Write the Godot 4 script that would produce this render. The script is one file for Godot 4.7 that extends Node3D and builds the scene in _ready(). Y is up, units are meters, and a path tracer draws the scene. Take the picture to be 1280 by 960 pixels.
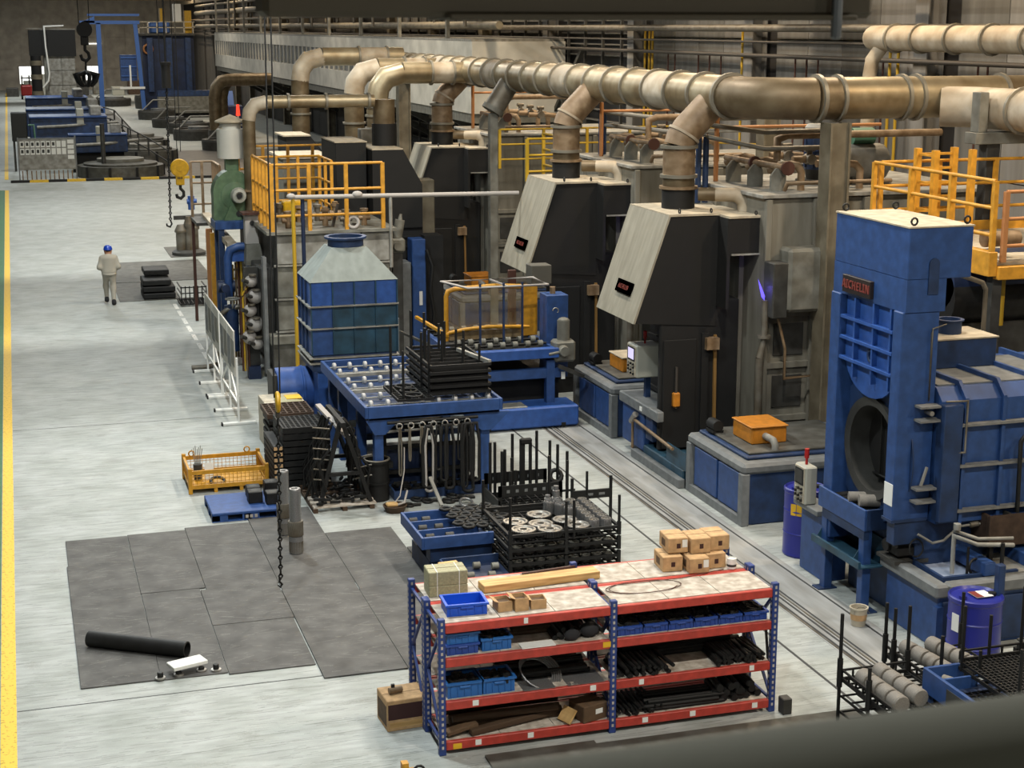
extends Node3D
# A heat-treatment hall seen from a gallery. x = right, y = up, -z = along the hall; metres.

class MB:
	var v := PackedVector3Array()
	var n := PackedVector3Array()
	var xf := Transform3D.IDENTITY

	func tri(a: Vector3, b: Vector3, c: Vector3, na: Vector3, nb: Vector3, nc: Vector3) -> void:
		var out := (na + nb + nc)
		if (b - a).cross(c - a).dot(out) > 0.0:   # Godot front faces run clockwise
			var t := b; b = c; c = t
			t = nb; nb = nc; nc = t
		v.append(xf * a); v.append(xf * b); v.append(xf * c)
		n.append((xf.basis * na).normalized()); n.append((xf.basis * nb).normalized()); n.append((xf.basis * nc).normalized())

	func quad(a: Vector3, b: Vector3, c: Vector3, d: Vector3, nn: Vector3) -> void:
		tri(a, b, c, nn, nn, nn); tri(a, c, d, nn, nn, nn)

	func facet(pts: Array, inside: Vector3) -> void:   # flat polygon (fan), normal away from the point inside
		var nn: Vector3 = (pts[1] - pts[0]).cross(pts[2] - pts[0]).normalized()
		if nn.dot(pts[0] - inside) < 0.0: nn = -nn
		for i in range(1, pts.size() - 1): tri(pts[0], pts[i], pts[i + 1], nn, nn, nn)

	func box(a: Vector3, b: Vector3, c := 0.0) -> MB:
		var lo := Vector3(minf(a.x, b.x), minf(a.y, b.y), minf(a.z, b.z))
		var hi := Vector3(maxf(a.x, b.x), maxf(a.y, b.y), maxf(a.z, b.z))
		var m := (lo + hi) * 0.5
		var h := (hi - lo) * 0.5
		c = minf(c, minf(h.x, minf(h.y, h.z)) * 0.6)
		for ax in 3:
			var e := Vector3.ZERO; e[ax] = 1.0
			var u := Vector3.ZERO; u[(ax + 1) % 3] = h[(ax + 1) % 3] - c
			var w := Vector3.ZERO; w[(ax + 2) % 3] = h[(ax + 2) % 3] - c
			for s in [-1.0, 1.0]:
				var o: Vector3 = m + e * h[ax] * s
				quad(o - u - w, o + u - w, o + u + w, o - u + w, e * s)
		if c > 0.0:
			for ax in 3:
				var p := (ax + 1) % 3
				var q := (ax + 2) % 3
				for s in [-1.0, 1.0]:
					for t in [-1.0, 1.0]:
						var nn := Vector3.ZERO; nn[p] = s; nn[q] = t; nn = nn.normalized()
						var o := m
						o[p] += s * h[p]; o[q] += t * (h[q] - c)
						var o2 := m
						o2[p] += s * (h[p] - c); o2[q] += t * h[q]
						var l := Vector3.ZERO; l[ax] = h[ax] - c
						quad(o - l, o + l, o2 + l, o2 - l, nn)
			for sx in [-1.0, 1.0]:
				for sy in [-1.0, 1.0]:
					for sz in [-1.0, 1.0]:
						var s := Vector3(sx, sy, sz)
						var nn := s.normalized()
						tri(m + s * Vector3(h.x, h.y - c, h.z - c), m + s * Vector3(h.x - c, h.y, h.z - c), m + s * Vector3(h.x - c, h.y - c, h.z), nn, nn, nn)
		return self

	func b6(x0: float, x1: float, y0: float, y1: float, z0: float, z1: float, c := 0.0) -> MB:
		return box(Vector3(x0, y0, z0), Vector3(x1, y1, z1), c)

	func cb(c: Vector3, s: Vector3, ch := 0.0) -> MB:
		return box(c - s * 0.5, c + s * 0.5, ch)

	static func frame(d: Vector3) -> Basis:   # a basis whose y runs along d
		d = d.normalized()
		var k := Vector3.UP if absf(d.y) < 0.95 else Vector3.FORWARD
		var x := d.cross(k).normalized()
		return Basis(x, d, x.cross(d).normalized())

	func bar(p: Vector3, q: Vector3, w: float, h := -1.0, c := 0.0) -> MB:   # a square bar from p to q: w level, h upright
		if h < 0.0: h = w
		var old := xf
		xf = xf * Transform3D(frame(q - p), (p + q) * 0.5)
		box(Vector3(-w / 2, -p.distance_to(q) / 2, -h / 2), Vector3(w / 2, p.distance_to(q) / 2, h / 2), c)
		xf = old
		return self

	func cyl(p: Vector3, q: Vector3, r: float, r2 := -1.0, k := 12, cap := true) -> MB:
		if r2 < 0.0: r2 = r
		var f := frame(q - p)
		var sl := (r - r2) / maxf(p.distance_to(q), 1e-5)
		for i in k:
			var a := TAU * i / k
			var b := TAU * (i + 1) / k
			var da := f.x * cos(a) + f.z * sin(a)
			var db := f.x * cos(b) + f.z * sin(b)
			var na := (da + f.y * sl).normalized()
			var nb := (db + f.y * sl).normalized()
			tri(p + da * r, p + db * r, q + db * r2, na, nb, nb)
			if r2 > 0.0: tri(p + da * r, q + db * r2, q + da * r2, na, nb, na)
			if cap:
				tri(p, p + da * r, p + db * r, -f.y, -f.y, -f.y)
				if r2 > 0.0: tri(q, q + da * r2, q + db * r2, f.y, f.y, f.y)
		return self

	func lathe(o: Vector3, d: Vector3, prof: Array, k := 20) -> MB:   # prof: [radius, height along d], sharp at each point
		var f := frame(d)
		for j in prof.size() - 1:
			var r0: float = prof[j][0]; var h0: float = prof[j][1]
			var r1: float = prof[j + 1][0]; var h1: float = prof[j + 1][1]
			var s := Vector2(h1 - h0, r0 - r1).normalized()
			for i in k:
				var a := TAU * i / k
				var b := TAU * (i + 1) / k
				var da := f.x * cos(a) + f.z * sin(a)
				var db := f.x * cos(b) + f.z * sin(b)
				var na := da * s.x + f.y * s.y
				var nb := db * s.x + f.y * s.y
				var p0 := o + f.y * h0; var p1 := o + f.y * h1
				if r0 > 1e-5: tri(p0 + da * r0, p0 + db * r0, p1 + db * r1, na, nb, nb)
				if r1 > 1e-5: tri(p0 + da * r0, p1 + db * r1, p1 + da * r1, na, nb, na)
		return self

	func tube(pts: Array, r: float, k := 8, closed := false) -> MB:   # a pipe along pts, mitred at the corners
		var m := pts.size()
		var rings: Array = []
		var dirs: Array = []
		var side := Vector3.ZERO
		for i in m:
			var prev: Vector3 = pts[(i - 1 + m) % m] if (i > 0 or closed) else pts[i]
			var next: Vector3 = pts[(i + 1) % m] if (i < m - 1 or closed) else pts[i]
			var p: Vector3 = pts[i]
			var d1 := (p - prev).normalized() if p != prev else (next - p).normalized()
			var d2 := (next - p).normalized() if next != p else d1
			var t := (d1 + d2).normalized()
			if side == Vector3.ZERO: side = frame(d1).x
			side = (side - d1 * side.dot(d1)).normalized()
			var up := d1.cross(side).normalized()
			var ring: Array = []
			var nd: Array = []
			for j in k:
				var a := TAU * j / k
				var o := side * cos(a) + up * sin(a)
				var stretch := o - d1 * (o.dot(t) / maxf(d1.dot(t), 0.3))
				ring.append(p + stretch * r)
				nd.append((o - t * o.dot(t)).normalized())
			rings.append(ring); dirs.append(nd)
			side = (side - d2 * side.dot(d2)).normalized()
		for i in (m if closed else m - 1):
			var i2 := (i + 1) % m
			for j in k:
				var j2 := (j + 1) % k
				tri(rings[i][j], rings[i][j2], rings[i2][j2], dirs[i][j], dirs[i][j2], dirs[i2][j2])
				tri(rings[i][j], rings[i2][j2], rings[i2][j], dirs[i][j], dirs[i2][j2], dirs[i2][j])
		if not closed:
			for e in [[0, 1], [m - 1, m - 2]]:
				var nn: Vector3 = (pts[e[0]] - pts[e[1]]).normalized()
				for j in k: tri(pts[e[0]], rings[e[0]][j], rings[e[0]][(j + 1) % k], nn, nn, nn)
		return self

	func ring(o: Vector3, d: Vector3, R: float, r: float, k := 20, m := 6, a0 := 0.0, a1 := TAU) -> MB:
		var f := frame(d)
		var pts: Array = []
		var full := a1 - a0 > TAU - 0.01
		for i in (k if full else k + 1):
			var a := a0 + (a1 - a0) * i / k
			pts.append(o + (f.x * cos(a) + f.z * sin(a)) * R)
		return tube(pts, r, m, full)

	func prism(poly: PackedVector2Array, ax: int, a: float, b: float) -> MB:   # poly in the plane of the other two axes (y,z | x,z | x,y), from a to b along ax
		var at := func(p: Vector2, h: float) -> Vector3:
			return [Vector3(h, p.x, p.y), Vector3(p.x, h, p.y), Vector3(p.x, p.y, h)][ax]
		var e := Vector3.ZERO; e[ax] = 1.0 if b > a else -1.0
		var idx := Geometry2D.triangulate_polygon(poly)
		for i in range(0, idx.size(), 3):
			tri(at.call(poly[idx[i]], a), at.call(poly[idx[i + 1]], a), at.call(poly[idx[i + 2]], a), -e, -e, -e)
			tri(at.call(poly[idx[i]], b), at.call(poly[idx[i + 1]], b), at.call(poly[idx[i + 2]], b), e, e, e)
		var cw := -1.0 if Geometry2D.is_polygon_clockwise(poly) else 1.0
		for i in poly.size():
			var p := poly[i]
			var q := poly[(i + 1) % poly.size()]
			var t := (q - p).normalized()
			var nn: Vector3 = at.call(Vector2(t.y, -t.x) * cw, 0.0)
			quad(at.call(p, a), at.call(q, a), at.call(q, b), at.call(p, b), nn)
		return self

	func ball(o: Vector3, r: Vector3, k := 12, m := 8) -> MB:
		for j in m:
			for i in k:
				var c: Array = []
				for q in [[i, j], [i + 1, j], [i + 1, j + 1], [i, j + 1]]:
					var a: float = TAU * q[0] / k
					var b: float = PI * q[1] / m
					c.append(Vector3(sin(b) * cos(a), cos(b), sin(b) * sin(a)))
				var nn: Array = c.map(func(x): return (x / r).normalized())
				tri(o + c[0] * r, o + c[1] * r, o + c[2] * r, nn[0], nn[1], nn[2])
				tri(o + c[0] * r, o + c[2] * r, o + c[3] * r, nn[0], nn[2], nn[3])
		return self

	func mesh(off := Vector3.ZERO) -> ArrayMesh:
		if off != Vector3.ZERO:
			for i in v.size(): v[i] -= off
		var arr := []
		arr.resize(Mesh.ARRAY_MAX)
		arr[Mesh.ARRAY_VERTEX] = v
		arr[Mesh.ARRAY_NORMAL] = n
		var am := ArrayMesh.new()
		am.add_surface_from_arrays(Mesh.PRIMITIVE_TRIANGLES, arr)
		return am

var trims := 0
const NTH := ["first", "second", "third", "fourth", "fifth", "sixth", "seventh", "eighth", "ninth", "tenth"]
var names := {}
var M := {}
var rng := RandomNumberGenerator.new()

func V(x: float, y: float, z: float) -> Vector3: return Vector3(x, y, z)

func numbered(called: String) -> String:
	var k: int = names.get(called, 0)
	names[called] = k + 1
	return called if k == 0 else "%s_%03d" % [called, k]

func tag(o: Node3D, label: String, category: String, group := "") -> Node3D:
	o.set_meta("label", label)
	o.set_meta("category", category)
	if group: o.set_meta("group", group)
	return o

func thing(called: String, label: String, category: String, at: Vector3, group := "") -> Node3D:
	var o := Node3D.new()
	o.name = numbered(called)
	add_child(o)
	o.position = at
	return tag(o, label, category, group)

func origin(p: Node) -> Vector3:
	var s := Vector3.ZERO
	while p is Node3D and p != self:
		s += (p as Node3D).position
		p = p.get_parent()
	return s

func part(called: String, mb: MB, m: Material, parent: Node3D) -> MeshInstance3D:   # mb is in scene coordinates
	var o := MeshInstance3D.new()
	o.mesh = mb.mesh(origin(parent))
	o.material_override = m
	o.name = called
	parent.add_child(o, true)
	return o

func lpart(called: String, mb: MB, m: Material, parent: Node3D) -> MeshInstance3D:   # mb in the thing's own axes, after it has been placed
	var o := MeshInstance3D.new()
	o.mesh = mb.mesh()
	o.material_override = m
	o.name = called
	parent.add_child(o, true)
	return o

func solo(called: String, mb: MB, m: Material, label: String, category: String, at: Vector3, group := "") -> MeshInstance3D:
	var o := MeshInstance3D.new()
	o.mesh = mb.mesh(at)
	o.material_override = m
	o.name = numbered(called)
	o.position = at
	add_child(o)
	tag(o, label, category, group)
	return o

func struct(called: String, mb: MB, m: Material, parent: Node3D = null) -> MeshInstance3D:
	var o := MeshInstance3D.new()
	o.mesh = mb.mesh()
	o.material_override = m
	if called.begins_with("trim_"):
		trims += 1
		called = "trim_%d" % trims
	o.name = numbered(called) if parent == null else called
	(self if parent == null else parent).add_child(o, true)
	if parent == null: o.set_meta("kind", "structure")
	return o

func dup(t: Node3D, at: Vector3, turn := 0.0, label := "", group := "") -> Node3D:
	var r: Node3D = t.duplicate()
	var called := String(t.name)
	if called.length() > 4 and called[called.length() - 4] == "_" and called.right(3).is_valid_int(): called = called.left(called.length() - 4)
	r.name = numbered(called)
	add_child(r)
	r.position = at
	r.rotation.y = turn
	if label: r.set_meta("label", label)
	if group: r.set_meta("group", group)
	return r

func share(called: String, mesh: Mesh, m: Material, at: Vector3, parent: Node3D, turn := 0.0) -> MeshInstance3D:   # one of many alike parts that share a mesh
	var o := MeshInstance3D.new()
	o.mesh = mesh
	o.material_override = m
	o.name = called
	o.position = at - origin(parent)
	o.rotation.y = turn
	parent.add_child(o, true)
	return o

func lettering(called: String, text: String, size: float, depth: float, m: Material, basis: Basis, at: Vector3, parent: Node3D, bold := true) -> void:
	var t := TextMesh.new()
	var f := SystemFont.new()
	f.font_names = PackedStringArray(["Droid Sans"])
	f.font_weight = 700 if bold else 400
	t.font = f
	t.text = text
	t.font_size = 64
	t.pixel_size = size / 48.0
	t.depth = depth
	var o := MeshInstance3D.new()
	o.mesh = t
	o.material_override = m
	o.name = called
	o.transform = Transform3D(basis, at - origin(parent))
	parent.add_child(o, true)

# ---------------------------------------------------------------- materials
func noise_img(seed_: int, freq: float, lo: Color, hi: Color, oct := 4, size := 512, sx := 1.0, sy := 1.0, bite := 0.0) -> ImageTexture:
	var nz := FastNoiseLite.new()
	nz.seed = seed_
	nz.noise_type = FastNoiseLite.TYPE_SIMPLEX_SMOOTH
	nz.frequency = freq
	nz.fractal_octaves = oct
	var w := int(size * sx)
	var h := int(size * sy)
	var g := nz.get_seamless_image(w, h)
	g.convert(Image.FORMAT_RGB8)
	if w != size or h != size: g.resize(size, size, Image.INTERPOLATE_CUBIC)
	var d := g.get_data()
	for i in range(0, d.size(), 3):
		var t := d[i] / 255.0
		if bite > 0.0: t = smoothstep(bite - 0.12, bite + 0.12, t)
		d[i] = int(255.0 * lerpf(lo.r, hi.r, t))
		d[i + 1] = int(255.0 * lerpf(lo.g, hi.g, t))
		d[i + 2] = int(255.0 * lerpf(lo.b, hi.b, t))
	var im := Image.create_from_data(size, size, false, Image.FORMAT_RGB8, d)
	im.generate_mipmaps()
	return ImageTexture.create_from_image(im)

func paint(key: String, c: Color, rough := 0.6, metal := 0.0, tex: Texture2D = null, scale := 0.5) -> StandardMaterial3D:
	var m := StandardMaterial3D.new()
	m.resource_name = key
	m.albedo_color = c
	m.roughness = rough
	m.metallic = metal
	if tex:
		m.albedo_texture = tex
		m.uv1_triplanar = true
		m.uv1_world_triplanar = true
		m.uv1_scale = Vector3.ONE * scale
	M[key] = m
	return m

func floor_tex() -> ImageTexture:
	var base := noise_img(11, 0.006, Color(0.86, 0.87, 0.85), Color(1, 1, 1), 5, 1024).get_image()
	var streak := noise_img(23, 0.05, Color(0.84, 0.84, 0.83), Color(1, 1, 1), 5, 1024, 0.22, 1.0).get_image()
	var a := base.get_data()
	var b := streak.get_data()
	var r := RandomNumberGenerator.new(); r.seed = 5
	for i in range(0, 1024 * 1024 * 3, 3):
		var k := 0.96 + 0.04 * r.randf()
		for c in 3: a[i + c] = int(minf(255.0, a[i + c] * (0.12 + 0.88 * b[i + c] / 255.0) * k))
	var im := Image.create_from_data(1024, 1024, false, Image.FORMAT_RGB8, a.slice(0, 1024 * 1024 * 3))
	for s in 46:   # blotches of dirt and rubbed pale spots
		var bx := r.randf_range(0, 1023); var by := r.randf_range(0, 1023)
		var rx := r.randf_range(18, 70); var ry := r.randf_range(8, 26)
		var dk := r.randf() < 0.65
		for yy in range(-int(ry), int(ry)):
			for xx in range(-int(rx), int(rx)):
				var e := 1.0 - (xx * xx / (rx * rx) + yy * yy / (ry * ry))
				if e <= 0.0 or r.randf() > e * 0.9: continue
				var pp := Vector2i(posmod(int(bx) + xx, 1024), posmod(int(by) + yy, 1024))
				im.set_pixelv(pp, im.get_pixelv(pp).lerp(Color(0.55, 0.54, 0.50) if dk else Color(1, 1, 1), 0.22))
	for s in 2600:   # scrapes across the traffic lane, dark and pale
		var x := r.randi_range(0, 1000); var y := r.randi_range(2, 1020); var l := r.randi_range(5, 22) if r.randf() < 0.7 else r.randi_range(22, 110)
		var dk := r.randf() < 0.6
		var y2 := float(y)
		var sl := r.randf_range(-0.12, 0.12)
		for q in l:
			var c0 := im.get_pixel((x + q) % 1024, int(y2) % 1024)
			im.set_pixel((x + q) % 1024, int(y2) % 1024, c0.lerp(Color(0.42, 0.42, 0.4) if dk else Color(1, 1, 1), 0.45))
			y2 = clampf(y2 + sl, 0, 1023)
	return ImageTexture.create_from_image(im)

func mat_tex() -> ImageTexture:   # worn rubber sheet with pale scuffs
	var im := noise_img(31, 0.012, Color(0.46, 0.455, 0.45), Color(0.66, 0.655, 0.65), 5, 512).get_image()
	im.clear_mipmaps()
	var r := RandomNumberGenerator.new(); r.seed = 8
	for s in 620:
		var x := r.randf_range(0, 511); var y := r.randf_range(0, 511)
		var l := r.randi_range(1, 12) if r.randf() < 0.8 else r.randi_range(12, 40)
		var d := Vector2.from_angle(r.randf_range(-0.5, 0.5))
		var k := r.randf_range(0.2, 1.0) * (1.0 if s % 3 == 0 else 0.45)
		for q in l:
			for th in 2 + (s % 3):
				var p := Vector2i(posmod(int(x + d.x * q * 1.6), 512), posmod(int(y + d.y * q * 1.6 + r.randf() * 1.5) + th, 512))
				im.set_pixelv(p, im.get_pixelv(p).lerp(Color(1, 1, 0.97), k * 0.8))
	return ImageTexture.create_from_image(im)

func materials() -> void:
	var wear := noise_img(1, 0.012, Color(0.80, 0.80, 0.80), Color(1, 1, 1), 5)
	var grime := noise_img(2, 0.010, Color(0.68, 0.66, 0.63), Color(1, 1, 1), 5)
	var streaky := noise_img(3, 0.02, Color(0.80, 0.79, 0.77), Color(1, 1, 1), 4, 512, 1.0, 0.15)
	var fine := noise_img(4, 0.06, Color(0.78, 0.78, 0.78), Color(1, 1, 1), 3)
	var wood := noise_img(6, 0.03, Color(0.72, 0.66, 0.58), Color(1, 1, 1), 4, 512, 0.1, 1.0)
	var chip := noise_img(7, 0.03, Color(0.66, 0.62, 0.56), Color(1, 1, 1), 5, 512, 1, 1, 0.26)
	var stain := noise_img(9, 0.008, Color(0.66, 0.60, 0.52), Color(1, 1, 1), 5)
	var f := paint("floor", Color(0.715, 0.728, 0.722), 0.55, 0.0, floor_tex(), 0.14)
	f.metallic_specular = 0.35
	paint("lane_yellow", Color(0.88, 0.72, 0.20), 0.6, 0.0, chip, 0.9)
	paint("lane_green", Color(0.20, 0.42, 0.24), 0.6, 0.0, wear, 0.6)
	paint("white_paint", Color(0.82, 0.82, 0.80), 0.6, 0.0, chip, 0.9)
	paint("groove", Color(0.20, 0.20, 0.20), 0.7)
	paint("rubber", Color(0.56, 0.555, 0.545), 0.75, 0.0, mat_tex(), 0.3)
	paint("plate_steel", Color(0.40, 0.40, 0.38), 0.6, 0.3, grime, 0.5)
	paint("blue", Color(0.17, 0.30, 0.52), 0.5, 0.0, wear, 0.7)
	paint("blue_dark", Color(0.14, 0.245, 0.42), 0.55, 0.0, grime, 0.5)
	paint("blue_bright", Color(0.19, 0.35, 0.64), 0.45, 0.0, wear, 0.7)
	paint("blue_teal", Color(0.16, 0.31, 0.40), 0.5, 0.0, grime, 0.5)
	paint("crate_blue", Color(0.06, 0.30, 0.74), 0.45)
	paint("crate_navy", Color(0.12, 0.25, 0.54), 0.45)
	paint("crate_light", Color(0.12, 0.36, 0.62), 0.45)
	paint("drum_blue", Color(0.14, 0.165, 0.50), 0.35)
	paint("rack_blue", Color(0.16, 0.25, 0.50), 0.5, 0.0, wear, 1.0)
	paint("rack_red", Color(0.74, 0.25, 0.20), 0.5, 0.0, wear, 1.0)
	paint("deck", Color(0.80, 0.765, 0.72), 0.75, 0.0, grime, 1.1)
	paint("grey", Color(0.52, 0.52, 0.49), 0.6, 0.1, grime, 0.4)
	paint("grey_furnace", Color(0.50, 0.49, 0.45), 0.6, 0.1, streaky, 0.35)
	paint("grey_light", Color(0.62, 0.62, 0.60), 0.6, 0.0, grime, 0.5)
	paint("grey_dark", Color(0.27, 0.27, 0.26), 0.6, 0.1, grime, 0.5)
	paint("rim_grey", Color(0.46, 0.47, 0.47), 0.6, 0.0, wear, 0.7)
	paint("lit_dust_top", Color(0.74, 0.69, 0.60), 0.85, 0.0, wear, 0.6)  # pale tops: dust plus overhead light put into the colour
	paint("hood_lit_front", Color(0.60, 0.58, 0.52), 0.75, 0.0, streaky, 0.5)  # front of the same hood metal, light and dust both painted in
	paint("hood_shaded_black", Color(0.04, 0.039, 0.035), 0.7, 0.0, grime, 0.5)  # near black: shade painted into the hood sides, own black elsewhere
	paint("soot", Color(0.06, 0.058, 0.055), 0.8, 0.0, grime, 0.6)
	paint("black_steel", Color(0.085, 0.085, 0.083), 0.65, 0.2, grime, 1.2)
	paint("dark_steel", Color(0.15, 0.15, 0.148), 0.55, 0.4, grime, 1.0)
	paint("rust_steel", Color(0.32, 0.25, 0.20), 0.8, 0.1, grime, 0.9)
	paint("steel", Color(0.62, 0.62, 0.62), 0.38, 0.7, fine, 1.5)
	paint("steel_bright", Color(0.60, 0.585, 0.56), 0.35, 0.6)
	paint("roller", Color(0.66, 0.66, 0.66), 0.5, 0.1)
	paint("ceramic", Color(0.50, 0.48, 0.45), 0.7, 0.0, fine, 1.5)
	paint("duct", Color(0.70, 0.66, 0.56), 0.42, 0.55, stain, 0.28)
	paint("duct_pale", Color(0.78, 0.75, 0.69), 0.6, 0.1, stain, 0.3)
	paint("duct_ring", Color(0.50, 0.48, 0.43), 0.5, 0.4)
	paint("duct_brown", Color(0.49, 0.44, 0.35), 0.5, 0.4, stain, 0.5)
	paint("pipe_tan", Color(0.60, 0.52, 0.42), 0.55, 0.1, stain, 0.8)
	paint("pipe_grey", Color(0.50, 0.49, 0.46), 0.5, 0.3, stain, 0.5)
	paint("pipe_dark", Color(0.25, 0.23, 0.21), 0.6, 0.2)
	paint("pipe_rust", Color(0.28, 0.16, 0.12), 0.6, 0.1)
	paint("rail_yellow", Color(0.84, 0.60, 0.18), 0.5, 0.0, wear, 0.8)
	paint("pipe_orange", Color(0.66, 0.45, 0.27), 0.55)
	paint("gas_yellow", Color(0.72, 0.58, 0.14), 0.5)
	paint("hoist_yellow", Color(0.80, 0.62, 0.06), 0.45, 0.0, wear, 1.0)
	paint("mesh_yellow", Color(0.78, 0.56, 0.12), 0.5, 0.0, wear, 1.0)
	paint("box_orange", Color(0.78, 0.50, 0.14), 0.5, 0.0, wear, 0.8)
	paint("fan_green", Color(0.34, 0.44, 0.32), 0.5, 0.0, wear, 0.8)
	paint("motor_green", Color(0.24, 0.40, 0.32), 0.5)
	paint("beige", Color(0.74, 0.70, 0.62), 0.6, 0.0, wear, 0.8)
	paint("panel_grey", Color(0.60, 0.60, 0.56), 0.55)
	paint("panel_dark", Color(0.33, 0.32, 0.29), 0.55)
	paint("carton", Color(0.78, 0.63, 0.45), 0.8, 0.0, wear, 1.4)
	paint("carton_dark", Color(0.38, 0.29, 0.20), 0.8, 0.0, wear, 1.4)
	paint("carton_print", Color(0.22, 0.11, 0.10), 0.8)
	paint("wrap", Color(0.66, 0.64, 0.50), 0.6, 0.0, fine, 0.8)
	paint("wrap_roof", Color(0.55, 0.58, 0.56), 0.7, 0.0, wear, 0.6)
	paint("timber", Color(0.86, 0.72, 0.49), 0.7, 0.0, wood, 0.8)
	paint("timber_dark", Color(0.30, 0.23, 0.16), 0.8, 0.0, wood, 0.8)
	paint("paper", Color(0.86, 0.86, 0.84), 0.7)
	paint("label_yellow", Color(0.84, 0.66, 0.12), 0.6)
	paint("ink", Color(0.06, 0.06, 0.06), 0.7)
	paint("red", Color(0.62, 0.08, 0.07), 0.5)
	paint("sign_red", Color(0.46, 0.20, 0.17), 0.5)
	paint("sign_dark", Color(0.13, 0.09, 0.08), 0.5)
	paint("wall_panel", Color(0.42, 0.415, 0.40), 0.75, 0.0, streaky, 0.2)
	paint("wall_pale", Color(0.49, 0.485, 0.475), 0.75, 0.0, streaky, 0.2)
	paint("wall_far", Color(0.72, 0.69, 0.64), 0.8, 0.0, wear, 0.1)
	paint("column", Color(0.50, 0.47, 0.40), 0.6, 0.1, grime, 0.3)
	paint("recess", Color(0.14, 0.13, 0.125), 0.8)
	paint("roof", Color(0.5, 0.49, 0.47), 0.8)
	paint("office", Color(0.80, 0.79, 0.75), 0.6, 0.0, wear, 0.1)
	paint("office_glass", Color(0.42, 0.43, 0.43), 0.25)
	paint("gantry_blue", Color(0.22, 0.37, 0.62), 0.5)
	paint("machine_navy", Color(0.09, 0.17, 0.32), 0.55, 0.0, grime, 0.2)
	paint("machine_black", Color(0.07, 0.075, 0.06), 0.6)
	paint("track_concrete", Color(0.60, 0.605, 0.60), 0.6, 0.0, streaky, 0.4)
	paint("oily_floor", Color(0.33, 0.32, 0.30), 0.5, 0.0, grime, 0.3)
	paint("ledge_dust", Color(0.50, 0.50, 0.49), 0.7, 0.0, wear, 1.0)
	paint("ochre", Color(0.52, 0.39, 0.20), 0.6)
	paint("liquid", Color(0.70, 0.74, 0.82), 0.15)
	paint("wall_dim", Color(0.24, 0.23, 0.215), 0.8, 0.0, wear, 0.1)  # darker copy of the cladding, painted for the weaker light down the hall
	paint("skin", Color(0.62, 0.44, 0.34), 0.6)
	paint("cloth", Color(0.68, 0.66, 0.61), 0.9, 0.0, fine, 3.0)
	paint("cloth_dark", Color(0.12, 0.12, 0.13), 0.9)
	paint("helmet", Color(0.06, 0.22, 0.62), 0.3)
	paint("pallet_blue", Color(0.16, 0.30, 0.54), 0.55, 0.0, wear, 1.0)
	paint("railing_green", Color(0.19, 0.185, 0.135), 0.9)
	paint("beam_dark", Color(0.30, 0.265, 0.20), 0.7)
	paint("hose", Color(0.18, 0.14, 0.12), 0.7)
	paint("sling", Color(0.62, 0.60, 0.58), 0.8)
	var g := paint("glass", Color(0.7, 0.62, 0.45, 0.13), 0.05)
	g.transparency = BaseMaterial3D.TRANSPARENCY_ALPHA
	var s := paint("screen", Color(0.2, 0.2, 0.24), 0.3)
	s.emission_enabled = true; s.emission = Color(0.75, 0.72, 0.85); s.emission_energy_multiplier = 0.8
	var fl := paint("flame", Color(0.3, 0.25, 0.6), 0.5)
	fl.emission_enabled = true; fl.emission = Color(0.35, 0.3, 0.9); fl.emission_energy_multiplier = 1.2
	var lm := paint("lamp_face", Color(0.9, 0.9, 0.88), 0.4)
	lm.emission_enabled = true; lm.emission = Color(1.0, 0.93, 0.82); lm.emission_energy_multiplier = 1.0
	var dy := paint("daylight", Color(0.9, 0.9, 0.88), 0.5)
	dy.emission_enabled = true; dy.emission = Color(0.95, 0.95, 0.92); dy.emission_energy_multiplier = 0.8
	var rl := paint("red_lamp", Color(0.9, 0.2, 0.15), 0.4)
	rl.emission_enabled = true; rl.emission = Color(1.0, 0.3, 0.2); rl.emission_energy_multiplier = 0.6

func lamp(x: float, z: float, e: float, c: Color, s := 0.6) -> void:
	var h := 13.4
	var t := thing("high_bay_lamp", "unseen square high bay lamp hung below the roof, out of the picture above the hall", "lamp", V(x, h, z), "high bay lamps under the roof")
	part("housing", MB.new().b6(x - s / 2, x + s / 2, h + 0.02, h + 0.3, z - s / 2, z + s / 2, 0.05).cyl(V(x, h + 0.3, z), V(x, 14.98, z), 0.03), M.grey_dark, t)
	part("lamp_face", MB.new().b6(x - s / 2 + 0.05, x + s / 2 - 0.05, h, h + 0.02, z - s / 2 + 0.05, z + s / 2 - 0.05), M.lamp_face, t)
	var l := AreaLight3D.new()
	l.name = "lamp_light"
	l.area_size = Vector2(s, s)
	l.area_normalize_energy = true
	l.light_energy = e
	l.light_color = c
	l.area_range = 80.0
	l.area_attenuation = 2.0
	l.shadow_enabled = true
	l.rotation.x = -PI / 2
	l.position = V(0, -0.03, 0)
	t.add_child(l)

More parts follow.
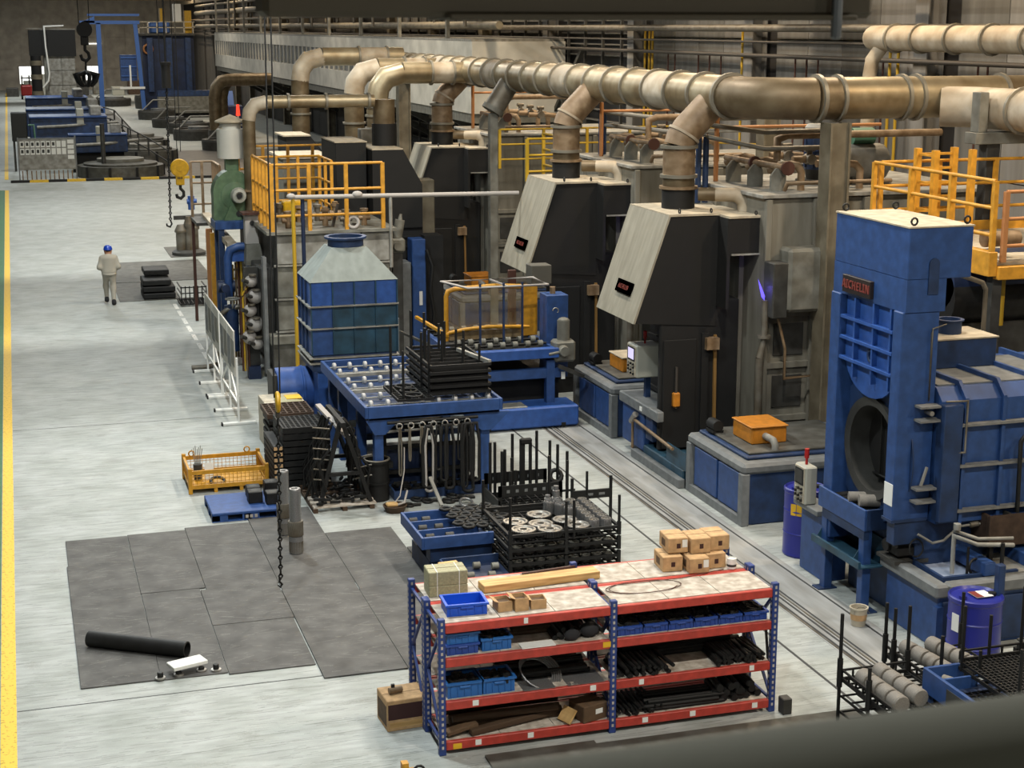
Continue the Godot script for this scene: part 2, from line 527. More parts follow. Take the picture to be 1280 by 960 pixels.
func _ready() -> void:
	# ------------------------------------------------------------ camera, light, exposure
	rng.seed = 77
	var cam := Camera3D.new()
	cam.name = "camera"
	cam.keep_aspect = Camera3D.KEEP_HEIGHT
	cam.fov = 26.991
	cam.near = 0.05
	cam.far = 500.0
	cam.rotation_order = EULER_ORDER_YXZ
	cam.rotation_degrees = Vector3(-12.5986, -17.1393, 0)
	cam.position = V(0, 8, 0)
	add_child(cam)
	cam.current = true
	var lens := CameraAttributesPhysical.new()   # 50 mm on a 24 mm high frame; the gallery rail close by is out of focus
	lens.frustum_focal_length = 50.0
	lens.frustum_focus_distance = 28.0
	lens.frustum_near = 0.05
	lens.frustum_far = 500.0
	lens.exposure_aperture = 7.0
	cam.attributes = lens
	var env := Environment.new()
	env.background_mode = Environment.BG_COLOR
	env.background_color = Color(0.55, 0.58, 0.6)
	env.tonemap_mode = Environment.TONE_MAPPER_LINEAR
	env.tonemap_exposure = 1.8
	env.sdfgi_enabled = true
	env.ssao_enabled = true
	env.ssil_enabled = true
	var we := WorldEnvironment.new()
	we.name = "world_environment"
	we.environment = env
	add_child(we)
	materials()
	var cool := Color(0.97, 1.0, 1.0)
	var warm := Color(1.0, 0.90, 0.76)
	for i in 12:
		var z: float = [5.0, -7.0, -19.0, -31.0, -43.0, -56.0, -72.0, -92.0, -116.0, -140.0, -165.0, -192.0][i]  # first and last rows added: fill behind the camera, light for the far wall
		var k: float = [0.35, 1.0, 1.0, 1.0, 1.0, 1.0, 1.0, 0.75, 0.8, 0.9, 1.0, 1.3][i]
		lamp(2.0, z, 62.0 * k, cool)
		lamp(9.5, z, 52.0 * k, Color(1.0, 0.97, 0.92))
		lamp(17.5, z, 50.0 * k, warm)
	hall()
	cranes()
	ducts()
	furnaces()
	washing_line()
	roller_and_racks()
	shelf_racks()
	floor_goods()
	left_line()
	far_hall()
	near_things()

func cranes() -> void:
	for z in [-42.1, -54.8]:
		var t := thing("bridge_crane", "overhead bridge crane girder across the hall above the picture, %s one" % ["nearer" if z > -50 else "farther"], "crane", V(4, 10.4, z))
		part("girder", MB.new().b6(-13.9, 20.3, 10.4, 11.3, z - 0.7, z + 0.7, 0.02), M.hoist_yellow, t)
		part("end_truck", MB.new().b6(20.3, 21.3, 11.5, 11.9, z - 1.2, z + 1.2, 0.02).b6(20.3, 20.4, 11.0, 11.5, z - 0.4, z + 0.4), M.grey_dark, t)

# ---------------------------------------------------------------- the hall
func hall() -> void:
	struct("floor", MB.new().b6(-14, 22.3, -0.4, 0, -218, 10), M.floor)
	struct("ceiling", MB.new().b6(-14.3, 22.6, 15, 15.3, -218, 10.3), M.roof)
	struct("wall_left", MB.new().b6(-14.3, -14, -0.4, 15, -218, 10), M.wall_panel)
	struct("wall_near", MB.new().b6(-14.3, 22.6, -0.4, 15, 10, 10.3), M.wall_panel)
	var wr := struct("wall_right", MB.new().b6(22.3, 22.6, -0.4, 15, -218, 10), M.recess)
	# bays of pale cladding panels between the columns; slatted openings further along
	var zc: Array = []
	for i in 20: zc.append(-16.0 - 9.9 * i)
	for i in 19:
		var a: float = zc[i] - 0.9
		var b: float = zc[i + 1] + 0.9
		if i < 4:
			var w := (a - b) / 4.0
			for k in 4:
				for r in [[0.0, 4.4], [4.43, 7.6], [7.63, 15.0]]:
					part("wall_panel", MB.new().b6(22.18, 22.3, r[0], r[1], a - w * k - 0.015, a - w * (k + 1) + 0.015), M.wall_pale if k % 2 == 0 else M.wall_panel, wr)
		elif i < 8:
			for r in 18:
				var y := 0.6 + r * 0.42
				part("louvre_slat", MB.new().bar(V(22.22, y, a), V(22.22, y, b), 0.26, 0.05), M.wall_panel, wr)
			for k in 4: part("mullion", MB.new().b6(22.0, 22.1, 0, 9, a - (a - b) * (k + 0.5) / 4.0 - 0.06, a - (a - b) * (k + 0.5) / 4.0 + 0.06), M.grey_dark, wr)
			part("wall_panel", MB.new().b6(22.18, 22.3, 8.2, 15, b, a), M.wall_panel, wr)
		else:
			for k in 3:
				part("wall_panel", MB.new().b6(22.18, 22.3, 0, 15, a - (a - b) * k / 3.0 - 0.03, a - (a - b) * (k + 1) / 3.0 + 0.03), M.wall_dim, wr)
	for i in 16:
		var z: float = zc[i]
		var s := MB.new().b6(21.65, 21.69, 0, 15, z - 0.3, z + 0.3).b6(22.11, 22.15, 0, 15, z - 0.3, z + 0.3).b6(21.69, 22.11, 0, 15, z - 0.02, z + 0.02)
		struct("trim_1", s, M.wall_pale if i < 6 else M.column)
	# far gable wall with its openings of daylight
	var wf := struct("wall_far", MB.new().b6(-14, 22.3, -0.4, 15, -218.3, -218), M.wall_far)
	for k in 14:
		for r in [[0.0, 2.6], [2.65, 6.6], [6.65, 10.2], [10.25, 15.0]]:
			part("wall_panel", MB.new().b6(-14 + k * 2.6 + 0.03, -14 + (k + 1) * 2.6 - 0.03, r[0], r[1], -218, -217.9), M.wall_far, wf)
	var n := 0
	for q in [[1.2, 2.9, 0.8, 3.0], [3.1, 4.3, 1.2, 3.0], [9.4, 11.2, 1.2, 3.0], [5.2, 5.8, 1.4, 3.0]]:
		n += 1
		var w := struct("window_%d" % n, MB.new().b6(q[0], q[1], q[2], q[3], -217.9, -217.85), M.daylight)
		part("frame", MB.new().b6(q[0] - 0.06, q[0], q[2], q[3], -217.9, -217.8).b6(q[1], q[1] + 0.06, q[2], q[3], -217.9, -217.8).b6(q[0], q[1], q[3], q[3] + 0.06, -217.9, -217.8), M.grey_dark, w)
	# floor markings and the transfer-car tracks
	struct("trim_2", MB.new().b6(-0.59, -0.41, 0, 0.006, -84, -8), M.lane_yellow)
	struct("trim_3", MB.new().b6(-1.6, -0.60, 0, 0.005, -84, -8), M.lane_green)
	struct("trim_4", MB.new().b6(-0.62, -0.42, 0, 0.006, -210, -90), M.lane_yellow)
	struct("trim_1", MB.new().b6(9.9, 10.84, 0, 0.003, -75, -9), M.track_concrete)
	for x in [9.30, 9.98, 10.08, 10.20, 10.72]:
		struct("trim_5", MB.new().b6(x - 0.018, x + 0.018, 0, 0.004, -75, -9), M.groove)
	for x in [9.94, 10.14]:
		struct("trim_6", MB.new().b6(x - 0.012, x + 0.012, 0, 0.012, -75, -9), M.pipe_grey)
	for k in 9:
		struct("trim_7", MB.new().b6(4.16, 4.27, 0, 0.005, -47.5 + k * 1.25, -46.6 + k * 1.25), M.white_paint)
	for k in 12:   # black and yellow kerb before the pit furnaces
		struct("trim_8", MB.new().b6(-0.3 + k * 0.95, 0.65 + k * 0.95, 0, 0.12, -88.2, -87.9), M.ink if k % 2 == 0 else M.lane_yellow)
	struct("trim_9", MB.new().b6(5.2, 9.2, 0, 0.012, -15.9, -14.6), M.plate_steel)
	struct("trim_10", MB.new().b6(4.6, 9.1, 0, 0.010, -200, -89), M.plate_steel)
	struct("trim_11", MB.new().b6(7.2, 17.5, 0, 0.011, -108, -88.3), M.oily_floor)
	struct("trim_12", MB.new().b6(6.5, 9.0, 0, 0.009, -200, -195), M.plate_steel)
	struct("trim_13", MB.new().b6(-0.4, 3.6, 0, 0.002, -18.78, -18.76), M.groove)
	struct("trim_14", MB.new().b6(-0.4, 4.2, 0, 0.002, -33.02, -33.0), M.groove)
	# service pipes along the right wall
	for q in [[21.3, 7.95, 0.11, "pipe_grey", "thick grey service pipe along the right wall near gallery height"], [21.4, 7.15, 0.06, "pipe_dark", "thin dark pipe along the right wall just above the big duct"],
			[21.35, 7.55, 0.035, "pipe_dark", "thin conduit along the right wall between the grey and dark pipes"], [21.2, 8.75, 0.07, "pipe_tan", "tan pipe along the right wall above the thick grey pipe"]]:
		solo("wall_pipe", MB.new().tube([V(q[0], q[1], -24), V(q[0], q[1], -205)], q[2], 8), M[q[3]], q[4], "pipe", V(q[0], q[1], -24))
	var t := thing("pipe_drop", "row of thin brown drop pipes down the right wall panels", "pipe", V(21.95, 0, -30))
	for z in [-29.0, -30.2, -33.2, -33.6, -38.0, -38.5, -41.6, -42.3, -43.0, -48.2, -49.1, -50.0, -52.0, -52.6]:
		part("pipe", MB.new().cyl(V(21.9, 0, z), V(21.9, 7.1, z), 0.03, -1, 6), M.pipe_rust, t)
	t = thing("gas_drop", "yellow gas drop pipes in threes down the right wall", "pipe", V(21.8, 0, -36))
	for z in [-37.0, -37.4, -45.9, -46.3, -53.7, -54.0, -54.4]:
		part("pipe", MB.new().cyl(V(21.75, 0, z), V(21.75, 7.9, z), 0.045, -1, 6), M.gas_yellow, t)
	t = thing("wall_brace", "crossed steel bracing in front of the slatted wall openings", "brace", V(21.7, 0, -70))
	for q in [[-60.0, 3.0, -66.0, 7.2], [-66.0, 3.0, -60.5, 7.2], [-70.0, 1.0, -75.0, 7.2], [-74.0, 1.0, -69.0, 7.2]]:
		part("brace", MB.new().bar(V(21.6, q[1], q[0]), V(21.6, q[3], q[2]), 0.16), M.grey_dark, t)
	# upper crane runway and roof-level steel
	solo("crane_runway", MB.new().b6(20.6, 21.3, 10.6, 11.4, -210, -16).b6(20.4, 21.5, 11.4, 11.5, -210, -16), M.column, "long crane runway beam carried along the right wall columns", "beam", V(21, 10.6, -16))
	solo("pipe_bridge", MB.new().tube([V(-3, 11.3, -190), V(20.3, 11.3, -190)], 0.5, 10), M.pipe_tan, "tan horizontal girder crossing the hall before the far wall", "beam", V(0, 11.3, -190))

# ---------------------------------------------------------------- exhaust ducts
func duct_run(t: Node3D, pts: Array, r: float, cuts: Array, mats: Array, k := 20) -> void:
	# straight run a..b cut into rolled sections, a raised flange at each joint
	var a: Vector3 = pts[0]
	var b: Vector3 = pts[1]
	for i in cuts.size() - 1:
		var p := a.lerp(b, cuts[i])
		var q := a.lerp(b, cuts[i + 1])
		part("duct_section", MB.new().cyl(p, q, r, -1, k, i == 0 or i == cuts.size() - 2), M[mats[i % mats.size()]], t)
		if i > 0:
			var d := (b - a).normalized() * 0.03
			part("flange", MB.new().lathe(p - d, d, [[r, 0.0], [r + 0.05, 0.0], [r + 0.05, 0.06], [r, 0.06]], k), M.duct_ring, t)

func elbow(t: Node3D, pts: Array, r: float, m: String, k := 18) -> void:
	part("elbow", MB.new().tube(pts, r, k), M[m], t)

func ducts() -> void:
	var t := thing("exhaust_duct", "long pale main exhaust duct with many flange rings running above the hoods", "duct", V(12.5, 6.76, -27))
	var cuts: Array = []
	for i in 25: cuts.append(float(i) / 24.0)
	duct_run(t, [V(12.5, 6.76, -27.0), V(12.5, 6.76, -55.0)], 0.37, cuts, ["duct", "duct", "duct_pale", "duct", "duct"])
	elbow(t, [V(12.5, 6.76, -27.02), V(12.55, 6.76, -26.45), V(12.75, 6.76, -26.05), V(13.1, 6.76, -25.8), V(13.5, 6.76, -25.72)], 0.37, "duct_brown")
	duct_run(t, [V(13.48, 6.76, -25.72), V(21.0, 6.76, -25.72)], 0.37, [0.0, 0.06, 0.23, 0.268, 0.5, 0.75, 1.0], ["duct_brown", "duct", "duct", "duct"])
	for p in [[12.5, -26.98], [13.5, -25.72]]:
		var d := V(0, 0, -1) if p[0] < 13.0 else V(1, 0, 0)
		part("flange", MB.new().lathe(V(p[0], 6.76, p[1]), d, [[0.37, 0.0], [0.43, 0.0], [0.43, 0.07], [0.37, 0.07]], 20), M.duct_ring, t)
	part("nameplate", MB.new().b6(12.17, 12.18, 6.78, 6.98, -43.0, -42.4), M.duct_pale, t)
	# the branch that comes forward on the right
	t = thing("branch_duct", "thick pale duct stained yellow coming forward at upper right on a grey post", "duct", V(16.4, 6.6, -25))
	elbow(t, [V(15.9, 6.6, -25.5), V(16.2, 6.6, -25.3), V(16.38, 6.6, -25.0), V(16.4, 6.6, -24.6)], 0.36, "duct_pale")
	duct_run(t, [V(16.4, 6.6, -24.6), V(16.4, 6.6, -19.0)], 0.36, [0, 0.16, 0.42, 0.7, 1.0], ["duct_pale", "duct_pale", "duct"])
	t = thing("duct_post", "dark grey square post with a saddle carrying the branch duct", "post", V(16.2, 0, -24.3))
	part("post", MB.new().b6(16.02, 16.28, 0, 6.02, -24.4, -24.15, 0.01), M.grey_dark, t)
	part("saddle", MB.new().b6(15.75, 17.0, 6.02, 6.22, -24.45, -24.1, 0.01).b6(15.82, 16.0, 6.22, 6.9, -24.4, -24.15, 0.01), M.grey, t)
	# upper duct on the right
	t = thing("upper_duct", "upper pale duct with rounded end running along the wall at top right", "duct", V(19, 7.74, -33))
	part("end_cap", MB.new().ball(V(19, 7.74, -33.4), V(0.28, 0.28, 0.28)), M.duct_pale, t)
	duct_run(t, [V(19, 7.74, -33.4), V(19, 7.74, -20.0)], 0.28, [0, 0.07, 0.15, 0.25, 0.35, 0.45, 0.7, 1.0], ["duct_pale"])
	part("drop", MB.new().tube([V(19, 7.6, -33.0), V(18.85, 7.25, -33.2), V(18.8, 6.9, -33.2), V(18.8, 5.2, -33.2)], 0.16, 12), M.duct_pale, t)
	# three goose-neck stacks behind the caged furnace
	var sm := ["duct", "duct_pale", "duct_pale"]
	var n := 0
	for q in [[9.75, -44.4, 6.73, 0.3, 4.9, "near goose neck stack bent right into the main duct, lowest of three"], [9.75, -47.6, 6.78, 0.3, 4.5, "middle goose neck stack of the three joining the main duct"], [8.9, -52.0, 7.05, 0.29, 4.4, "far goose neck stack with the longest level pipe"]]:
		var x: float = q[0]; var z: float = q[1]; var h: float = q[2]; var r: float = q[3]
		t = thing("stack_duct", q[5], "duct", V(x, q[4], z), "goose neck stacks")
		var c2: Array = [0, 0.3, 0.62, 0.85, 1.0] if n < 1 else [0, 0.45, 1.0]
		duct_run(t, [V(x, q[4], z), V(x, h - 0.75, z)], r, c2, ["duct_brown", "duct_brown", "duct"], 16)
		elbow(t, [V(x, h - 0.76, z), V(x + 0.06, h - 0.4, z), V(x + 0.28, h - 0.12, z), V(x + 0.75, h, z)], r, sm[n])
		duct_run(t, [V(x + 0.74, h, z), V(12.3, h, z)], r, [0, 0.45, 0.8, 1.0], ["duct", "duct_pale"], 16)
		n += 1
	t = thing("low_duct", "thin pale duct with a bend down over the yellow railed furnace", "duct", V(5.55, 3.5, -40))
	part("riser", MB.new().cyl(V(5.55, 3.45, -40), V(5.55, 5.75, -40), 0.16, -1, 14), M.duct_brown, t)
	elbow(t, [V(5.55, 5.74, -40), V(5.58, 5.95, -40), V(5.72, 6.12, -40), V(6.0, 6.18, -40)], 0.17, "duct_pale", 14)
	duct_run(t, [V(6.0, 6.18, -40), V(8.7, 6.18, -40)], 0.16, [0, 0.2, 0.55, 0.95, 1.0], ["duct"], 14)
	part("flange", MB.new().lathe(V(5.55, 4.0, -40), Vector3.UP, [[0.16, 0], [0.22, 0], [0.22, 0.05], [0.16, 0.05]], 14), M.pipe_tan, t)
	# short capped stub and the posts under the duct
	t = thing("duct_stub", "short capped stub hanging under the main duct on a grey post", "duct", V(12.1, 5.6, -40.3))
	part("stub", MB.new().cyl(V(11.95, 5.95, -40.3), V(12.35, 6.55, -40.3), 0.27, -1, 14), M.pipe_grey, t)
	part("cap", MB.new().cyl(V(11.88, 5.84, -40.3), V(11.95, 5.95, -40.3), 0.3, -1, 14), M.grey, t)
	solo("steel_post", MB.new().b6(11.8, 12.02, 0, 5.8, -40.4, -40.18, 0.01), M.grey, "slim grey steel post under the capped stub of the main duct", "post", V(11.9, 0, -40.3))
	# wide columns standing among the furnaces
	for q in [[13.8, -25.45, "wide grey green building column right behind the blue press tower"], [16.2, -33.0, "grey green building column between the two gas manifolds"], [12.3, -52.0, "far building column beyond the tilted hoods"]]:
		var s := MB.new().b6(q[0] - 0.2, q[0] - 0.16, 0, 6.35, q[1] - 0.2, q[1] + 0.2).b6(q[0] + 0.16, q[0] + 0.2, 0, 6.35, q[1] - 0.2, q[1] + 0.2).b6(q[0] - 0.16, q[0] + 0.16, 0, 6.35, q[1] + 0.1, q[1] + 0.14)
		solo("steel_column", s, M.column, q[2], "column", V(q[0], 0, q[1]))

# ---------------------------------------------------------------- sealed quench furnaces with hoods
func hood_sign(t: Node3D, x0: float, y0: float, z0: float, tilt: Vector2, w: float, h: float, hold: bool) -> void:
	# plate facing -x, leaning like tilt (x per y)
	var u := Vector3(tilt.x, tilt.y, 0).normalized()
	var nn := Vector3(-u.y, u.x, 0)
	var c := V(x0, y0, z0)
	var mb := MB.new()
	mb.xf = Transform3D(Basis(nn, u, Vector3(0, 0, 1)), c)
	mb.box(V(-0.03, -h / 2, -w / 2), V(0.03, h / 2, w / 2), 0.005)
	var s := part("sign", mb, M.sign_dark, t)
	lettering("lettering", "AICHELIN", h * 0.36, 0.008, M.sign_red, Basis(Vector3(0, 0, 1), u, nn), c + nn * 0.033, s, false)
	if hold:
		part("bracket", MB.new().bar(c + u * -h * 0.5 + V(0.05, 0, w * 0.3), c - u * (h * 0.5 + 0.12) + nn * -0.06 + V(0, 0, w * 0.3), 0.02).bar(c + u * -h * 0.5 + V(0.05, 0, -w * 0.3), c - u * (h * 0.5 + 0.12) + nn * -0.06 + V(0, 0, -w * 0.3), 0.02), M.dark_steel, s)

func furnace(d: float, nth: int) -> void:
	var which: String = ["nearest", "second", "third"][nth]
	var beside: String = ["behind the blue press tower", "behind the yellow framed charging car", "half hidden by the plain black hood"][nth]
	# body
	var t := thing("furnace", "grey box furnace body with pipes on top, %s" % beside, "furnace", V(14, 0, -26 - d), "furnaces in the row")
	var z := -26.0 - d
	part("casing", MB.new().b6(12.75, 17.3, 0, 5.0, z - 3.6, z, 0.02), M.grey_furnace, t)
	part("roof_plate", MB.new().b6(12.66, 17.4, 5.0, 5.07, z - 3.7, z + 0.09, 0.01), M.grey_light, t)
	for x in [12.8, 13.75, 14.75, 15.8]:
		part("rib", MB.new().b6(x - 0.06, x + 0.06, 0, 4.98, z, z + 0.10, 0.01), M.grey_furnace, t)
	for y in [0.95, 1.95, 2.9]:
		part("rib", MB.new().b6(12.86, 17.2, y - 0.06, y + 0.06, z, z + 0.08, 0.01), M.grey_furnace, t)
	for y in [0.45, 1.45, 2.42]:
		part("panel", MB.new().b6(13.0, 13.6, y - 0.3, y + 0.3, z, z + 0.03, 0.01), M.grey_dark, t)
	for k in 3: part("side_rib", MB.new().b6(12.66, 12.75, 0, 4.98, z - 0.9 - k * 1.1, z - 0.8 - k * 1.1), M.grey_furnace, t)
	if nth < 2:
		var ab := part("access_box", MB.new().b6(13.0, 14.2, 3.0, 4.15, z + 0.08, z + 0.55, 0.06), M.grey, t)
		part("slot", MB.new().b6(13.86, 14.06, 3.15, 3.75, z + 0.55, z + 0.57, 0.02), M.soot, ab)
		part("yoke", MB.new().b6(12.72, 13.02, 2.9, 3.9, z + 0.1, z + 0.5, 0.02), M.grey_dark, t)
		part("conduit", MB.new().tube([V(12.9, 3.0, z + 0.3), V(13.1, 2.3, z + 0.3), V(13.1, 1.75, z + 0.3), V(15.6, 1.85, z + 0.3)], 0.028, 6), M.pipe_tan, t)
		part("vent_pipe", MB.new().cyl(V(12.62, 0.9, z + 0.25), V(12.62, 2.15, z + 0.25), 0.075, -1, 10).cyl(V(12.62, 2.15, z + 0.25), V(12.7, 2.5, z + 0.25), 0.075, 0.05, 10).cyl(V(12.7, 2.5, z + 0.25), V(12.7, 3.2, z + 0.25), 0.06, -1, 10).lathe(V(12.7, 2.52, z + 0.25), Vector3.UP, [[0.05, 0], [0.13, 0.0], [0.13, 0.05], [0.05, 0.05]], 12), M.pipe_grey, t)
	# gas manifold on the roof
	var g := thing("gas_manifold", "tan gas pipe manifold with bends and flanges on top of the %s grey furnace" % which, "pipework", V(14, 5.07, z - 1.5), "gas manifolds on the furnaces")
	for k in 3:
		var zz := z - 0.5 - k * 0.95
		part("lug", MB.new().prism(PackedVector2Array([Vector2(13.1, 5.07), Vector2(13.1, 5.35), Vector2(13.2, 5.48), Vector2(13.3, 5.48), Vector2(13.4, 5.35), Vector2(13.4, 5.07)]), 2, zz, zz - 0.06), M.grey, g)
		part("bend", MB.new().tube([V(13.7, 5.07, zz), V(13.7, 5.4, zz), V(13.62, 5.52, zz), V(13.5, 5.55, zz - 0.05), V(13.4, 5.5, zz - 0.3), V(13.3, 5.4, zz - 0.5)], 0.07, 8), M.pipe_tan, g)
		part("bend", MB.new().tube([V(14.9, 5.07, zz), V(14.9, 5.42, zz), V(14.8, 5.52, zz), V(14.5, 5.55, zz), V(14.0, 5.55, zz)], 0.07, 8), M.pipe_tan, g)
		part("valve", MB.new().cyl(V(14.35, 5.45, zz), V(14.35, 5.75, zz), 0.06, -1, 8).cyl(V(14.25, 5.74, zz), V(14.45, 5.74, zz), 0.05, -1, 8).cyl(V(14.35, 5.55, zz - 0.12), V(14.35, 5.55, zz + 0.12), 0.1, -1, 10), M.pipe_grey, g)
	part("header", MB.new().cyl(V(13.3, 5.5, z - 0.3), V(13.3, 5.5, z - 2.9), 0.06, -1, 10).tube([V(13.2, 5.12, z - 0.15), V(13.2, 5.25, z - 0.05), V(15.3, 5.25, z - 0.05)], 0.04, 8), M.pipe_tan, g)
	part("feed", MB.new().tube([V(13.55, 5.55, z - 1.2), V(13.55, 5.95, z - 1.2), V(13.75, 6.02, z - 1.2), V(17.0, 6.02, z - 1.2)], 0.07, 10), M.pipe_tan, g)
	part("riser", MB.new().cyl(V(12.95, 5.07, z - 2.6), V(12.95, 6.3, z - 2.6), 0.05, -1, 8).cyl(V(12.95, 6.1, z - 2.6), V(16.5, 6.1, z - 2.6), 0.032, -1, 8), M.pipe_orange, g)
	part("flange", MB.new().cyl(V(13.3, 5.5, z - 0.28), V(13.3, 5.5, z - 0.22), 0.13, -1, 12), M.pipe_rust, g)
	part("flange", MB.new().cyl(V(13.3, 5.5, z - 1.6), V(13.3, 5.5, z - 1.66), 0.12, -1, 12), M.pipe_rust, g)
	if nth < 2:
		var mo := thing("fan_motor", "upright blue fan motor on the roof of the %s grey furnace" % which, "motor", V(14.75, 5.07, z - 1.9), "roof fan motors")
		part("stand", MB.new().cyl(V(14.75, 5.07, z - 1.9), V(14.75, 5.13, z - 1.9), 0.4, -1, 14).cyl(V(14.75, 5.13, z - 1.9), V(14.75, 5.32, z - 1.9), 0.2, 0.24, 12), M.grey_dark, mo)
		part("housing", MB.new().lathe(V(14.75, 5.32, z - 1.9), Vector3.UP, [[0, 0], [0.24, 0], [0.24, 0.62], [0.2, 0.66], [0, 0.66]], 14), M.blue_dark, mo)
		part("cowl", MB.new().lathe(V(14.75, 5.98, z - 1.9), Vector3.UP, [[0.25, 0], [0.25, 0.14], [0.2, 0.2], [0, 0.2]], 14), M.grey_light, mo)
		for k in 8: part("fin", MB.new().bar(V(14.75 + cos(k * TAU / 8) * 0.25, 5.36, z - 1.9 + sin(k * TAU / 8) * 0.25), V(14.75 + cos(k * TAU / 8) * 0.25, 5.9, z - 1.9 + sin(k * TAU / 8) * 0.25), 0.03), M.blue_dark, mo)
	# vestibule with the loading door, then the hood over it
	var v := thing("vestibule", "soot black loading vestibule under the %s tilted hood" % which, "furnace door", V(11.6, 0.1, z - 1.5), "loading vestibules")
	part("shell", MB.new().b6(11.6, 12.6, 0.0, 3.1, z - 2.5, z - 0.74, 0.02), M.soot, v)
	part("near_screen", MB.new().b6(11.05, 12.6, 0.32 if nth == 0 else 0.0, 3.1, z - 0.74, z - 0.62, 0.02), M.soot, v)
	part("door", MB.new().b6(11.52, 11.6, 0.8, 2.7, z - 2.3, z - 0.8, 0.02), M.hood_shaded_black, v)
	for y in [1.2, 1.7, 2.2]: part("door_rib", MB.new().b6(11.46, 11.52, y - 0.04, y + 0.04, z - 2.3, z - 0.8), M.hood_shaded_black, v)
	part("flame_curtain_pipe", MB.new().bar(V(12.15, 0.35, z - 0.6), V(12.12, 2.45, z - 0.6), 0.055), M.ochre, v)
	part("side_post", MB.new().b6(11.85, 11.98, 0.4, 2.5, z - 0.62, z - 0.56), M.soot, v)
	part("flange", MB.new().b6(11.1, 11.75, 0.35, 2.4, z - 0.62, z - 0.58, 0.01), M.hood_shaded_black, v)
	part("bracket", MB.new().b6(11.9, 12.15, 2.2, 2.42, z - 0.62, z - 0.45), M.pipe_tan, v)
	var q := ["tilted extraction hood with pale front and dark nameplate, beside the blue press tower", "tilted extraction hood with pale front and dark nameplate, behind the yellow framed car", "far tilted hood showing only a pale triangle beside the plain black hood"][nth] as String
	var h := thing("extraction_hood", q, "hood", V(11.4, 2.7, z - 1.5), "tilted extraction hoods")
	var za := z - 0.6
	var zb := z - 2.5
	part("side_panel", MB.new().prism(PackedVector2Array([Vector2(10.53, 2.74), Vector2(11.18, 4.66), Vector2(12.12, 4.66), Vector2(12.12, 2.62)]), 2, za, za - 0.04), M.hood_shaded_black, h)
	part("side_panel", MB.new().prism(PackedVector2Array([Vector2(10.53, 2.74), Vector2(11.18, 4.66), Vector2(12.12, 4.66), Vector2(12.12, 2.62)]), 2, zb, zb + 0.04), M.hood_shaded_black, h)
	part("front_panel", MB.new().prism(PackedVector2Array([Vector2(10.49, 2.74), Vector2(11.15, 4.68), Vector2(11.19, 4.68), Vector2(10.53, 2.74)]), 2, za + 0.02, zb - 0.02), M.hood_lit_front, h)  # lit front and shaded sides are coloured in as separate panels
	part("top_panel", MB.new().b6(11.15, 12.14, 4.66, 4.70, za + 0.02, zb - 0.02), M.lit_dust_top, h)
	part("wing", MB.new().b6(12.12, 13.02, 4.0, 4.64, za - 1.7, za + 0.42).b6(12.12, 12.18, 3.0, 4.0, za, za + 0.42).b6(12.96, 13.02, 3.1, 4.0, za - 1.0, za + 0.3), M.hood_shaded_black, h)
	part("wing_top", MB.new().b6(12.14, 13.04, 4.64, 4.68, za - 1.7, za + 0.44), M.lit_dust_top, h)
	part("lip", MB.new().b6(12.2, 12.98, 3.97, 4.0, za + 0.38, za + 0.45), M.grey_light, h)  # pale strip paints the light caught on the wing edge
	for p in [V(11.4, 4.7, za - 0.1), V(12.0, 4.7, za - 0.05), V(12.7, 4.68, za + 0.35)]:
		part("lifting_eye", MB.new().ring(p + V(0, 0.04, 0), V(1, 0, 0), 0.04, 0.012, 8, 5), M.dark_steel, h)
	if nth < 2:
		hood_sign(h, 10.655, 3.28, za - 0.85, Vector2(0.66, 1.94), 0.72, 0.24, true)
		var fl := thing("pilot_flame", "small violet pilot flame burning under the wing of the %s hood" % which, "flame", V(12.68, 3.2, z + 0.25))
		part("flame", MB.new().lathe(V(12.68, 3.2, z + 0.25), V(-0.35, 1, 0), [[0.0, 0], [0.035, 0.08], [0.022, 0.25], [0.0, 0.42]], 8), M.flame, fl)
		var ol := OmniLight3D.new()
		ol.name = "flame_light"
		ol.light_color = Color(0.5, 0.45, 1.0); ol.light_energy = 0.03; ol.light_size = 0.05; ol.omni_range = 40.0; ol.shadow_enabled = true
		ol.position = V(-0.06, 0.2, 0.0)
		fl.add_child(ol)
	# chimney from the hood to the main duct
	var c := thing("hood_chimney", "dusty brown chimney of the %s tilted hood, leaning into the main duct" % which, "duct", V(11.75, 4.7, z - 1.6), "hood chimneys")
	var zc := z - 1.6
	part("collar", MB.new().cyl(V(11.75, 4.7, zc), V(11.75, 5.08, zc), 0.31, -1, 18), M.hood_shaded_black, c)
	duct_run(c, [V(11.75, 5.08, zc), V(11.75, 5.85, zc)], 0.30, [0, 0.28, 0.98, 1.0], ["duct_brown", "pipe_tan", "duct"])
	part("flange", MB.new().lathe(V(11.75, 5.06, zc), Vector3.UP, [[0.3, 0], [0.36, 0], [0.36, 0.05], [0.3, 0.05]], 18), M.pipe_tan, c)
	elbow(c, [V(11.75, 5.84, zc), V(11.79, 5.98, zc), V(11.9, 6.14, zc), V(12.38, 6.62, zc)], 0.29, "pipe_tan")
	part("seam", MB.new().lathe(V(11.82, 6.03, zc), V(0.5, 0.8, 0), [[0.29, 0], [0.32, 0], [0.32, 0.05], [0.29, 0.05]], 18), M.duct_pale, c)
	var s := thing("side_flue", "bent pale flue from the chimney collar to the wing of the %s hood" % which, "duct", V(12.3, 4.95, zc + 0.5), "side flues on the hoods")
	part("dark_end", MB.new().cyl(V(12.0, 4.98, zc + 0.35), V(12.3, 4.98, zc + 0.5), 0.125, -1, 12), M.duct_brown, s)
	part("flue", MB.new().tube([V(12.28, 4.98, zc + 0.49), V(12.62, 4.98, zc + 0.66), V(12.75, 4.88, zc + 0.72), V(12.76, 4.68, zc + 0.73)], 0.13, 10), M.duct_pale, s)
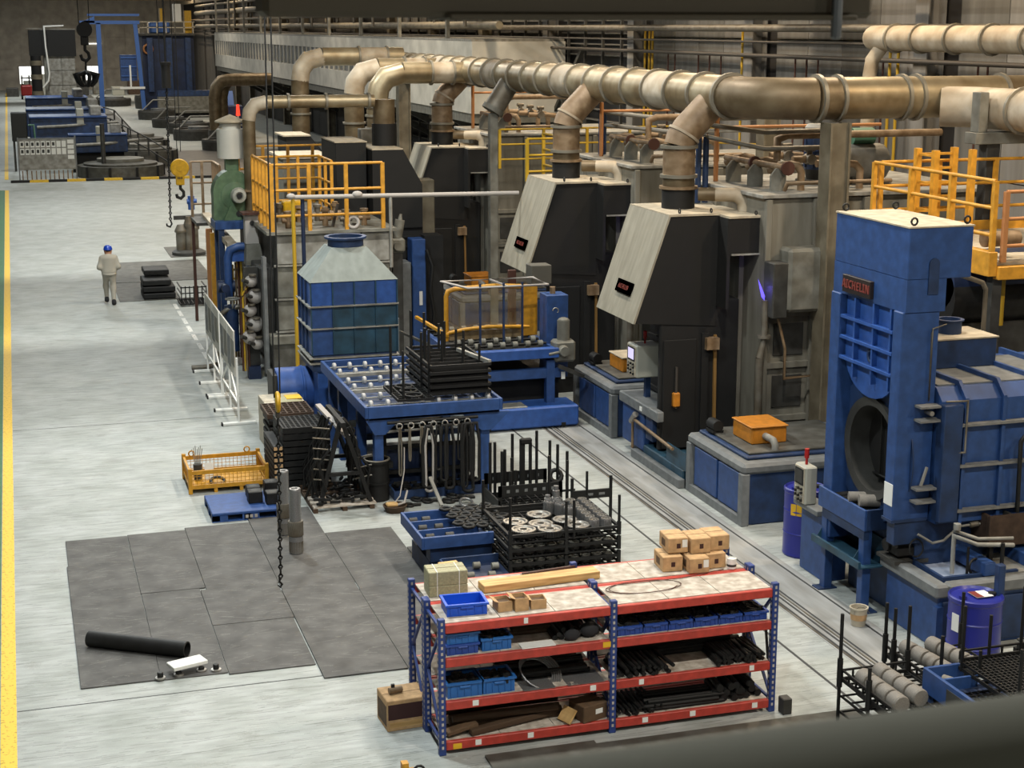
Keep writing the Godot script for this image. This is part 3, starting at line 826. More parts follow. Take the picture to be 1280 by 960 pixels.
	# quench tank on the near side with its orange cover box
	if true:
		var q0: float = [-22.85, -28.88, -40.2][nth]
		var k := thing("quench_tank", "blue quench tank with grey rim carrying an orange box, %s" % ["nearest furnace", "second furnace", "behind the yellow framed car"][nth], "tank", V(12, 0, q0 - 1.2), "quench tanks beside the furnaces")
		part("shell", MB.new().b6(11.08, 13.6, 0.0, 0.86, q0 - 2.2, q0 - 0.03, 0.02), M.blue_dark, k)
		part("rim", MB.new().b6(10.98, 13.7, 0.86, 1.04, q0 - 2.3, q0 + 0.0, 0.05), M.rim_grey, k)
		part("deck", MB.new().b6(11.16, 13.5, 1.04, 1.10, q0 - 2.2, q0 - 0.25, 0.02), M.blue_dark, k)
		part("cover_plate", MB.new().b6(11.24, 13.4, 1.10, 1.14, q0 - 2.1, q0 - 0.35, 0.01), M.plate_steel, k)
		part("corner_post", MB.new().b6(10.96, 11.1, 0, 0.88, q0 - 0.14, q0 + 0.02, 0.01), M.rim_grey, k)
		part("corner_post", MB.new().b6(10.96, 11.1, 0, 0.88, q0 - 2.28, q0 - 2.12, 0.01), M.rim_grey, k)
		part("sill", MB.new().b6(10.96, 11.1, 0, 0.14, q0 - 2.12, q0 - 0.14), M.rim_grey, k)
		part("panel", MB.new().b6(11.02, 11.09, 0.16, 0.84, q0 - 1.05, q0 - 0.2, 0.01), M.blue, k)
		part("panel", MB.new().b6(11.02, 11.09, 0.16, 0.84, q0 - 2.05, q0 - 1.12, 0.01), M.blue, k)
		var ob := thing("cover_box", "orange lidded cover box on the %s quench tank" % which, "box", V(11.8, 1.14, q0 - 1.2), "orange boxes on the tanks")
		part("body", MB.new().b6(11.5, 12.15, 1.14, 1.42, q0 - 1.55, q0 - 0.8, 0.02), M.box_orange, ob)
		part("lid", MB.new().b6(11.48, 12.17, 1.42, 1.45, q0 - 1.57, q0 - 0.78, 0.01), M.lit_dust_top if nth == 1 else M.box_orange, ob)
		part("spout", MB.new().tube([V(11.75, 1.28, q0 - 0.8), V(11.75, 1.28, q0 - 0.5), V(11.75, 1.22, q0 - 0.42), V(11.75, 1.1, q0 - 0.42)], 0.06, 10), M.grey_light, ob)
		var pm := thing("pump_motor", "small black pump motor behind the orange box of the %s tank" % which, "motor", V(11.3, 1.14, q0 - 1.9))
		part("body", MB.new().cyl(V(11.3, 1.26, q0 - 2.0), V(11.3, 1.26, q0 - 1.7), 0.1, -1, 12), M.black_steel, pm)
		part("foot", MB.new().b6(11.2, 11.4, 1.14, 1.18, q0 - 2.0, q0 - 1.7), M.black_steel, pm)

func furnaces() -> void:
	furnace(0.0, 0)
	furnace(6.4, 1)
	furnace(17.3, 2)
	# open loading station of the nearest furnace
	var t := thing("loading_station", "low blue loading station with grey kick plate in front of the nearest furnace", "loading table", V(11.2, 0, -26))
	part("kick_plate", MB.new().b6(10.85, 10.98, 0, 0.16, -27.5, -25.2, 0.01), M.rim_grey, t)
	part("tray", MB.new().b6(10.98, 11.9, 0.1, 0.3, -27.2, -25.3, 0.02), M.blue_teal, t)  # tray and plate paint a dark greenish haze as solid teal
	part("haze_plate", MB.new().b6(10.99, 11.02, 0.3, 0.62, -26.1, -25.2), M.blue_teal, t)
	part("side_box", MB.new().b6(10.98, 11.5, 0.16, 0.92, -28.3, -27.2, 0.02), M.blue, t)
	part("rim", MB.new().b6(10.9, 11.55, 0.92, 1.12, -28.3, -26.76, 0.02), M.rim_grey, t)
	part("rim", MB.new().b6(10.9, 11.04, 0.92, 1.12, -26.76, -26.35, 0.02), M.rim_grey, t)
	part("apron", MB.new().b6(10.98, 11.4, 0.45, 0.92, -27.1, -26.76, 0.01), M.blue_dark, t)
	part("switch_plate", MB.new().b6(10.89, 10.9, 0.97, 1.05, -27.2, -27.1), M.paper, t)
	part("gas_bar", MB.new().tube([V(10.9, 0.16, -27.55), V(10.9, 0.72, -27.55), V(10.9, 0.72, -27.4), V(10.9, 0.62, -25.6)], 0.03, 8), M.pipe_tan, t)
	part("bar_end", MB.new().cyl(V(10.9, 0.66, -27.62), V(10.9, 0.84, -27.42), 0.06, -1, 10), M.steel_bright, t)
	var p := thing("operator_console", "beige operator panel with a lit screen, red lamp above, under the nearest hood", "control panel", V(11.1, 1.12, -27.6))
	control_panel(p, V(10.88, 1.55, -27.85), V(11.4, 2.16, -27.35), true)
	part("stand", MB.new().b6(11.15, 11.25, 1.12, 1.56, -27.65, -27.55), M.blue_dark, p)
	part("arm", MB.new().b6(11.35, 11.6, 2.1, 2.16, -27.7, -27.5).b6(11.35, 11.5, 1.7, 2.0, -27.7, -27.5), M.grey_light, p)
	t = thing("valve_box", "small orange valve box on the black vestibule beside the beige panel", "box", V(11.5, 1.12, -26.55))
	part("body", MB.new().b6(11.28, 11.42, 1.15, 1.42, -26.6, -26.5, 0.02), M.box_orange, t)
	part("stem", MB.new().cyl(V(11.35, 1.12, -26.55), V(11.35, 1.9, -26.55), 0.03, -1, 6), M.pipe_dark, t)
	# blue pipe portal and tan rails above the nearest furnace
	t = thing("pipe_portal", "pair of blue posts carrying two level pipes above the nearest furnace roof", "pipework", V(12.6, 4.7, -27.6))
	part("post", MB.new().cyl(V(12.45, 4.7, -28.3), V(12.45, 6.2, -28.3), 0.06, -1, 8), M.blue_dark, t)
	part("post", MB.new().cyl(V(12.6, 4.7, -28.3), V(12.6, 5.95, -28.3), 0.06, -1, 8), M.blue_dark, t)
	part("pipe", MB.new().tube([V(12.45, 6.2, -28.3), V(13.2, 6.1, -27.0), V(14.9, 6.12, -27.0)], 0.045, 8), M.pipe_grey, t)
	part("pipe", MB.new().tube([V(12.6, 5.95, -28.3), V(13.2, 5.8, -27.0), V(14.9, 5.8, -27.0)], 0.045, 8), M.pipe_grey, t)
	t = thing("pipe_portal", "blue post and two long pale pipes behind the second hood", "pipework", V(12.5, 4.6, -37))
	part("post", MB.new().cyl(V(13.2, 4.6, -35.6), V(13.2, 6.1, -35.6), 0.1, -1, 8), M.blue_dark, t)
	part("pipe", MB.new().tube([V(13.2, 6.05, -35.6), V(14.2, 5.95, -33.8), V(17, 5.95, -33.8)], 0.05, 8), M.grey_light, t)
	part("pipe", MB.new().tube([V(13.2, 5.75, -35.6), V(14.2, 5.68, -33.8), V(17, 5.68, -33.8)], 0.05, 8), M.grey_light, t)
	# walkway rails behind the hoods
	railing("yellow railing on the walkway behind the second hood", [V(12.0, 4.4, -40.0), V(16.8, 4.4, -40.0), V(18.5, 4.4, -38.0)], 1.0, "gas_yellow", 0.028, 6)
	railing("yellow railing in front of the second chimney", [V(11.6, 4.4, -36.4), V(12.6, 4.4, -36.4), V(12.6, 4.4, -38.2)], 1.0, "gas_yellow", 0.03, 3)

func control_panel(t: Node3D, a: Vector3, b: Vector3, lamp_lit: bool) -> void:
	part("box", MB.new().box(a, b, 0.02), M.panel_grey, t)
	var w := b.z - a.z
	var h := b.y - a.y
	var f := part("front_plate", MB.new().b6(a.x - 0.012, a.x, a.y + 0.02, b.y - 0.02, a.z + 0.03, b.z - 0.03), M.beige, t)
	part("bezel", MB.new().b6(a.x - 0.022, a.x - 0.012, a.y + h * 0.5, a.y + h * 0.92, a.z + w * 0.15, b.z - w * 0.15), M.ink, f)
	part("screen", MB.new().b6(a.x - 0.026, a.x - 0.022, a.y + h * 0.55, a.y + h * 0.88, a.z + w * 0.22, b.z - w * 0.22), M.screen if lamp_lit else M.grey_dark, f)
	for r in 4:
		for k in 3:
			part("button", MB.new().cyl(V(a.x - 0.012, a.y + h * (0.1 + 0.1 * r), a.z + w * (0.25 + 0.25 * k)), V(a.x - 0.04, a.y + h * (0.1 + 0.1 * r), a.z + w * (0.25 + 0.25 * k)), 0.022, -1, 8), M.ink if (r + k) % 3 else M.grey_light, f)
	var c := (a + b) * 0.5
	part("signal_lamp", MB.new().cyl(V(c.x, b.y, c.z), V(c.x, b.y + 0.1, c.z), 0.02, -1, 8).cyl(V(c.x, b.y + 0.1, c.z), V(c.x, b.y + 0.24, c.z), 0.035, -1, 10), M.red, t)

func railing(label: String, pts: Array, h: float, m: String, r: float, posts: int, called := "railing", mid := 2) -> Node3D:
	var t := thing(called, label, "railing", pts[0])
	var total := 0.0
	for i in pts.size() - 1: total += pts[i].distance_to(pts[i + 1])
	for k in mid + 1:
		var up: Vector3 = Vector3.UP * h * (1.0 - float(k) / (mid + 0.6))
		part("rail", MB.new().tube(pts.map(func(p): return p + up), r, 6), M[m], t)
	for i in pts.size() - 1:
		var n := maxi(1, int(round(posts * pts[i].distance_to(pts[i + 1]) / total)))
		for k in (n + 1 if i == pts.size() - 2 else n):
			var p: Vector3 = pts[i].lerp(pts[i + 1], float(k) / n)
			part("post", MB.new().bar(p, p + Vector3.UP * h, r * 2.4), M[m], t)
	return t

# ---------------------------------------------------------------- blue washing press, drums, tank and baskets on the right
func lattice(t: Node3D, x0: float, x1: float, z0: float, z1: float, y: float, nx: int, nz: int, w: float, h: float, m: String) -> void:
	var mb := MB.new()
	for i in nx + 1:
		var x := lerpf(x0, x1, float(i) / nx)
		mb.b6(x - w / 2, x + w / 2, y, y + h, z0, z1)
	for i in nz + 1:
		var z := lerpf(z0, z1, float(i) / nz)
		mb.b6(x0, x1, y + 0.004, y + h - 0.004, z - w / 2, z + w / 2)
	part("grid", mb, M[m], t).set_meta("kind", "stuff")

func ladder_side(t: Node3D, a: Vector3, b: Vector3, h: float, m: String, n := 5) -> void:   # two rails with short uprights
	var mb := MB.new()
	mb.bar(a, b, 0.022).bar(a + V(0, h, 0), b + V(0, h, 0), 0.022)
	for i in n + 1: mb.bar(a.lerp(b, float(i) / n), a.lerp(b, float(i) / n) + V(0, h, 0), 0.02)
	part("side_rail", mb, M[m], t)

func drum(called: String, label: String, x: float, z: float, r: float, h: float) -> Node3D:
	var t := thing(called, label, "drum", V(x, 0, z), "blue drums")
	part("body", MB.new().lathe(V(x, 0, z), Vector3.UP, [[0, 0], [r * 0.97, 0], [r, 0.03], [r * 0.985, 0.06], [r * 0.985, h * 0.33], [r * 1.01, h * 0.345], [r * 0.985, h * 0.36], [r * 0.985, h * 0.66], [r * 1.01, h * 0.675], [r * 0.985, h * 0.69], [r * 0.985, h - 0.08], [r * 1.02, h - 0.06], [r * 1.02, h - 0.015], [r * 0.97, h], [r * 0.9, h - 0.03], [0, h - 0.025]], 28), M.drum_blue, t)
	for s in [-1.0, 1.0]:
		part("bung", MB.new().cyl(V(x + s * r * 0.62, h - 0.03, z + r * 0.1), V(x + s * r * 0.62, h + 0.015, z + r * 0.1), 0.05, -1, 12), M.drum_blue if s < 0 else M.ink, t)
	return t

func washing_line() -> void:
	var t := thing("washing_press", "tall blue press tower with raised ribbed door, round opening and long blue body", "machine", V(11.8, 0, -19))
	part("head_box", MB.new().b6(10.9, 11.84, 4.80, 5.47, -19.97, -18.03, 0.01).b6(10.9, 11.48, 4.37, 4.80, -19.97, -18.03), M.blue, t)
	part("head_lid", MB.new().b6(10.89, 11.85, 5.47, 5.49, -19.98, -18.02), M.lit_dust_top, t)  # lid coloured pale for the lamp glare on the blue head
	for p in [V(11.0, 5.5, -18.1), V(11.78, 5.5, -18.1), V(11.0, 5.5, -19.9), V(11.78, 5.5, -19.9)]:
		part("lifting_eye", MB.new().ring(p + V(0, 0.05, 0), V(0, 0, 1), 0.045, 0.014, 10, 5), M.dark_steel, t)
	part("hatch", MB.new().cyl(V(11.28, 5.0, -18.03), V(11.28, 5.0, -18.01), 0.075, -1, 14).b6(11.205, 11.355, 4.6, 5.0, -18.03, -18.012), M.blue_dark, t)
	var sg := part("sign", MB.new().b6(10.84, 10.9, 4.42, 4.66, -19.62, -18.86, 0.006), M.sign_dark, t)
	lettering("lettering", "AICHELIN", 0.12, 0.012, M.sign_red, Basis(Vector3(0, 0, 1), Vector3.UP, Vector3(-1, 0, 0)), V(10.835, 4.54, -19.24), sg)
	part("post", MB.new().b6(10.87, 11.42, 1.52, 4.37, -18.28, -18.05, 0.01), M.blue, t)
	part("post", MB.new().b6(10.87, 11.42, 0.8, 4.37, -19.97, -19.72, 0.01), M.blue, t)
	part("foot_cover", MB.new().b6(10.86, 11.4, 1.52, 1.56, -18.3, -18.04).b6(10.93, 11.4, 1.2, 1.52, -18.26, -18.07), M.blue_dark, t)
	part("notice", MB.new().b6(10.862, 10.87, 1.75, 2.05, -18.27, -18.06), M.paper, t)
	# raised door with its ribs and rounded lower edge
	var pl := PackedVector2Array([Vector2(4.36, -19.7), Vector2(4.36, -18.3)])
	for i in 13:
		var a := PI * i / 12.0
		pl.append(Vector2(3.55 - 0.52 * sin(a), -19.0 + 0.7 * cos(a)))
	var dr := part("door", MB.new().prism(pl, 0, 10.98, 11.03), M.blue_bright, t)
	for y in [4.06, 3.77, 3.48]: part("rib", MB.new().b6(10.88, 10.98, y - 0.02, y + 0.02, -19.7, -18.3), M.blue_bright, dr)
	for z in [-19.35, -18.85, -18.4]: part("rib", MB.new().b6(10.90, 10.98, 3.25, 4.36, z - 0.02, z + 0.02), M.blue_bright, dr)
	part("boss", MB.new().ring(V(10.96, 3.62, -18.95), V(1, 0, 0), 0.08, 0.025, 14, 6), M.blue_dark, dr)
	# the round throat behind the door
	part("throat_ring", MB.new().lathe(V(11.06, 2.3, -19.0), V(1, 0, 0), [[0.60, 0.36], [0.60, 0.0], [0.72, -0.02], [0.72, 0.36]], 40), M.grey_dark, t)
	part("throat_plate", MB.new().lathe(V(11.10, 2.3, -19.0), V(1, 0, 0), [[0.70, 0.0], [1.02, 0.0], [1.02, 0.02], [0.70, 0.02]], 40), M.blue_dark, t)
	part("throat_plate", MB.new().b6(11.13, 11.16, 2.9, 4.36, -19.72, -18.28), M.blue_dark, t)
	part("throat_back", MB.new().cyl(V(11.37, 2.3, -19.0), V(11.43, 2.3, -19.0), 0.66, -1, 28), M.soot, t)
	for z in [-19.2, -18.85]: part("spray_pipe", MB.new().cyl(V(11.33, 1.75, z), V(11.33, 2.85, z), 0.018, -1, 6), M.dark_steel, t)
	part("spray_pipe", MB.new().cyl(V(11.32, 1.85, -19.35), V(11.32, 1.85, -18.65), 0.018, -1, 6), M.dark_steel, t)
	# long body to the right
	var bp := PackedVector2Array([Vector2(1.5, -17.9), Vector2(3.18, -17.9), Vector2(3.34, -18.06), Vector2(3.34, -19.8), Vector2(3.18, -19.96), Vector2(1.5, -19.96)])
	part("body", MB.new().prism(bp, 0, 11.44, 15.2), M.blue, t)
	part("body_top", MB.new().b6(11.5, 15.1, 3.34, 3.36, -19.6, -18.12), M.rim_grey, t)
	for x in [11.78, 12.36, 12.95, 13.6, 14.3]:
		var rp := PackedVector2Array([Vector2(1.5, -17.84), Vector2(3.22, -17.84), Vector2(3.42, -18.04), Vector2(3.42, -19.85), Vector2(3.3, -19.85), Vector2(3.3, -18.1), Vector2(3.14, -17.92), Vector2(1.5, -17.92)])
		part("rib", MB.new().prism(rp, 0, x - 0.025, x + 0.025), M.blue, t)
	for y in [2.86, 2.3, 1.68]:
		part("ledge", MB.new().b6(11.44, 15.2, y - 0.018, y + 0.018, -17.9, -17.8), M.ledge_dust, t)
	part("side_cabinet", MB.new().b6(11.42, 11.7, 1.55, 3.15, -17.98, -17.78, 0.01), M.blue_dark, t)
	for y in [3.12, 2.93, 2.0, 1.82]: part("ledge", MB.new().b6(11.12, 11.5, y - 0.015, y + 0.015, -18.05, -17.88), M.ledge_dust, t)
	part("lever", MB.new().bar(V(11.2, 2.05, -17.92), V(11.28, 2.3, -17.92), 0.03), M.grey_light, t)
	part("bolt", MB.new().cyl(V(11.3, 3.03, -18.05), V(11.3, 3.03, -17.9), 0.035, -1, 8), M.steel_bright, t)
	part("base", MB.new().b6(11.3, 15.2, 0, 1.5, -19.9, -18.12, 0.02), M.blue_dark, t)
	var cbx := part("steam_box", MB.new().b6(11.98, 12.96, 3.36, 3.76, -19.75, -19.0, 0.01), M.blue_dark, t)
	part("steam_box_lid", MB.new().b6(11.96, 12.98, 3.76, 3.78, -19.77, -18.98), M.lit_dust_top, cbx)
	part("steam_pipe", MB.new().lathe(V(12.44, 3.78, -19.4), Vector3.UP, [[0.17, 0], [0.17, 0.18], [0.2, 0.18], [0.2, 0.2], [0.15, 0.2], [0.15, 0.02], [0, 0.02]], 18), M.blue_dark, cbx)
	part("conduit", MB.new().tube([V(11.3, 4.1, -18.02), V(11.3, 3.2, -18.0), V(11.3, 4.15, -18.0), V(11.5, 4.2, -18.0)], 0.01, 5), M.pipe_grey, t)
	part("grab_rail", MB.new().tube([V(11.45, 3.2, -17.82), V(11.75, 3.2, -17.78), V(11.75, 2.5, -17.78), V(11.62, 2.5, -17.8)], 0.014, 6), M.pipe_grey, t)
	part("pipe_loop", MB.new().tube([V(12.62, 1.6, -17.78), V(12.56, 2.6, -17.72), V(12.66, 2.72, -17.72), V(14.5, 2.8, -17.72)], 0.03, 8), M.dark_steel, t)
	solo("bent_pipe", MB.new().tube([V(12.1, 4.78, -19.7), V(13.0, 4.45, -19.5), V(13.06, 4.35, -19.5), V(13.06, 3.36, -19.5)], 0.035, 8), M.pipe_grey, "bent pale pipe rail above the blue body beside its steam box", "pipe", V(13.06, 3.36, -19.5))
	# infeed roller pan with its drip trough
	t = thing("infeed_table", "blue infeed table with dark rollers in its pan and a drip trough on legs", "roller table", V(10.9, 0, -19.3))
	var zs := [-20.0, -18.66]
	part("pan_side", MB.new().b6(10.82, 10.86, 1.22, 1.52, zs[0], zs[1], 0.006), M.blue, t)
	part("pan_side", MB.new().b6(10.86, 11.3, 1.22, 1.52, zs[1] - 0.04, zs[1], 0.006), M.blue_dark, t)
	part("pan_floor", MB.new().b6(10.86, 11.4, 1.22, 1.26, zs[0], zs[1] - 0.04), M.soot, t)
	for k in 6: part("roller", MB.new().cyl(V(10.92, 1.44, -19.86 + k * 0.2), V(11.35, 1.44, -19.86 + k * 0.2), 0.055, -1, 10), M.dark_steel, t)
	part("beam", MB.new().b6(10.84, 10.92, 1.08, 1.22, -19.9, -18.7), M.blue_dark, t)
	for z in [-19.85, -18.78]: part("leg", MB.new().b6(10.85, 10.98, 0.0, 1.22, z - 0.07, z + 0.07, 0.008), M.blue, t)
	part("trough", MB.new().b6(10.72, 10.76, 0.70, 0.80, -19.98, -18.6).b6(10.76, 11.3, 0.70, 0.72, -19.98, -18.6).b6(11.26, 11.3, 0.72, 1.0, -19.98, -18.6), M.blue_teal, t)
	for z in [-19.85, -18.78]: part("gusset", MB.new().prism(PackedVector2Array([Vector2(10.85, 0.72), Vector2(10.85, 0.9), Vector2(10.74, 0.72)]), 2, z - 0.07, z - 0.06), M.blue_teal, t)
	part("pan_foot", MB.new().b6(10.75, 11.05, 0, 0.02, -19.95, -19.75).b6(10.8, 11.1, 0, 0.02, -18.88, -18.68), M.blue_dark, t)
	for q in [[-19.12, 10.98, 0.075], [-18.86, 11.0, 0.09]]:
		var s := thing("ceramic_roll", "%s grey ceramic roll on the infeed rollers of the blue press" % ["farther, thinner" if q[0] < -19.0 else "nearer, thicker"], "roll", V(q[1], 1.5, q[0]), "ceramic rolls")
		part("body", MB.new().cyl(V(q[1] - 0.14, 1.5 + q[2], q[0] - 0.05), V(q[1] + 0.14, 1.5 + q[2], q[0] + 0.05), q[2], -1, 14), M.ceramic, s)
	# panel cabinet and drum beside it
	t = thing("operator_console", "beige operator panel with dark screen standing before the blue drum", "control panel", V(10.95, 0, -20.6))
	control_panel(t, V(10.83, 1.08, -20.78), V(11.02, 1.66, -20.42), false)
	part("shelf", MB.new().b6(10.86, 11.2, 1.0, 1.08, -20.85, -20.1, 0.01), M.rim_grey, t)
	part("cabinet", MB.new().b6(10.98, 11.35, 0, 1.0, -20.8, -20.05, 0.01), M.blue, t)
	t = drum("oil_drum", "blue drum with an orange label behind the beige operator panel", 11.32, -21.35, 0.32, 1.08)
	part("label", MB.new().prism(PackedVector2Array([Vector2(11.32 - 0.321 * cos(0.9), -21.35 + 0.321 * sin(0.9)), Vector2(11.32 - 0.325 * cos(1.2), -21.35 + 0.325 * sin(1.2)), Vector2(11.32 - 0.325 * cos(0.4), -21.35 + 0.325 * sin(0.4)), Vector2(11.32 - 0.321 * cos(0.5), -21.35 + 0.321 * sin(0.5))]), 1, 0.68, 0.86), M.label_yellow, t)
	t = drum("oil_drum", "large blue drum with a paper sheet on its lid before the wash tank", 11.28, -16.62, 0.34, 0.98)
	part("lid_paper", MB.new().b6(11.22, 11.46, 0.975, 0.98, -16.72, -16.5), M.paper, t)
	part("lid_print", MB.new().b6(11.22, 11.32, 0.98, 0.982, -16.72, -16.5), M.sign_red, t)
	part("label", MB.new().prism(PackedVector2Array([Vector2(11.28 - 0.34, -16.6), Vector2(11.28 - 0.345, -16.6), Vector2(11.28 - 0.325, -16.48), Vector2(11.28 - 0.32, -16.48)]), 1, 0.55, 0.78), M.paper, t)
	# pail on the floor
	t = thing("paint_pail", "small cream plastic pail on the floor before the wash tank", "bucket", V(10.62, 0, -18.35))
	part("body", MB.new().lathe(V(10.62, 0, -18.35), Vector3.UP, [[0, 0], [0.095, 0], [0.12, 0.24], [0.13, 0.245], [0.13, 0.265], [0.11, 0.265], [0.088, 0.02], [0, 0.02]], 20), M.beige, t)
	part("label", MB.new().lathe(V(10.62, 0, -18.35), Vector3.UP, [[0.108, 0.09], [0.117, 0.175]], 20), M.carton, t)
	part("handle", MB.new().ring(V(10.62, 0.17, -18.25), V(0, 0.6, 0.8), 0.12, 0.005, 12, 5, 0.2, PI - 0.2), M.pipe_grey, t)
	# wash tank in the right foreground
	t = thing("wash_tank", "blue wash tank with thick grey rim and pale liquid behind the large drum", "tank", V(12, 0, -17.6))
	part("shell", MB.new().b6(11.14, 14.2, 0, 0.74, -18.55, -17.25, 0.015), M.blue, t)
	part("rim", MB.new().b6(11.04, 11.24, 0.74, 0.92, -18.6, -17.15, 0.03).b6(11.24, 14.3, 0.74, 0.92, -17.33, -17.15, 0.03), M.rim_grey, t)
	part("coaming", MB.new().b6(11.26, 11.3, 0.8, 0.95, -18.6, -17.35).b6(11.3, 12.4, 0.8, 0.95, -17.4, -17.35).b6(11.3, 12.4, 0.8, 0.95, -18.6, -18.55), M.blue_dark, t)
	part("liquid", MB.new().b6(11.3, 12.3, 0.78, 0.86, -18.55, -17.4), M.liquid, t)
	part("cross_beam", MB.new().b6(11.85, 12.02, 0.92, 1.1, -18.6, -17.3, 0.01), M.blue, t)
	part("cross_beam", MB.new().b6(12.6, 12.78, 0.92, 1.1, -18.6, -17.3, 0.01), M.blue, t)
	part("deck", MB.new().b6(12.05, 14.2, 0.86, 0.92, -18.5, -17.35), M.grey_light, t)
	part("front_panel", MB.new().b6(11.2, 14.0, 0.05, 0.66, -17.25, -17.22, 0.01), M.blue_dark, t)
	part("skirt_post", MB.new().b6(11.1, 11.2, 0, 0.6, -17.3, -17.2), M.blue, t)
	part("hand_wheel", MB.new().ring(V(11.82, 1.0, -17.5), V(0.3, 0.1, 1), 0.1, 0.02, 16, 6), M.dark_steel, t)
	t = thing("pipe_stand", "pale bent pipes standing on the wash tank edge above the drum lid", "pipework", V(11.7, 0.92, -17.6))
	part("pipe", MB.new().tube([V(11.55, 0.9, -17.6), V(11.55, 1.42, -17.6), V(11.75, 1.36, -17.35), V(12.3, 1.3, -17.35)], 0.03, 8), M.grey_light, t)
	part("pipe", MB.new().tube([V(11.6, 1.46, -17.7), V(11.82, 1.4, -17.45), V(12.35, 1.36, -17.45)], 0.025, 8), M.grey_light, t)
	part("post", MB.new().cyl(V(11.68, 0.9, -17.45), V(11.68, 1.3, -17.45), 0.02, -1, 6), M.dark_steel, t)
	part("post", MB.new().cyl(V(12.1, 0.9, -17.3), V(12.1, 1.36, -17.3), 0.03, -1, 6), M.dark_steel, t)
	part("valve", MB.new().cyl(V(11.6, 1.5, -17.62), V(11.6, 1.58, -17.62), 0.05, -1, 8), M.grey_light, t)
	t = thing("skimmer_box", "weathered grey open tank box on a stand above the wash tank", "box", V(12.8, 0.92, -17.9))
	part("wall", MB.new().b6(12.15, 13.6, 1.16, 1.6, -17.75, -17.7, 0.01), M.rust_steel, t)
	part("wall", MB.new().b6(12.15, 12.2, 1.16, 1.6, -18.5, -17.75, 0.01), M.rust_steel, t)
	part("wall", MB.new().b6(12.2, 13.6, 1.16, 1.6, -18.5, -18.45, 0.01), M.grey_dark, t)
	part("bottom", MB.new().b6(12.2, 13.6, 1.16, 1.2, -18.45, -17.75), M.soot, t)
	for x in [12.5, 13.0, 13.3]: part("cross_bar", MB.new().b6(x - 0.02, x + 0.02, 1.55, 1.6, -18.45, -17.75), M.grey_dark, t)
	for p in [[12.25, -17.8], [12.25, -18.4], [13.5, -17.8], [13.5, -18.4]]: part("leg", MB.new().b6(p[0] - 0.03, p[0] + 0.03, 0.92, 1.16, p[1] - 0.03, p[1] + 0.03), M.dark_steel, t)
	t = thing("pump_hose", "pale hose drooping from the machine body to the grey tank box", "hose", V(11.9, 1.2, -18))
	part("hose", MB.new().tube([V(11.25, 1.35, -18.0), V(11.45, 1.22, -17.95), V(11.62, 1.24, -17.95), V(11.85, 1.42, -17.95), V(12.35, 1.45, -17.9)], 0.018, 6), M.grey_light, t)
	part("coupling", MB.new().cyl(V(12.0, 1.43, -17.93), V(12.12, 1.44, -17.92), 0.04, -1, 8), M.pipe_grey, t)
	t = thing("pump_unit", "dark pump and cable coils under the infeed end of the blue press", "pump", V(11.2, 0.9, -18.3))
	part("body", MB.new().b6(11.05, 11.5, 0.98, 1.14, -18.5, -18.15, 0.03).cyl(V(11.0, 1.1, -18.4), V(11.3, 1.1, -18.4), 0.09, -1, 10), M.soot, t)
	part("shelf", MB.new().b6(10.98, 11.5, 0.9, 0.95, -18.58, -18.1), M.grey_dark, t)
	part("cable_coil", MB.new().ring(V(11.25, 1.15, -18.02), V(0.2, 0.2, 1), 0.12, 0.012, 14, 5), M.ink, t)
	solo("steel_post", MB.new().b6(11.55, 11.65, 0, 1.35, -16.65, -16.55, 0.008), M.blue_dark, "narrow dark blue post right of the large drum", "post", V(11.6, 0, -16.6))
	baskets_right()
	platform_right()

func ceramic_row(label: String, a: Vector3, b: Vector3, r: float, n: int) -> void:
	for i in n:
		var p := a.lerp(b, (i + 0.06) / n)
		var q := a.lerp(b, (i + 0.94) / n)
		solo("ceramic_roll", MB.new().lathe(p, q - p, [[0, 0], [r * 0.35, 0], [r * 0.35, 0.01], [r * 0.9, 0.01], [r, 0.025], [r, p.distance_to(q) - 0.02], [r * 0.9, p.distance_to(q)], [0, p.distance_to(q)]], 16), M.ceramic, "%s %s" % [["farthest", "second farthest", "second nearest", "nearest"][i], label], "roll", p, "ceramic rolls")

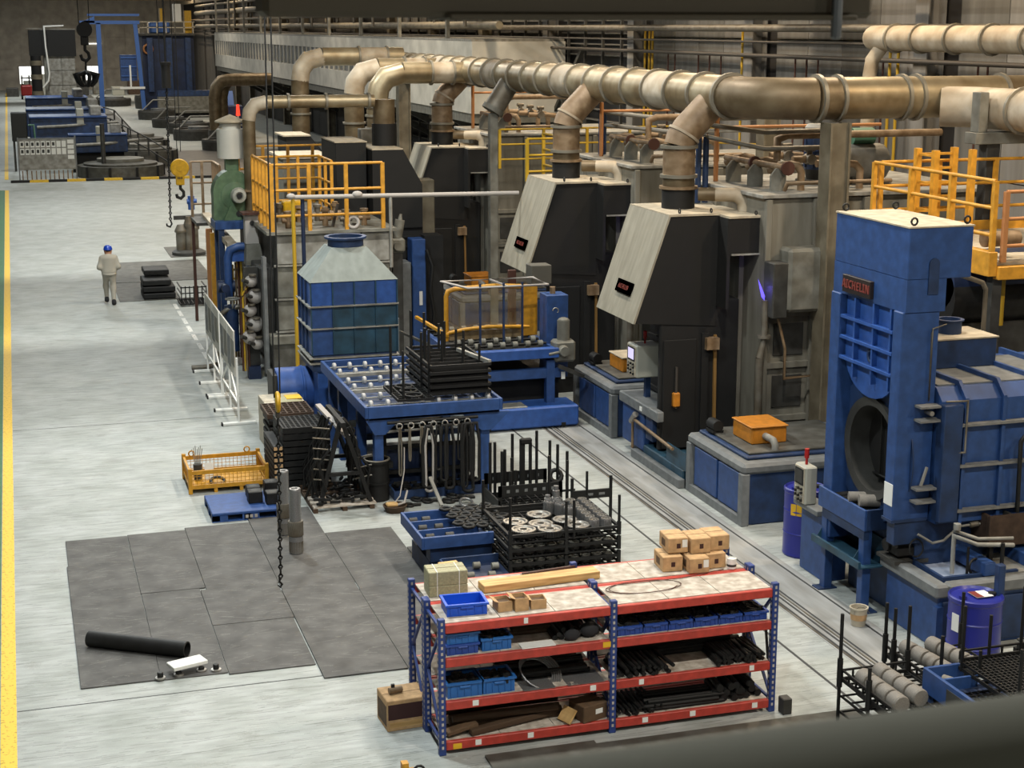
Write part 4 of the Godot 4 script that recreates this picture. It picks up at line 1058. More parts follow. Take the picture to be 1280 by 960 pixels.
func baskets_right() -> void:
	var t := thing("charge_basket", "black charge basket with two rows of grey rolls, leftmost of those before the rail", "basket", V(9.2, 0, -15.1), "charge baskets at lower right")
	lattice(t, 8.85, 9.7, -15.6, -14.3, 0.52, 7, 10, 0.014, 0.03, "black_steel")
	ladder_side(t, V(8.85, 0.56, -15.6), V(8.85, 0.56, -14.3), 0.1, "black_steel", 8)
	ladder_side(t, V(8.85, 0.56, -15.6), V(9.7, 0.56, -15.6), 0.1, "black_steel", 6)
	for y in [0.12, 0.32]:
		lattice(t, 8.85, 9.7, -15.6, -14.3, y, 4, 6, 0.014, 0.03, "black_steel")
	for p in [[8.83, -15.62, 1.35], [8.83, -14.95, 0.95], [9.72, -15.62, 1.35]]:
		part("post", MB.new().cyl(V(p[0], 0.0, p[1]), V(p[0], p[2], p[1]), 0.022, -1, 8).cyl(V(p[0], 0.45, p[1]), V(p[0], 0.8, p[1]), 0.035, -1, 8), M.black_steel, t)
	ceramic_row("grey ceramic roll in the left row of the leftmost basket", V(8.98, 0.66, -15.4), V(9.0, 0.66, -14.5), 0.105, 4)
	ceramic_row("grey ceramic roll in the right row of the leftmost basket", V(9.25, 0.66, -15.5), V(9.3, 0.66, -14.6), 0.105, 4)
	t = thing("tray_table", "blue tray table with a grating, between the black baskets at lower right", "table", V(9.7, 0, -14.5))
	part("side", MB.new().b6(9.48, 9.52, 0.62, 0.9, -14.9, -13.4, 0.005), M.blue, t)
	part("side", MB.new().b6(9.52, 10.0, 0.62, 0.9, -14.9, -14.86, 0.005), M.blue, t)
	part("divider", MB.new().b6(9.52, 10.0, 0.72, 0.86, -14.62, -14.59), M.blue, t)
	part("bottom", MB.new().b6(9.52, 10.4, 0.62, 0.65, -14.86, -13.4), M.blue_dark, t)
	lattice(t, 9.56, 10.2, -14.55, -13.5, 0.66, 8, 12, 0.012, 0.03, "dark_steel")
	part("plate", MB.new().b6(9.474, 9.48, 0.66, 0.84, -14.4, -13.95), M.grey_dark, t)
	for p in [[9.52, -14.86], [9.52, -13.5], [10.3, -14.86]]: part("leg", MB.new().b6(p[0] - 0.03, p[0] + 0.06, 0, 0.62, p[1] - 0.03, p[1] + 0.06), M.blue, t)
	solo("ceramic_roll", MB.new().cyl(V(9.7, 0.76, -14.82), V(9.78, 0.76, -14.66), 0.055, -1, 12), M.ceramic, "small grey roll lying alone in the blue tray table", "roll", V(9.7, 0.7, -14.75))
	t = thing("charge_basket", "flat black grid basket with tall corner posts on the blue tray table", "basket", V(10.2, 0.9, -14.2), "charge baskets at lower right")
	lattice(t, 9.92, 10.75, -14.85, -13.7, 0.92, 14, 18, 0.012, 0.03, "black_steel")
	lattice(t, 9.92, 10.75, -14.85, -13.7, 0.84, 4, 5, 0.02, 0.04, "black_steel")
	ladder_side(t, V(9.92, 0.96, -14.85), V(10.75, 0.96, -14.85), 0.1, "black_steel", 3)
	for p in [[9.92, -14.8, 1.62], [9.95, -13.75, 1.5], [10.3, -14.85, 1.45], [10.72, -14.85, 1.75], [10.75, -14.2, 1.7], [10.02, -14.6, 1.15]]:
		part("post", MB.new().cyl(V(p[0], 0.84, p[1]), V(p[0], p[2], p[1]), 0.02, -1, 8), M.black_steel, t)
	t = thing("charge_basket", "black basket with two rows of grey rolls beside the large blue drum", "basket", V(10.2, 0, -15.9), "charge baskets at lower right")
	lattice(t, 9.75, 10.8, -16.2, -15.0, 0.5, 7, 9, 0.014, 0.03, "black_steel")
	lattice(t, 9.75, 10.8, -16.2, -15.0, 0.15, 4, 5, 0.014, 0.03, "black_steel")
	ladder_side(t, V(9.75, 0.54, -16.2), V(9.75, 0.54, -15.0), 0.1, "black_steel", 8)
	for p in [[9.73, -16.15, 1.2], [9.73, -15.95, 1.2], [10.82, -16.2, 1.2], [9.78, -15.0, 1.2]]:
		part("post", MB.new().cyl(V(p[0], 0.0, p[1]), V(p[0], p[2], p[1]), 0.022, -1, 8).cyl(V(p[0], 0.45, p[1]), V(p[0], 0.8, p[1]), 0.035, -1, 8), M.black_steel, t)
	ceramic_row("grey ceramic roll in the left row beside the large drum", V(9.95, 0.64, -16.1), V(10.05, 0.64, -15.2), 0.1, 4)
	ceramic_row("grey ceramic roll in the right row beside the large drum", V(10.3, 0.64, -16.1), V(10.45, 0.64, -15.2), 0.1, 4)
	t = thing("charge_basket", "dark grid basket filled with small black parts at the right edge", "basket", V(11.2, 0.8, -14.6), "charge baskets at lower right")
	lattice(t, 10.85, 11.9, -15.1, -13.9, 0.9, 12, 14, 0.014, 0.04, "black_steel")
	lattice(t, 10.85, 11.9, -15.1, -13.9, 0.76, 9, 10, 0.02, 0.06, "dark_steel")
	part("rail", MB.new().bar(V(10.85, 1.0, -15.1), V(11.9, 1.0, -15.1), 0.02).bar(V(10.85, 1.0, -15.1), V(10.85, 1.0, -13.9), 0.02).bar(V(11.1, 1.02, -15.1), V(11.3, 1.02, -13.9), 0.03), M.grey_dark, t)
	for p in [[10.85, -15.1], [11.9, -15.1], [10.85, -13.9]]: part("leg", MB.new().b6(p[0] - 0.03, p[0] + 0.03, 0, 0.9, p[1] - 0.03, p[1] + 0.03), M.black_steel, t)
	solo("steel_post", MB.new().cyl(V(11.5, 0, -15.2), V(11.5, 1.22, -15.2), 0.05, -1, 10), M.paper, "short white post at the right edge behind the dark basket", "post", V(11.5, 0, -15.2))
	solo("floor_box", MB.new().b6(8.3, 8.42, 0, 0.2, -16.12, -15.98, 0.01), M.grey_dark, "small grey box on the floor at the right foot of the rack", "box", V(8.36, 0, -16.05))

func platform_right() -> void:
	var t := thing("platform", "yellow walkway platform with pale plate deck behind the blue press at right", "platform", V(16, 0, -22))
	part("deck", MB.new().b6(13.9, 18.5, 4.5, 4.56, -24.06, -20.6), M.beige, t)
	part("edge_beam", MB.new().b6(13.75, 13.9, 4.35, 4.72, -24.1, -20.5, 0.01), M.rail_yellow, t)
	part("edge_beam", MB.new().b6(13.9, 18.5, 4.4, 4.72, -24.12, -24.06, 0.01), M.rail_yellow, t)
	part("edge_beam", MB.new().b6(13.9, 18.5, 4.3, 4.5, -20.6, -20.45, 0.01), M.rail_yellow, t)
	for p in [[14.0, -20.7], [18.3, -20.7], [18.3, -24.0], [14.0, -24.0]]: part("leg", MB.new().b6(p[0] - 0.08, p[0] + 0.08, 0, 4.4, p[1] - 0.08, p[1] + 0.08), M.rail_yellow if p[0] > 15 else M.grey_dark, t)
	railing("yellow railing along the front of the right platform", [V(13.82, 4.72, -20.55), V(13.82, 4.72, -24.08)], 1.05, "rail_yellow", 0.03, 3)
	railing("yellow railing along the back of the right platform", [V(13.95, 4.72, -24.09), V(18.4, 4.72, -24.09)], 1.05, "rail_yellow", 0.03, 4)
	railing("brown railing along the near edge of the right platform", [V(14.0, 4.56, -20.52), V(18.4, 4.56, -20.52)], 1.05, "pipe_orange", 0.03, 3)
	t = thing("cage_ladder", "yellow ladder cage standing at the front of the right platform", "ladder", V(14.9, 0, -24))
	for p in [[14.55, -23.95], [15.25, -23.95], [14.55, -23.4], [15.25, -23.4]]: part("post", MB.new().b6(p[0] - 0.05, p[0] + 0.05, 4.56, 6.0, p[1] - 0.05, p[1] + 0.05), M.rail_yellow, t)
	for k in 6: part("rung", MB.new().bar(V(14.55, 4.7 + k * 0.24, -23.95), V(15.25, 4.7 + k * 0.24, -23.95), 0.04), M.rail_yellow, t)
	for k in 3: part("hoop", MB.new().bar(V(14.55, 5.0 + k * 0.45, -23.95), V(14.55, 5.0 + k * 0.45, -23.4), 0.03), M.rail_yellow, t)
	t = thing("pressure_vessel", "pale round ended vessel behind the yellow ladder cage", "vessel", V(15.2, 4.8, -27))
	part("shell", MB.new().cyl(V(15.0, 5.45, -27.6), V(15.9, 5.45, -27.6), 0.36, -1, 18).ball(V(15.0, 5.45, -27.6), V(0.2, 0.36, 0.36)).ball(V(15.9, 5.45, -27.6), V(0.2, 0.36, 0.36)), M.grey_light, t)
	part("saddle", MB.new().b6(15.1, 15.2, 4.7, 5.2, -27.9, -27.3).b6(15.7, 15.8, 4.7, 5.2, -27.9, -27.3), M.grey_dark, t)
	part("motor", MB.new().cyl(V(15.3, 5.95, -27.6), V(15.75, 5.95, -27.6), 0.16, -1, 12), M.motor_green, t)
	# furnace body hidden behind the press, with the dark roll chamber under the platform
	t = thing("roll_chamber", "dark round chamber with a frilled edge under the yellow platform at right", "machine", V(14.4, 0, -19.6))
	part("chamber", MB.new().cyl(V(13.6, 3.9, -21.6), V(17.0, 3.9, -21.6), 0.5, -1, 20), M.dark_steel, t)
	part("collar", MB.new().cyl(V(13.6, 4.15, -21.6), V(17.0, 4.15, -21.6), 0.46, -1, 20), M.machine_navy, t)
	part("stand", MB.new().b6(13.4, 17.0, 0, 3.5, -22.1, -21.2, 0.02), M.grey_dark, t)
	part("roll", MB.new().cyl(V(13.9, 4.86, -20.9), V(14.5, 4.86, -20.9), 0.12, -1, 14), M.pipe_tan, t)
	part("post", MB.new().cyl(V(14.35, 3.5, -21.0), V(14.35, 4.4, -21.0), 0.05, -1, 8), M.gas_yellow, t)

# ---------------------------------------------------------------- roller table, hopper, charging car and black racks in the middle
func roller_and_racks() -> void:
	var x0 := 5.38
	var x1 := 7.82
	var z0 := -30.0
	var z1 := -25.9
	var t := thing("roller_table", "blue roller table on legs with rows of small pale wheels before the hopper", "roller table", V(6.6, 0, -28))
	part("side_beam", MB.new().b6(x0, x0 + 0.06, 1.5, 1.7, z0, z1, 0.006), M.blue, t)
	part("side_beam", MB.new().b6(x1 - 0.06, x1, 1.5, 1.7, z0, z1, 0.006), M.blue, t)
	part("end_beam", MB.new().b6(x0 + 0.06, x1 - 0.06, 1.46, 1.7, z1 - 0.06, z1, 0.006), M.blue, t)
	part("end_beam", MB.new().b6(x0 + 0.06, x1 - 0.06, 1.46, 1.7, z0, z0 + 0.06, 0.006), M.blue, t)
	for z in [-28.75, -27.35]: part("cross_beam", MB.new().b6(x0 + 0.06, x1 - 0.06, 1.62, 1.69, z - 0.03, z + 0.03, 0.006), M.grey_light, t)
	part("pan", MB.new().b6(x0 + 0.06, x1 - 0.06, 1.46, 1.5, z0, z1), M.blue_dark, t)
	for z in [-29.65, -29.1, -28.3, -27.75, -26.95, -26.35]:
		part("axle", MB.new().cyl(V(x0 + 0.06, 1.62, z), V(x1 - 0.06, 1.62, z), 0.016, -1, 6), M.grey_light, t)
		for k in 8:
			var x := x0 + 0.2 + k * 0.3
			part("wheel", MB.new().lathe(V(x - 0.035, 1.64, z), V(1, 0, 0), [[0, 0], [0.06, 0], [0.075, 0.015], [0.075, 0.055], [0.06, 0.07], [0, 0.07]], 12), M.roller, t)
	for p in [[x0 + 0.25, z1 - 0.15], [x1 - 0.3, z1 - 0.15], [x0 + 0.2, -27.2], [x0 + 0.2, -28.9], [x1 - 0.25, -28.9], [x0 + 0.2, z0 + 0.15]]:
		part("leg", MB.new().b6(p[0] - 0.08, p[0] + 0.08, 0, 1.46, p[1] - 0.08, p[1] + 0.08, 0.008), M.blue, t)
	part("gusset", MB.new().prism(PackedVector2Array([Vector2(7.1, 1.46), Vector2(7.95, 1.46), Vector2(7.62, 1.15), Vector2(7.44, 1.15)]), 2, z1 - 0.02, z1 - 0.06), M.blue, t)
	part("gusset", MB.new().prism(PackedVector2Array([Vector2(5.4, 1.46), Vector2(6.0, 1.46), Vector2(5.73, 1.2), Vector2(5.55, 1.2)]), 2, z1 - 0.02, z1 - 0.06), M.blue, t)
	part("cross_tie", MB.new().b6(5.6, 7.6, 0.8, 0.88, -27.25, -27.15), M.blue_dark, t)
	part("pale_tie", MB.new().b6(5.7, 7.5, 0.62, 0.74, -28.95, -28.88), M.grey_light, t)
	# charge basket standing on the wheels
	t = thing("charge_basket", "black ribbed charge basket with tall rods standing on the blue roller table", "basket", V(7.1, 1.7, -27), "charge baskets in the middle")
	lattice(t, 6.0, 6.62, -27.2, -26.05, 1.72, 5, 8, 0.02, 0.05, "black_steel")
	for k in 3: part("ring", MB.new().ring(V(6.3, 1.8, -26.9 + k * 0.36), Vector3.UP, 0.15, 0.02, 14, 5), M.black_steel, t)
	for y in [1.74, 1.86, 1.98, 2.1, 2.22]:
		var f := MB.new().b6(6.62, 7.72, y, y + 0.05, -26.3, -26.26).b6(6.62, 7.72, y, y + 0.05, -28.1, -28.06).b6(6.62, 6.66, y, y + 0.05, -28.06, -26.3).b6(7.68, 7.72, y, y + 0.05, -28.06, -26.3)
		part("tier_frame", f, M.black_steel, t)
	for k in 6: part("shelf", MB.new().b6(6.64, 7.7, 1.76, 2.24, -26.4 - k * 0.3, -26.38 - k * 0.3), M.soot, t)
	part("handle_bar", MB.new().bar(V(7.7, 2.28, -26.28), V(7.45, 2.28, -27.5), 0.06), M.grey_light, t)
	for p in [[6.0, -26.6, 2.95], [6.1, -26.1, 2.6], [6.62, -26.35, 2.9], [6.72, -27.0, 2.8], [6.85, -27.6, 2.7], [7.0, -26.9, 2.75], [7.15, -27.3, 2.85], [7.3, -26.6, 2.65], [7.45, -27.1, 2.7], [7.6, -26.6, 2.55], [6.95, -28.0, 2.9], [6.7, -28.0, 2.95], [7.2, -27.9, 2.7], [7.5, -27.8, 2.6], [6.62, -26.9, 2.75]]:
		part("rod", MB.new().cyl(V(p[0], 1.74, p[1]), V(p[0], p[2], p[1]), 0.024, -1, 6), M.black_steel, t)
	# slings and hoses hanging under the front beam
	t = thing("hanger_rail", "dark rail with hooks under the front beam of the blue roller table", "rail", V(6.6, 1.36, -25.86))
	part("rail", MB.new().cyl(V(5.75, 1.42, -25.84), V(7.35, 1.42, -25.84), 0.03, -1, 8), M.dark_steel, t)
	for k in 7: part("hook", MB.new().ring(V(5.95 + k * 0.2, 1.36, -25.79), V(0, 0.2, 1), 0.05, 0.014, 10, 5), M.steel_bright, t)
	var sl := [[5.95, 0.5, 0.03, "thin chain sling with a small weight, leftmost under the roller table", "pipe_grey"], [6.12, 0.75, 0.02, "thin chain sling, second from left under the roller table", "pipe_grey"],
		[6.45, 0.25, 0.14, "wide looped dark sling in the middle under the roller table", "black_steel"], [6.62, 0.55, 0.06, "narrow dark strap sling right of the wide loop under the table", "soot"],
		[6.82, 0.2, 0.1, "long dark strap sling near the centre under the roller table", "soot"], [7.0, 0.7, 0.04, "short thin sling among the dark straps under the roller table", "dark_steel"],
		[7.15, 0.12, 0.12, "longest wide dark sling at the right under the roller table", "black_steel"], [7.28, 0.3, 0.09, "dark sling beside the right leg of the roller table", "soot"]]
	sl.append_array([[7.08, 0.2, 0.07, "dark strap sling left of the longest wide sling under the table", "black_steel"], [7.22, 0.45, 0.05, "thin dark sling between the two rightmost straps under the table", "dark_steel"], [6.72, 0.35, 0.08, "dark sling between the narrow strap and the long strap", "black_steel"], [6.33, 0.85, 0.03, "short thin sling left of the wide looped sling", "pipe_grey"], [6.46, 0.18, 0.09, "pale strap sling hanging inside the wide looped sling", "sling"]])
	for s in sl:
		var x: float = s[0]; var lo: float = s[1]; var w: float = s[2]
		var pts: Array = []
		for i in 11:
			var a := PI * i / 10.0
			pts.append(V(x + w * cos(a) * (0.7 + 0.3 * sin(a)), lo + 0.1 - 0.1 * sin(a), -25.76))
		var all: Array = [V(x + w * 0.3, 1.33, -25.76), V(x + w * 0.8, 1.0, -25.76)] + pts + [V(x - w * 0.8, 1.0, -25.76), V(x - w * 0.3, 1.33, -25.76)]
		solo("sling", MB.new().tube(all, 0.012 + w * 0.16, 6, true), M[s[4]], s[3], "sling", V(x, lo, -25.76), "slings under the roller table")
	t = thing("steel_stand", "dark steel stand with cross bars behind the hanging slings", "frame", V(6.6, 0, -26.6))
	for x in [5.85, 6.6, 7.35]: part("post", MB.new().b6(x - 0.04, x + 0.04, 0, 1.2, -26.64, -26.56), M.black_steel, t)
	for y in [0.35, 0.8, 1.15]: part("cross_bar", MB.new().b6(5.8, 7.4, y - 0.035, y + 0.035, -26.56, -26.52), M.black_steel, t)
	part("back_plate", MB.new().b6(5.8, 7.4, 0.05, 0.75, -26.72, -26.7), M.machine_navy, t)
	t = thing("scrap_tray", "long low blue tray heaped with dark forged parts behind the hanging slings", "tray", V(6.6, 0, -26.2))
	part("tray", MB.new().b6(5.9, 7.45, 0.0, 0.03, -26.45, -25.98).b6(5.9, 7.45, 0.03, 0.16, -26.0, -25.97).b6(5.9, 7.45, 0.03, 0.16, -26.45, -26.42).b6(5.88, 5.91, 0, 0.16, -26.45, -25.97).b6(7.44, 7.47, 0, 0.16, -26.45, -25.97), M.blue_dark, t)
	var hp := MB.new()
	for k in 70:
		var c := V(rng.randf_range(5.98, 7.38), 0.12 + rng.randf_range(0, 0.14), rng.randf_range(-26.38, -26.05))
		var an := rng.randf_range(0, PI)
		hp.bar(c - V(cos(an), rng.randf_range(-0.5, 0.5), sin(an) * 0.4) * 0.07, c + V(cos(an), rng.randf_range(-0.5, 0.5), sin(an) * 0.4) * 0.07, 0.05, 0.04)
	part("forged_parts", hp, M.black_steel, t).set_meta("kind", "stuff")
	# odds and ends on the floor below
	var od := 0
	for q in [[6.05, -25.55], [6.4, -25.7], [6.75, -25.6], [7.05, -25.7], [6.25, -25.85], [6.9, -25.85]]:
		var a := V(q[0], 0.03, q[1])
		solo("scrap_link", MB.new().ring(a, V(0.1, 1, 0.05), 0.07 + 0.015 * (od % 3), 0.024, 12, 6).b6(a.x + 0.05, a.x + 0.2, 0.0, 0.05, a.z - 0.03, a.z + 0.03, 0.01), M.dark_steel, "%s from the left of the dark forged links lying under the slings" % NTH[[0, 2, 3, 5, 1, 4][od]], "link", a, "links under the slings")
		od += 1
	solo("shackle", MB.new().ring(V(7.0, 0.05, -25.35), V(0.1, 1, 0.4), 0.11, 0.026, 16, 6), M.steel, "bright round shackle on the floor under the slings", "shackle", V(7, 0, -25.35))
	solo("steel_bar", MB.new().bar(V(6.55, 0.05, -25.3), V(6.45, 0.45, -25.7), 0.06, 0.03), M.grey_light, "pale flat bar leaning among the slings on the floor", "bar", V(6.5, 0, -25.5))
	t = thing("tool_basket", "shallow wooden tool basket with ropes on the floor left of the slings", "basket", V(5.75, 0, -25.35))
	part("tray", MB.new().lathe(V(5.75, 0, -25.35), Vector3.UP, [[0, 0], [0.15, 0], [0.21, 0.12], [0.19, 0.12], [0.14, 0.03], [0, 0.03]], 14), M.timber_dark, t)
	part("rope", MB.new().tube([V(5.7, 0.1, -25.35), V(5.85, 0.25, -25.4), V(6.0, 0.6, -25.7), V(6.02, 1.0, -25.75)], 0.012, 5).tube([V(5.75, 0.12, -25.3), V(5.9, 0.16, -25.3), V(6.0, 0.3, -25.5)], 0.02, 5), M.sling, t)
	part("block", MB.new().b6(5.6, 5.8, 0.1, 0.16, -25.42, -25.28, 0.02), M.timber, t)
	hopper()
	charging_car()
	black_racks()

func hopper() -> void:
	var t := thing("hopper_tower", "tall blue ribbed hopper tower with pale pyramid roof and round blue neck", "hopper", V(6.18, 0, -31.3))
	var x0 := 5.33; var x1 := 7.05; var z1 := -30.6; var z0 := -32.0
	for r in 3:
		var ya: float = [1.68, 2.22, 2.66][r]
		var yb: float = [2.20, 2.64, 3.13][r]
		for k in 4:
			var w := (x1 - x0) / 4.0
			part("panel", MB.new().b6(x0 + w * k + 0.012, x0 + w * (k + 1) - 0.012, ya, yb, z1 - 0.03, z1), M.blue_bright if r == 2 and k % 3 == 0 else (M.blue if k == 0 or (r == 2) else M.blue_teal), t)
		for k in 3:
			var w := (z1 - z0) / 3.0
			part("side_panel", MB.new().b6(x0, x0 + 0.03, ya, yb, z1 - w * k - 0.03, z1 - w * (k + 1) + 0.012), M.blue_bright if r == 2 else M.blue, t)
	part("core", MB.new().b6(x0 + 0.03, x1 - 0.01, 1.5, 3.12, z0, z1 - 0.03), M.blue_dark, t)
	for k in 5: part("stiffener", MB.new().b6(x0 + (x1 - x0) * k / 4.0 - 0.012, x0 + (x1 - x0) * k / 4.0 + 0.012, 1.68, 3.13, z1, z1 + 0.035), M.blue_teal, t)
	for k in 3: part("stiffener", MB.new().b6(x0 - 0.04, x0, 1.68, 3.13, z0 + 0.1 + k * 0.42, z0 + 0.13 + k * 0.42), M.blue_dark, t)
	for y in [1.52, 1.62, 2.21, 2.65]:
		part("ledge", MB.new().b6(x0 - 0.06, x1 + 0.02, y - 0.015, y + 0.012, z0, z1 + 0.06), M.grey_light, t)
	part("collar", MB.new().b6(x0 + 0.01, x1 - 0.02, 1.35, 1.51, z0, z1), M.blue_dark, t)
	part("base", MB.new().b6(x0 + 0.1, x1 - 0.2, 0, 1.36, z0, z1 - 0.05, 0.01), M.blue_bright, t)
	# pyramid roof
	var c := V(6.18, 3.74, -31.3)
	var e := 0.36
	var b := [V(x0 - 0.02, 3.13, z1 + 0.03), V(x1 + 0.02, 3.13, z1 + 0.03), V(x1 + 0.02, 3.13, z0), V(x0 - 0.02, 3.13, z0)]
	var o := [V(c.x - e, 3.74, c.z + e), V(c.x + e, 3.74, c.z + e), V(c.x + e, 3.74, c.z - e), V(c.x - e, 3.74, c.z - e)]
	var mb := MB.new()
	for i in 4: mb.facet([b[i], b[(i + 1) % 4], o[(i + 1) % 4], o[i]], V(6.18, 3.0, -31.3))
	mb.facet(o, V(6.18, 3.0, -31.3)); mb.facet(b, V(6.18, 3.5, -31.3))
	part("pyramid_roof", mb, M.wrap_roof, t)
	part("neck", MB.new().lathe(c, Vector3.UP, [[0.355, 0], [0.355, 0.15], [0.42, 0.15], [0.42, 0.19], [0.34, 0.19], [0.34, 0.0], [0, 0.0]], 28), M.blue_dark, t)
	t = thing("blower_barrel", "pale blue horizontal barrel blower beside the hopper foot", "blower", V(5.0, 0, -31.5))
	part("barrel", MB.new().lathe(V(4.72, 0.86, -31.5), V(1, 0, 0), [[0, 0.0], [0.42, 0], [0.43, 0.02], [0.43, 0.5], [0.45, 0.51], [0.45, 0.55], [0.43, 0.56], [0.43, 0.72], [0, 0.72]], 26), M.blue_bright, t)
	part("foot", MB.new().b6(4.8, 5.35, 0, 0.5, -31.7, -31.3, 0.01), M.blue_dark, t)
	part("end_frame", MB.new().b6(4.62, 4.72, 0, 1.2, -31.9, -31.2, 0.01), M.grey_dark, t)

func charging_car() -> void:
	var t := thing("charging_car", "blue charging car on the tracks with a yellow framed glass guard and roller bed", "machine", V(9.4, 0, -31))
	part("bed", MB.new().b6(8.5, 10.68, 0.04, 0.46, -30.75, -29.98, 0.03), M.blue_bright, t)
	part("bed_plate", MB.new().b6(8.7, 9.6, 0.46, 0.475, -30.5, -30.05), M.grey_light, t)
	for p in [[8.7, -30.05], [10.3, -30.05]]: part("track_wheel", MB.new().cyl(V(p[0], 0.08, p[1]), V(p[0] + 0.1, 0.08, p[1]), 0.08, -1, 12), M.black_steel, t)
	part("chassis", MB.new().b6(8.6, 10.5, 0.2, 1.0, -33.2, -30.76), M.soot, t)
	for p in [[8.75, -30.4], [10.18, -30.4], [10.18, -32.8]]: part("leg", MB.new().b6(p[0] - 0.09, p[0] + 0.09, 0.4, 1.35, p[1] - 0.09, p[1] + 0.09, 0.01), M.blue, t)
	part("lower_beam", MB.new().b6(8.3, 10.4, 0.98, 1.18, -30.5, -30.32, 0.01), M.blue, t)
	part("upper_beam", MB.new().b6(8.1, 10.32, 1.42, 1.62, -30.4, -30.2, 0.01), M.blue_bright, t)
	part("side_beam", MB.new().b6(8.1, 8.22, 1.42, 1.62, -33.0, -30.4), M.blue, t)
	part("side_beam", MB.new().b6(10.2, 10.32, 1.42, 1.62, -33.0, -30.4), M.blue, t)
	part("deck", MB.new().b6(8.22, 10.2, 1.44, 1.5, -33.0, -30.4), M.soot, t)
	for z in [-30.7, -31.2, -31.7, -32.2, -32.7]:
		part("axle", MB.new().cyl(V(8.2, 1.64, z), V(10.2, 1.64, z), 0.03, -1, 6), M.dark_steel, t)
		for k in 7: part("roller", MB.new().cyl(V(8.4 + k * 0.27, 1.64, z), V(8.5 + k * 0.27, 1.64, z), 0.07, -1, 10), M.grey, t)
	# glass guard in a yellow rounded frame, with a bowed lower rail
	var g := part("guard_frame", MB.new().tube([V(8.32, 1.62, -31.6), V(8.32, 2.55, -31.6), V(8.36, 2.66, -31.6), V(8.5, 2.7, -31.6), V(9.4, 2.73, -31.6), V(10.1, 2.68, -31.6)], 0.05, 8), M.mesh_yellow, t)
	part("bowed_rail", MB.new().tube([V(8.32, 1.78, -31.58), V(8.7, 1.86, -31.5), V(9.2, 1.9, -31.45), V(9.8, 1.86, -31.5), V(10.1, 1.84, -31.55)], 0.04, 8), M.mesh_yellow, g)
	part("glass", MB.new().b6(8.34, 10.1, 1.62, 2.68, -31.61, -31.6), M.glass, g)
	part("sill", MB.new().b6(8.36, 10.1, 1.62, 1.8, -31.66, -31.62), M.pipe_tan, g)
	part("knee_rail", MB.new().bar(V(8.02, 1.9, -33.0), V(8.32, 1.75, -31.5), 0.06), M.mesh_yellow, t)
	part("yellow_door", MB.new().b6(9.95, 10.28, 1.65, 2.72, -31.58, -31.52, 0.01), M.mesh_yellow, t)
	part("red_side", MB.new().b6(9.95, 10.12, 1.65, 2.9, -32.6, -32.5, 0.01), M.pipe_rust, t)
	for p in [[8.85, -30.9], [9.35, -30.9], [9.75, -30.9]]: part("guard_post", MB.new().bar(V(p[0], 1.6, p[1]), V(p[0], 2.9, p[1]), 0.04), M.blue_dark, t)
	part("top_frame", MB.new().tube([V(8.3, 2.82, -31.9), V(10.3, 2.82, -31.9), V(10.3, 2.82, -30.9), V(8.6, 2.82, -30.9)], 0.025, 6, true).bar(V(9.35, 2.82, -31.9), V(9.45, 2.82, -30.9), 0.03), M.sling, t)
	part("cabinet", MB.new().b6(10.22, 10.68, 0.9, 2.62, -31.2, -30.7, 0.01), M.blue, t)
	part("red_button", MB.new().cyl(V(10.42, 2.62, -30.95), V(10.42, 2.76, -30.95), 0.06, -1, 10), M.pipe_tan, t)
	part("handle", MB.new().ring(V(10.4, 2.3, -30.69), V(0, 0, 1), 0.06, 0.012, 10, 5, 0.0, 4.0), M.steel_bright, t)
	part("beige_box", MB.new().b6(10.3, 10.75, 2.65, 3.05, -32.4, -32.0, 0.01), M.panel_dark, t)
	var gm := part("gear_motor", MB.new().b6(10.25, 10.7, 1.3, 1.75, -30.6, -30.25, 0.05).cyl(V(10.48, 1.75, -30.42), V(10.48, 2.15, -30.42), 0.13, -1, 14).ball(V(10.48, 2.15, -30.42), V(0.12, 0.06, 0.12)), M.grey, t)
	part("shaft_boss", MB.new().cyl(V(10.42, 1.55, -30.25), V(10.42, 1.55, -30.12), 0.12, 0.1, 14).cyl(V(10.1, 1.5, -30.2), V(10.5, 1.56, -30.2), 0.03, -1, 8), M.grey, gm)
	part("bracket", MB.new().bar(V(10.3, 1.25, -30.2), V(10.85, 1.0, -30.2), 0.08), M.grey_dark, t)
	part("tag_label", MB.new().b6(10.4, 10.48, 0.95, 1.1, -30.3, -30.29), M.paper, t)
	t = thing("gate_posts", "thin pale guard posts and rails behind the blue hopper beside the tracks", "railing", V(7.6, 0, -33))
	for p in [[7.62, -33.0], [7.9, -33.0]]: part("post", MB.new().b6(p[0] - 0.02, p[0] + 0.02, 0, 1.9, p[1] - 0.02, p[1] + 0.02), M.rim_grey, t)
	part("rail", MB.new().bar(V(7.6, 1.5, -34.8), V(8.1, 1.45, -32.0), 0.05).bar(V(7.5, 0.9, -34.8), V(8.1, 0.85, -32.0), 0.05), M.grey_dark, t)
	t = thing("parts_tray", "blue tray table with pale metal parts right behind the hopper", "table", V(7.5, 0, -31.5))
	part("tray", MB.new().b6(7.1, 7.72, 1.0, 1.25, -31.6, -30.6, 0.01), M.blue_bright, t)
	for k in 5: part("slat", MB.new().b6(7.14, 7.68, 1.25, 1.29, -31.5 + k * 0.18, -31.42 + k * 0.18), M.sling, t)
	for p in [[7.15, -31.5], [7.65, -31.5], [7.15, -30.7], [7.65, -30.7]]: part("leg", MB.new().b6(p[0] - 0.03, p[0] + 0.03, 0, 1.0, p[1] - 0.03, p[1] + 0.03), M.blue_dark, t)

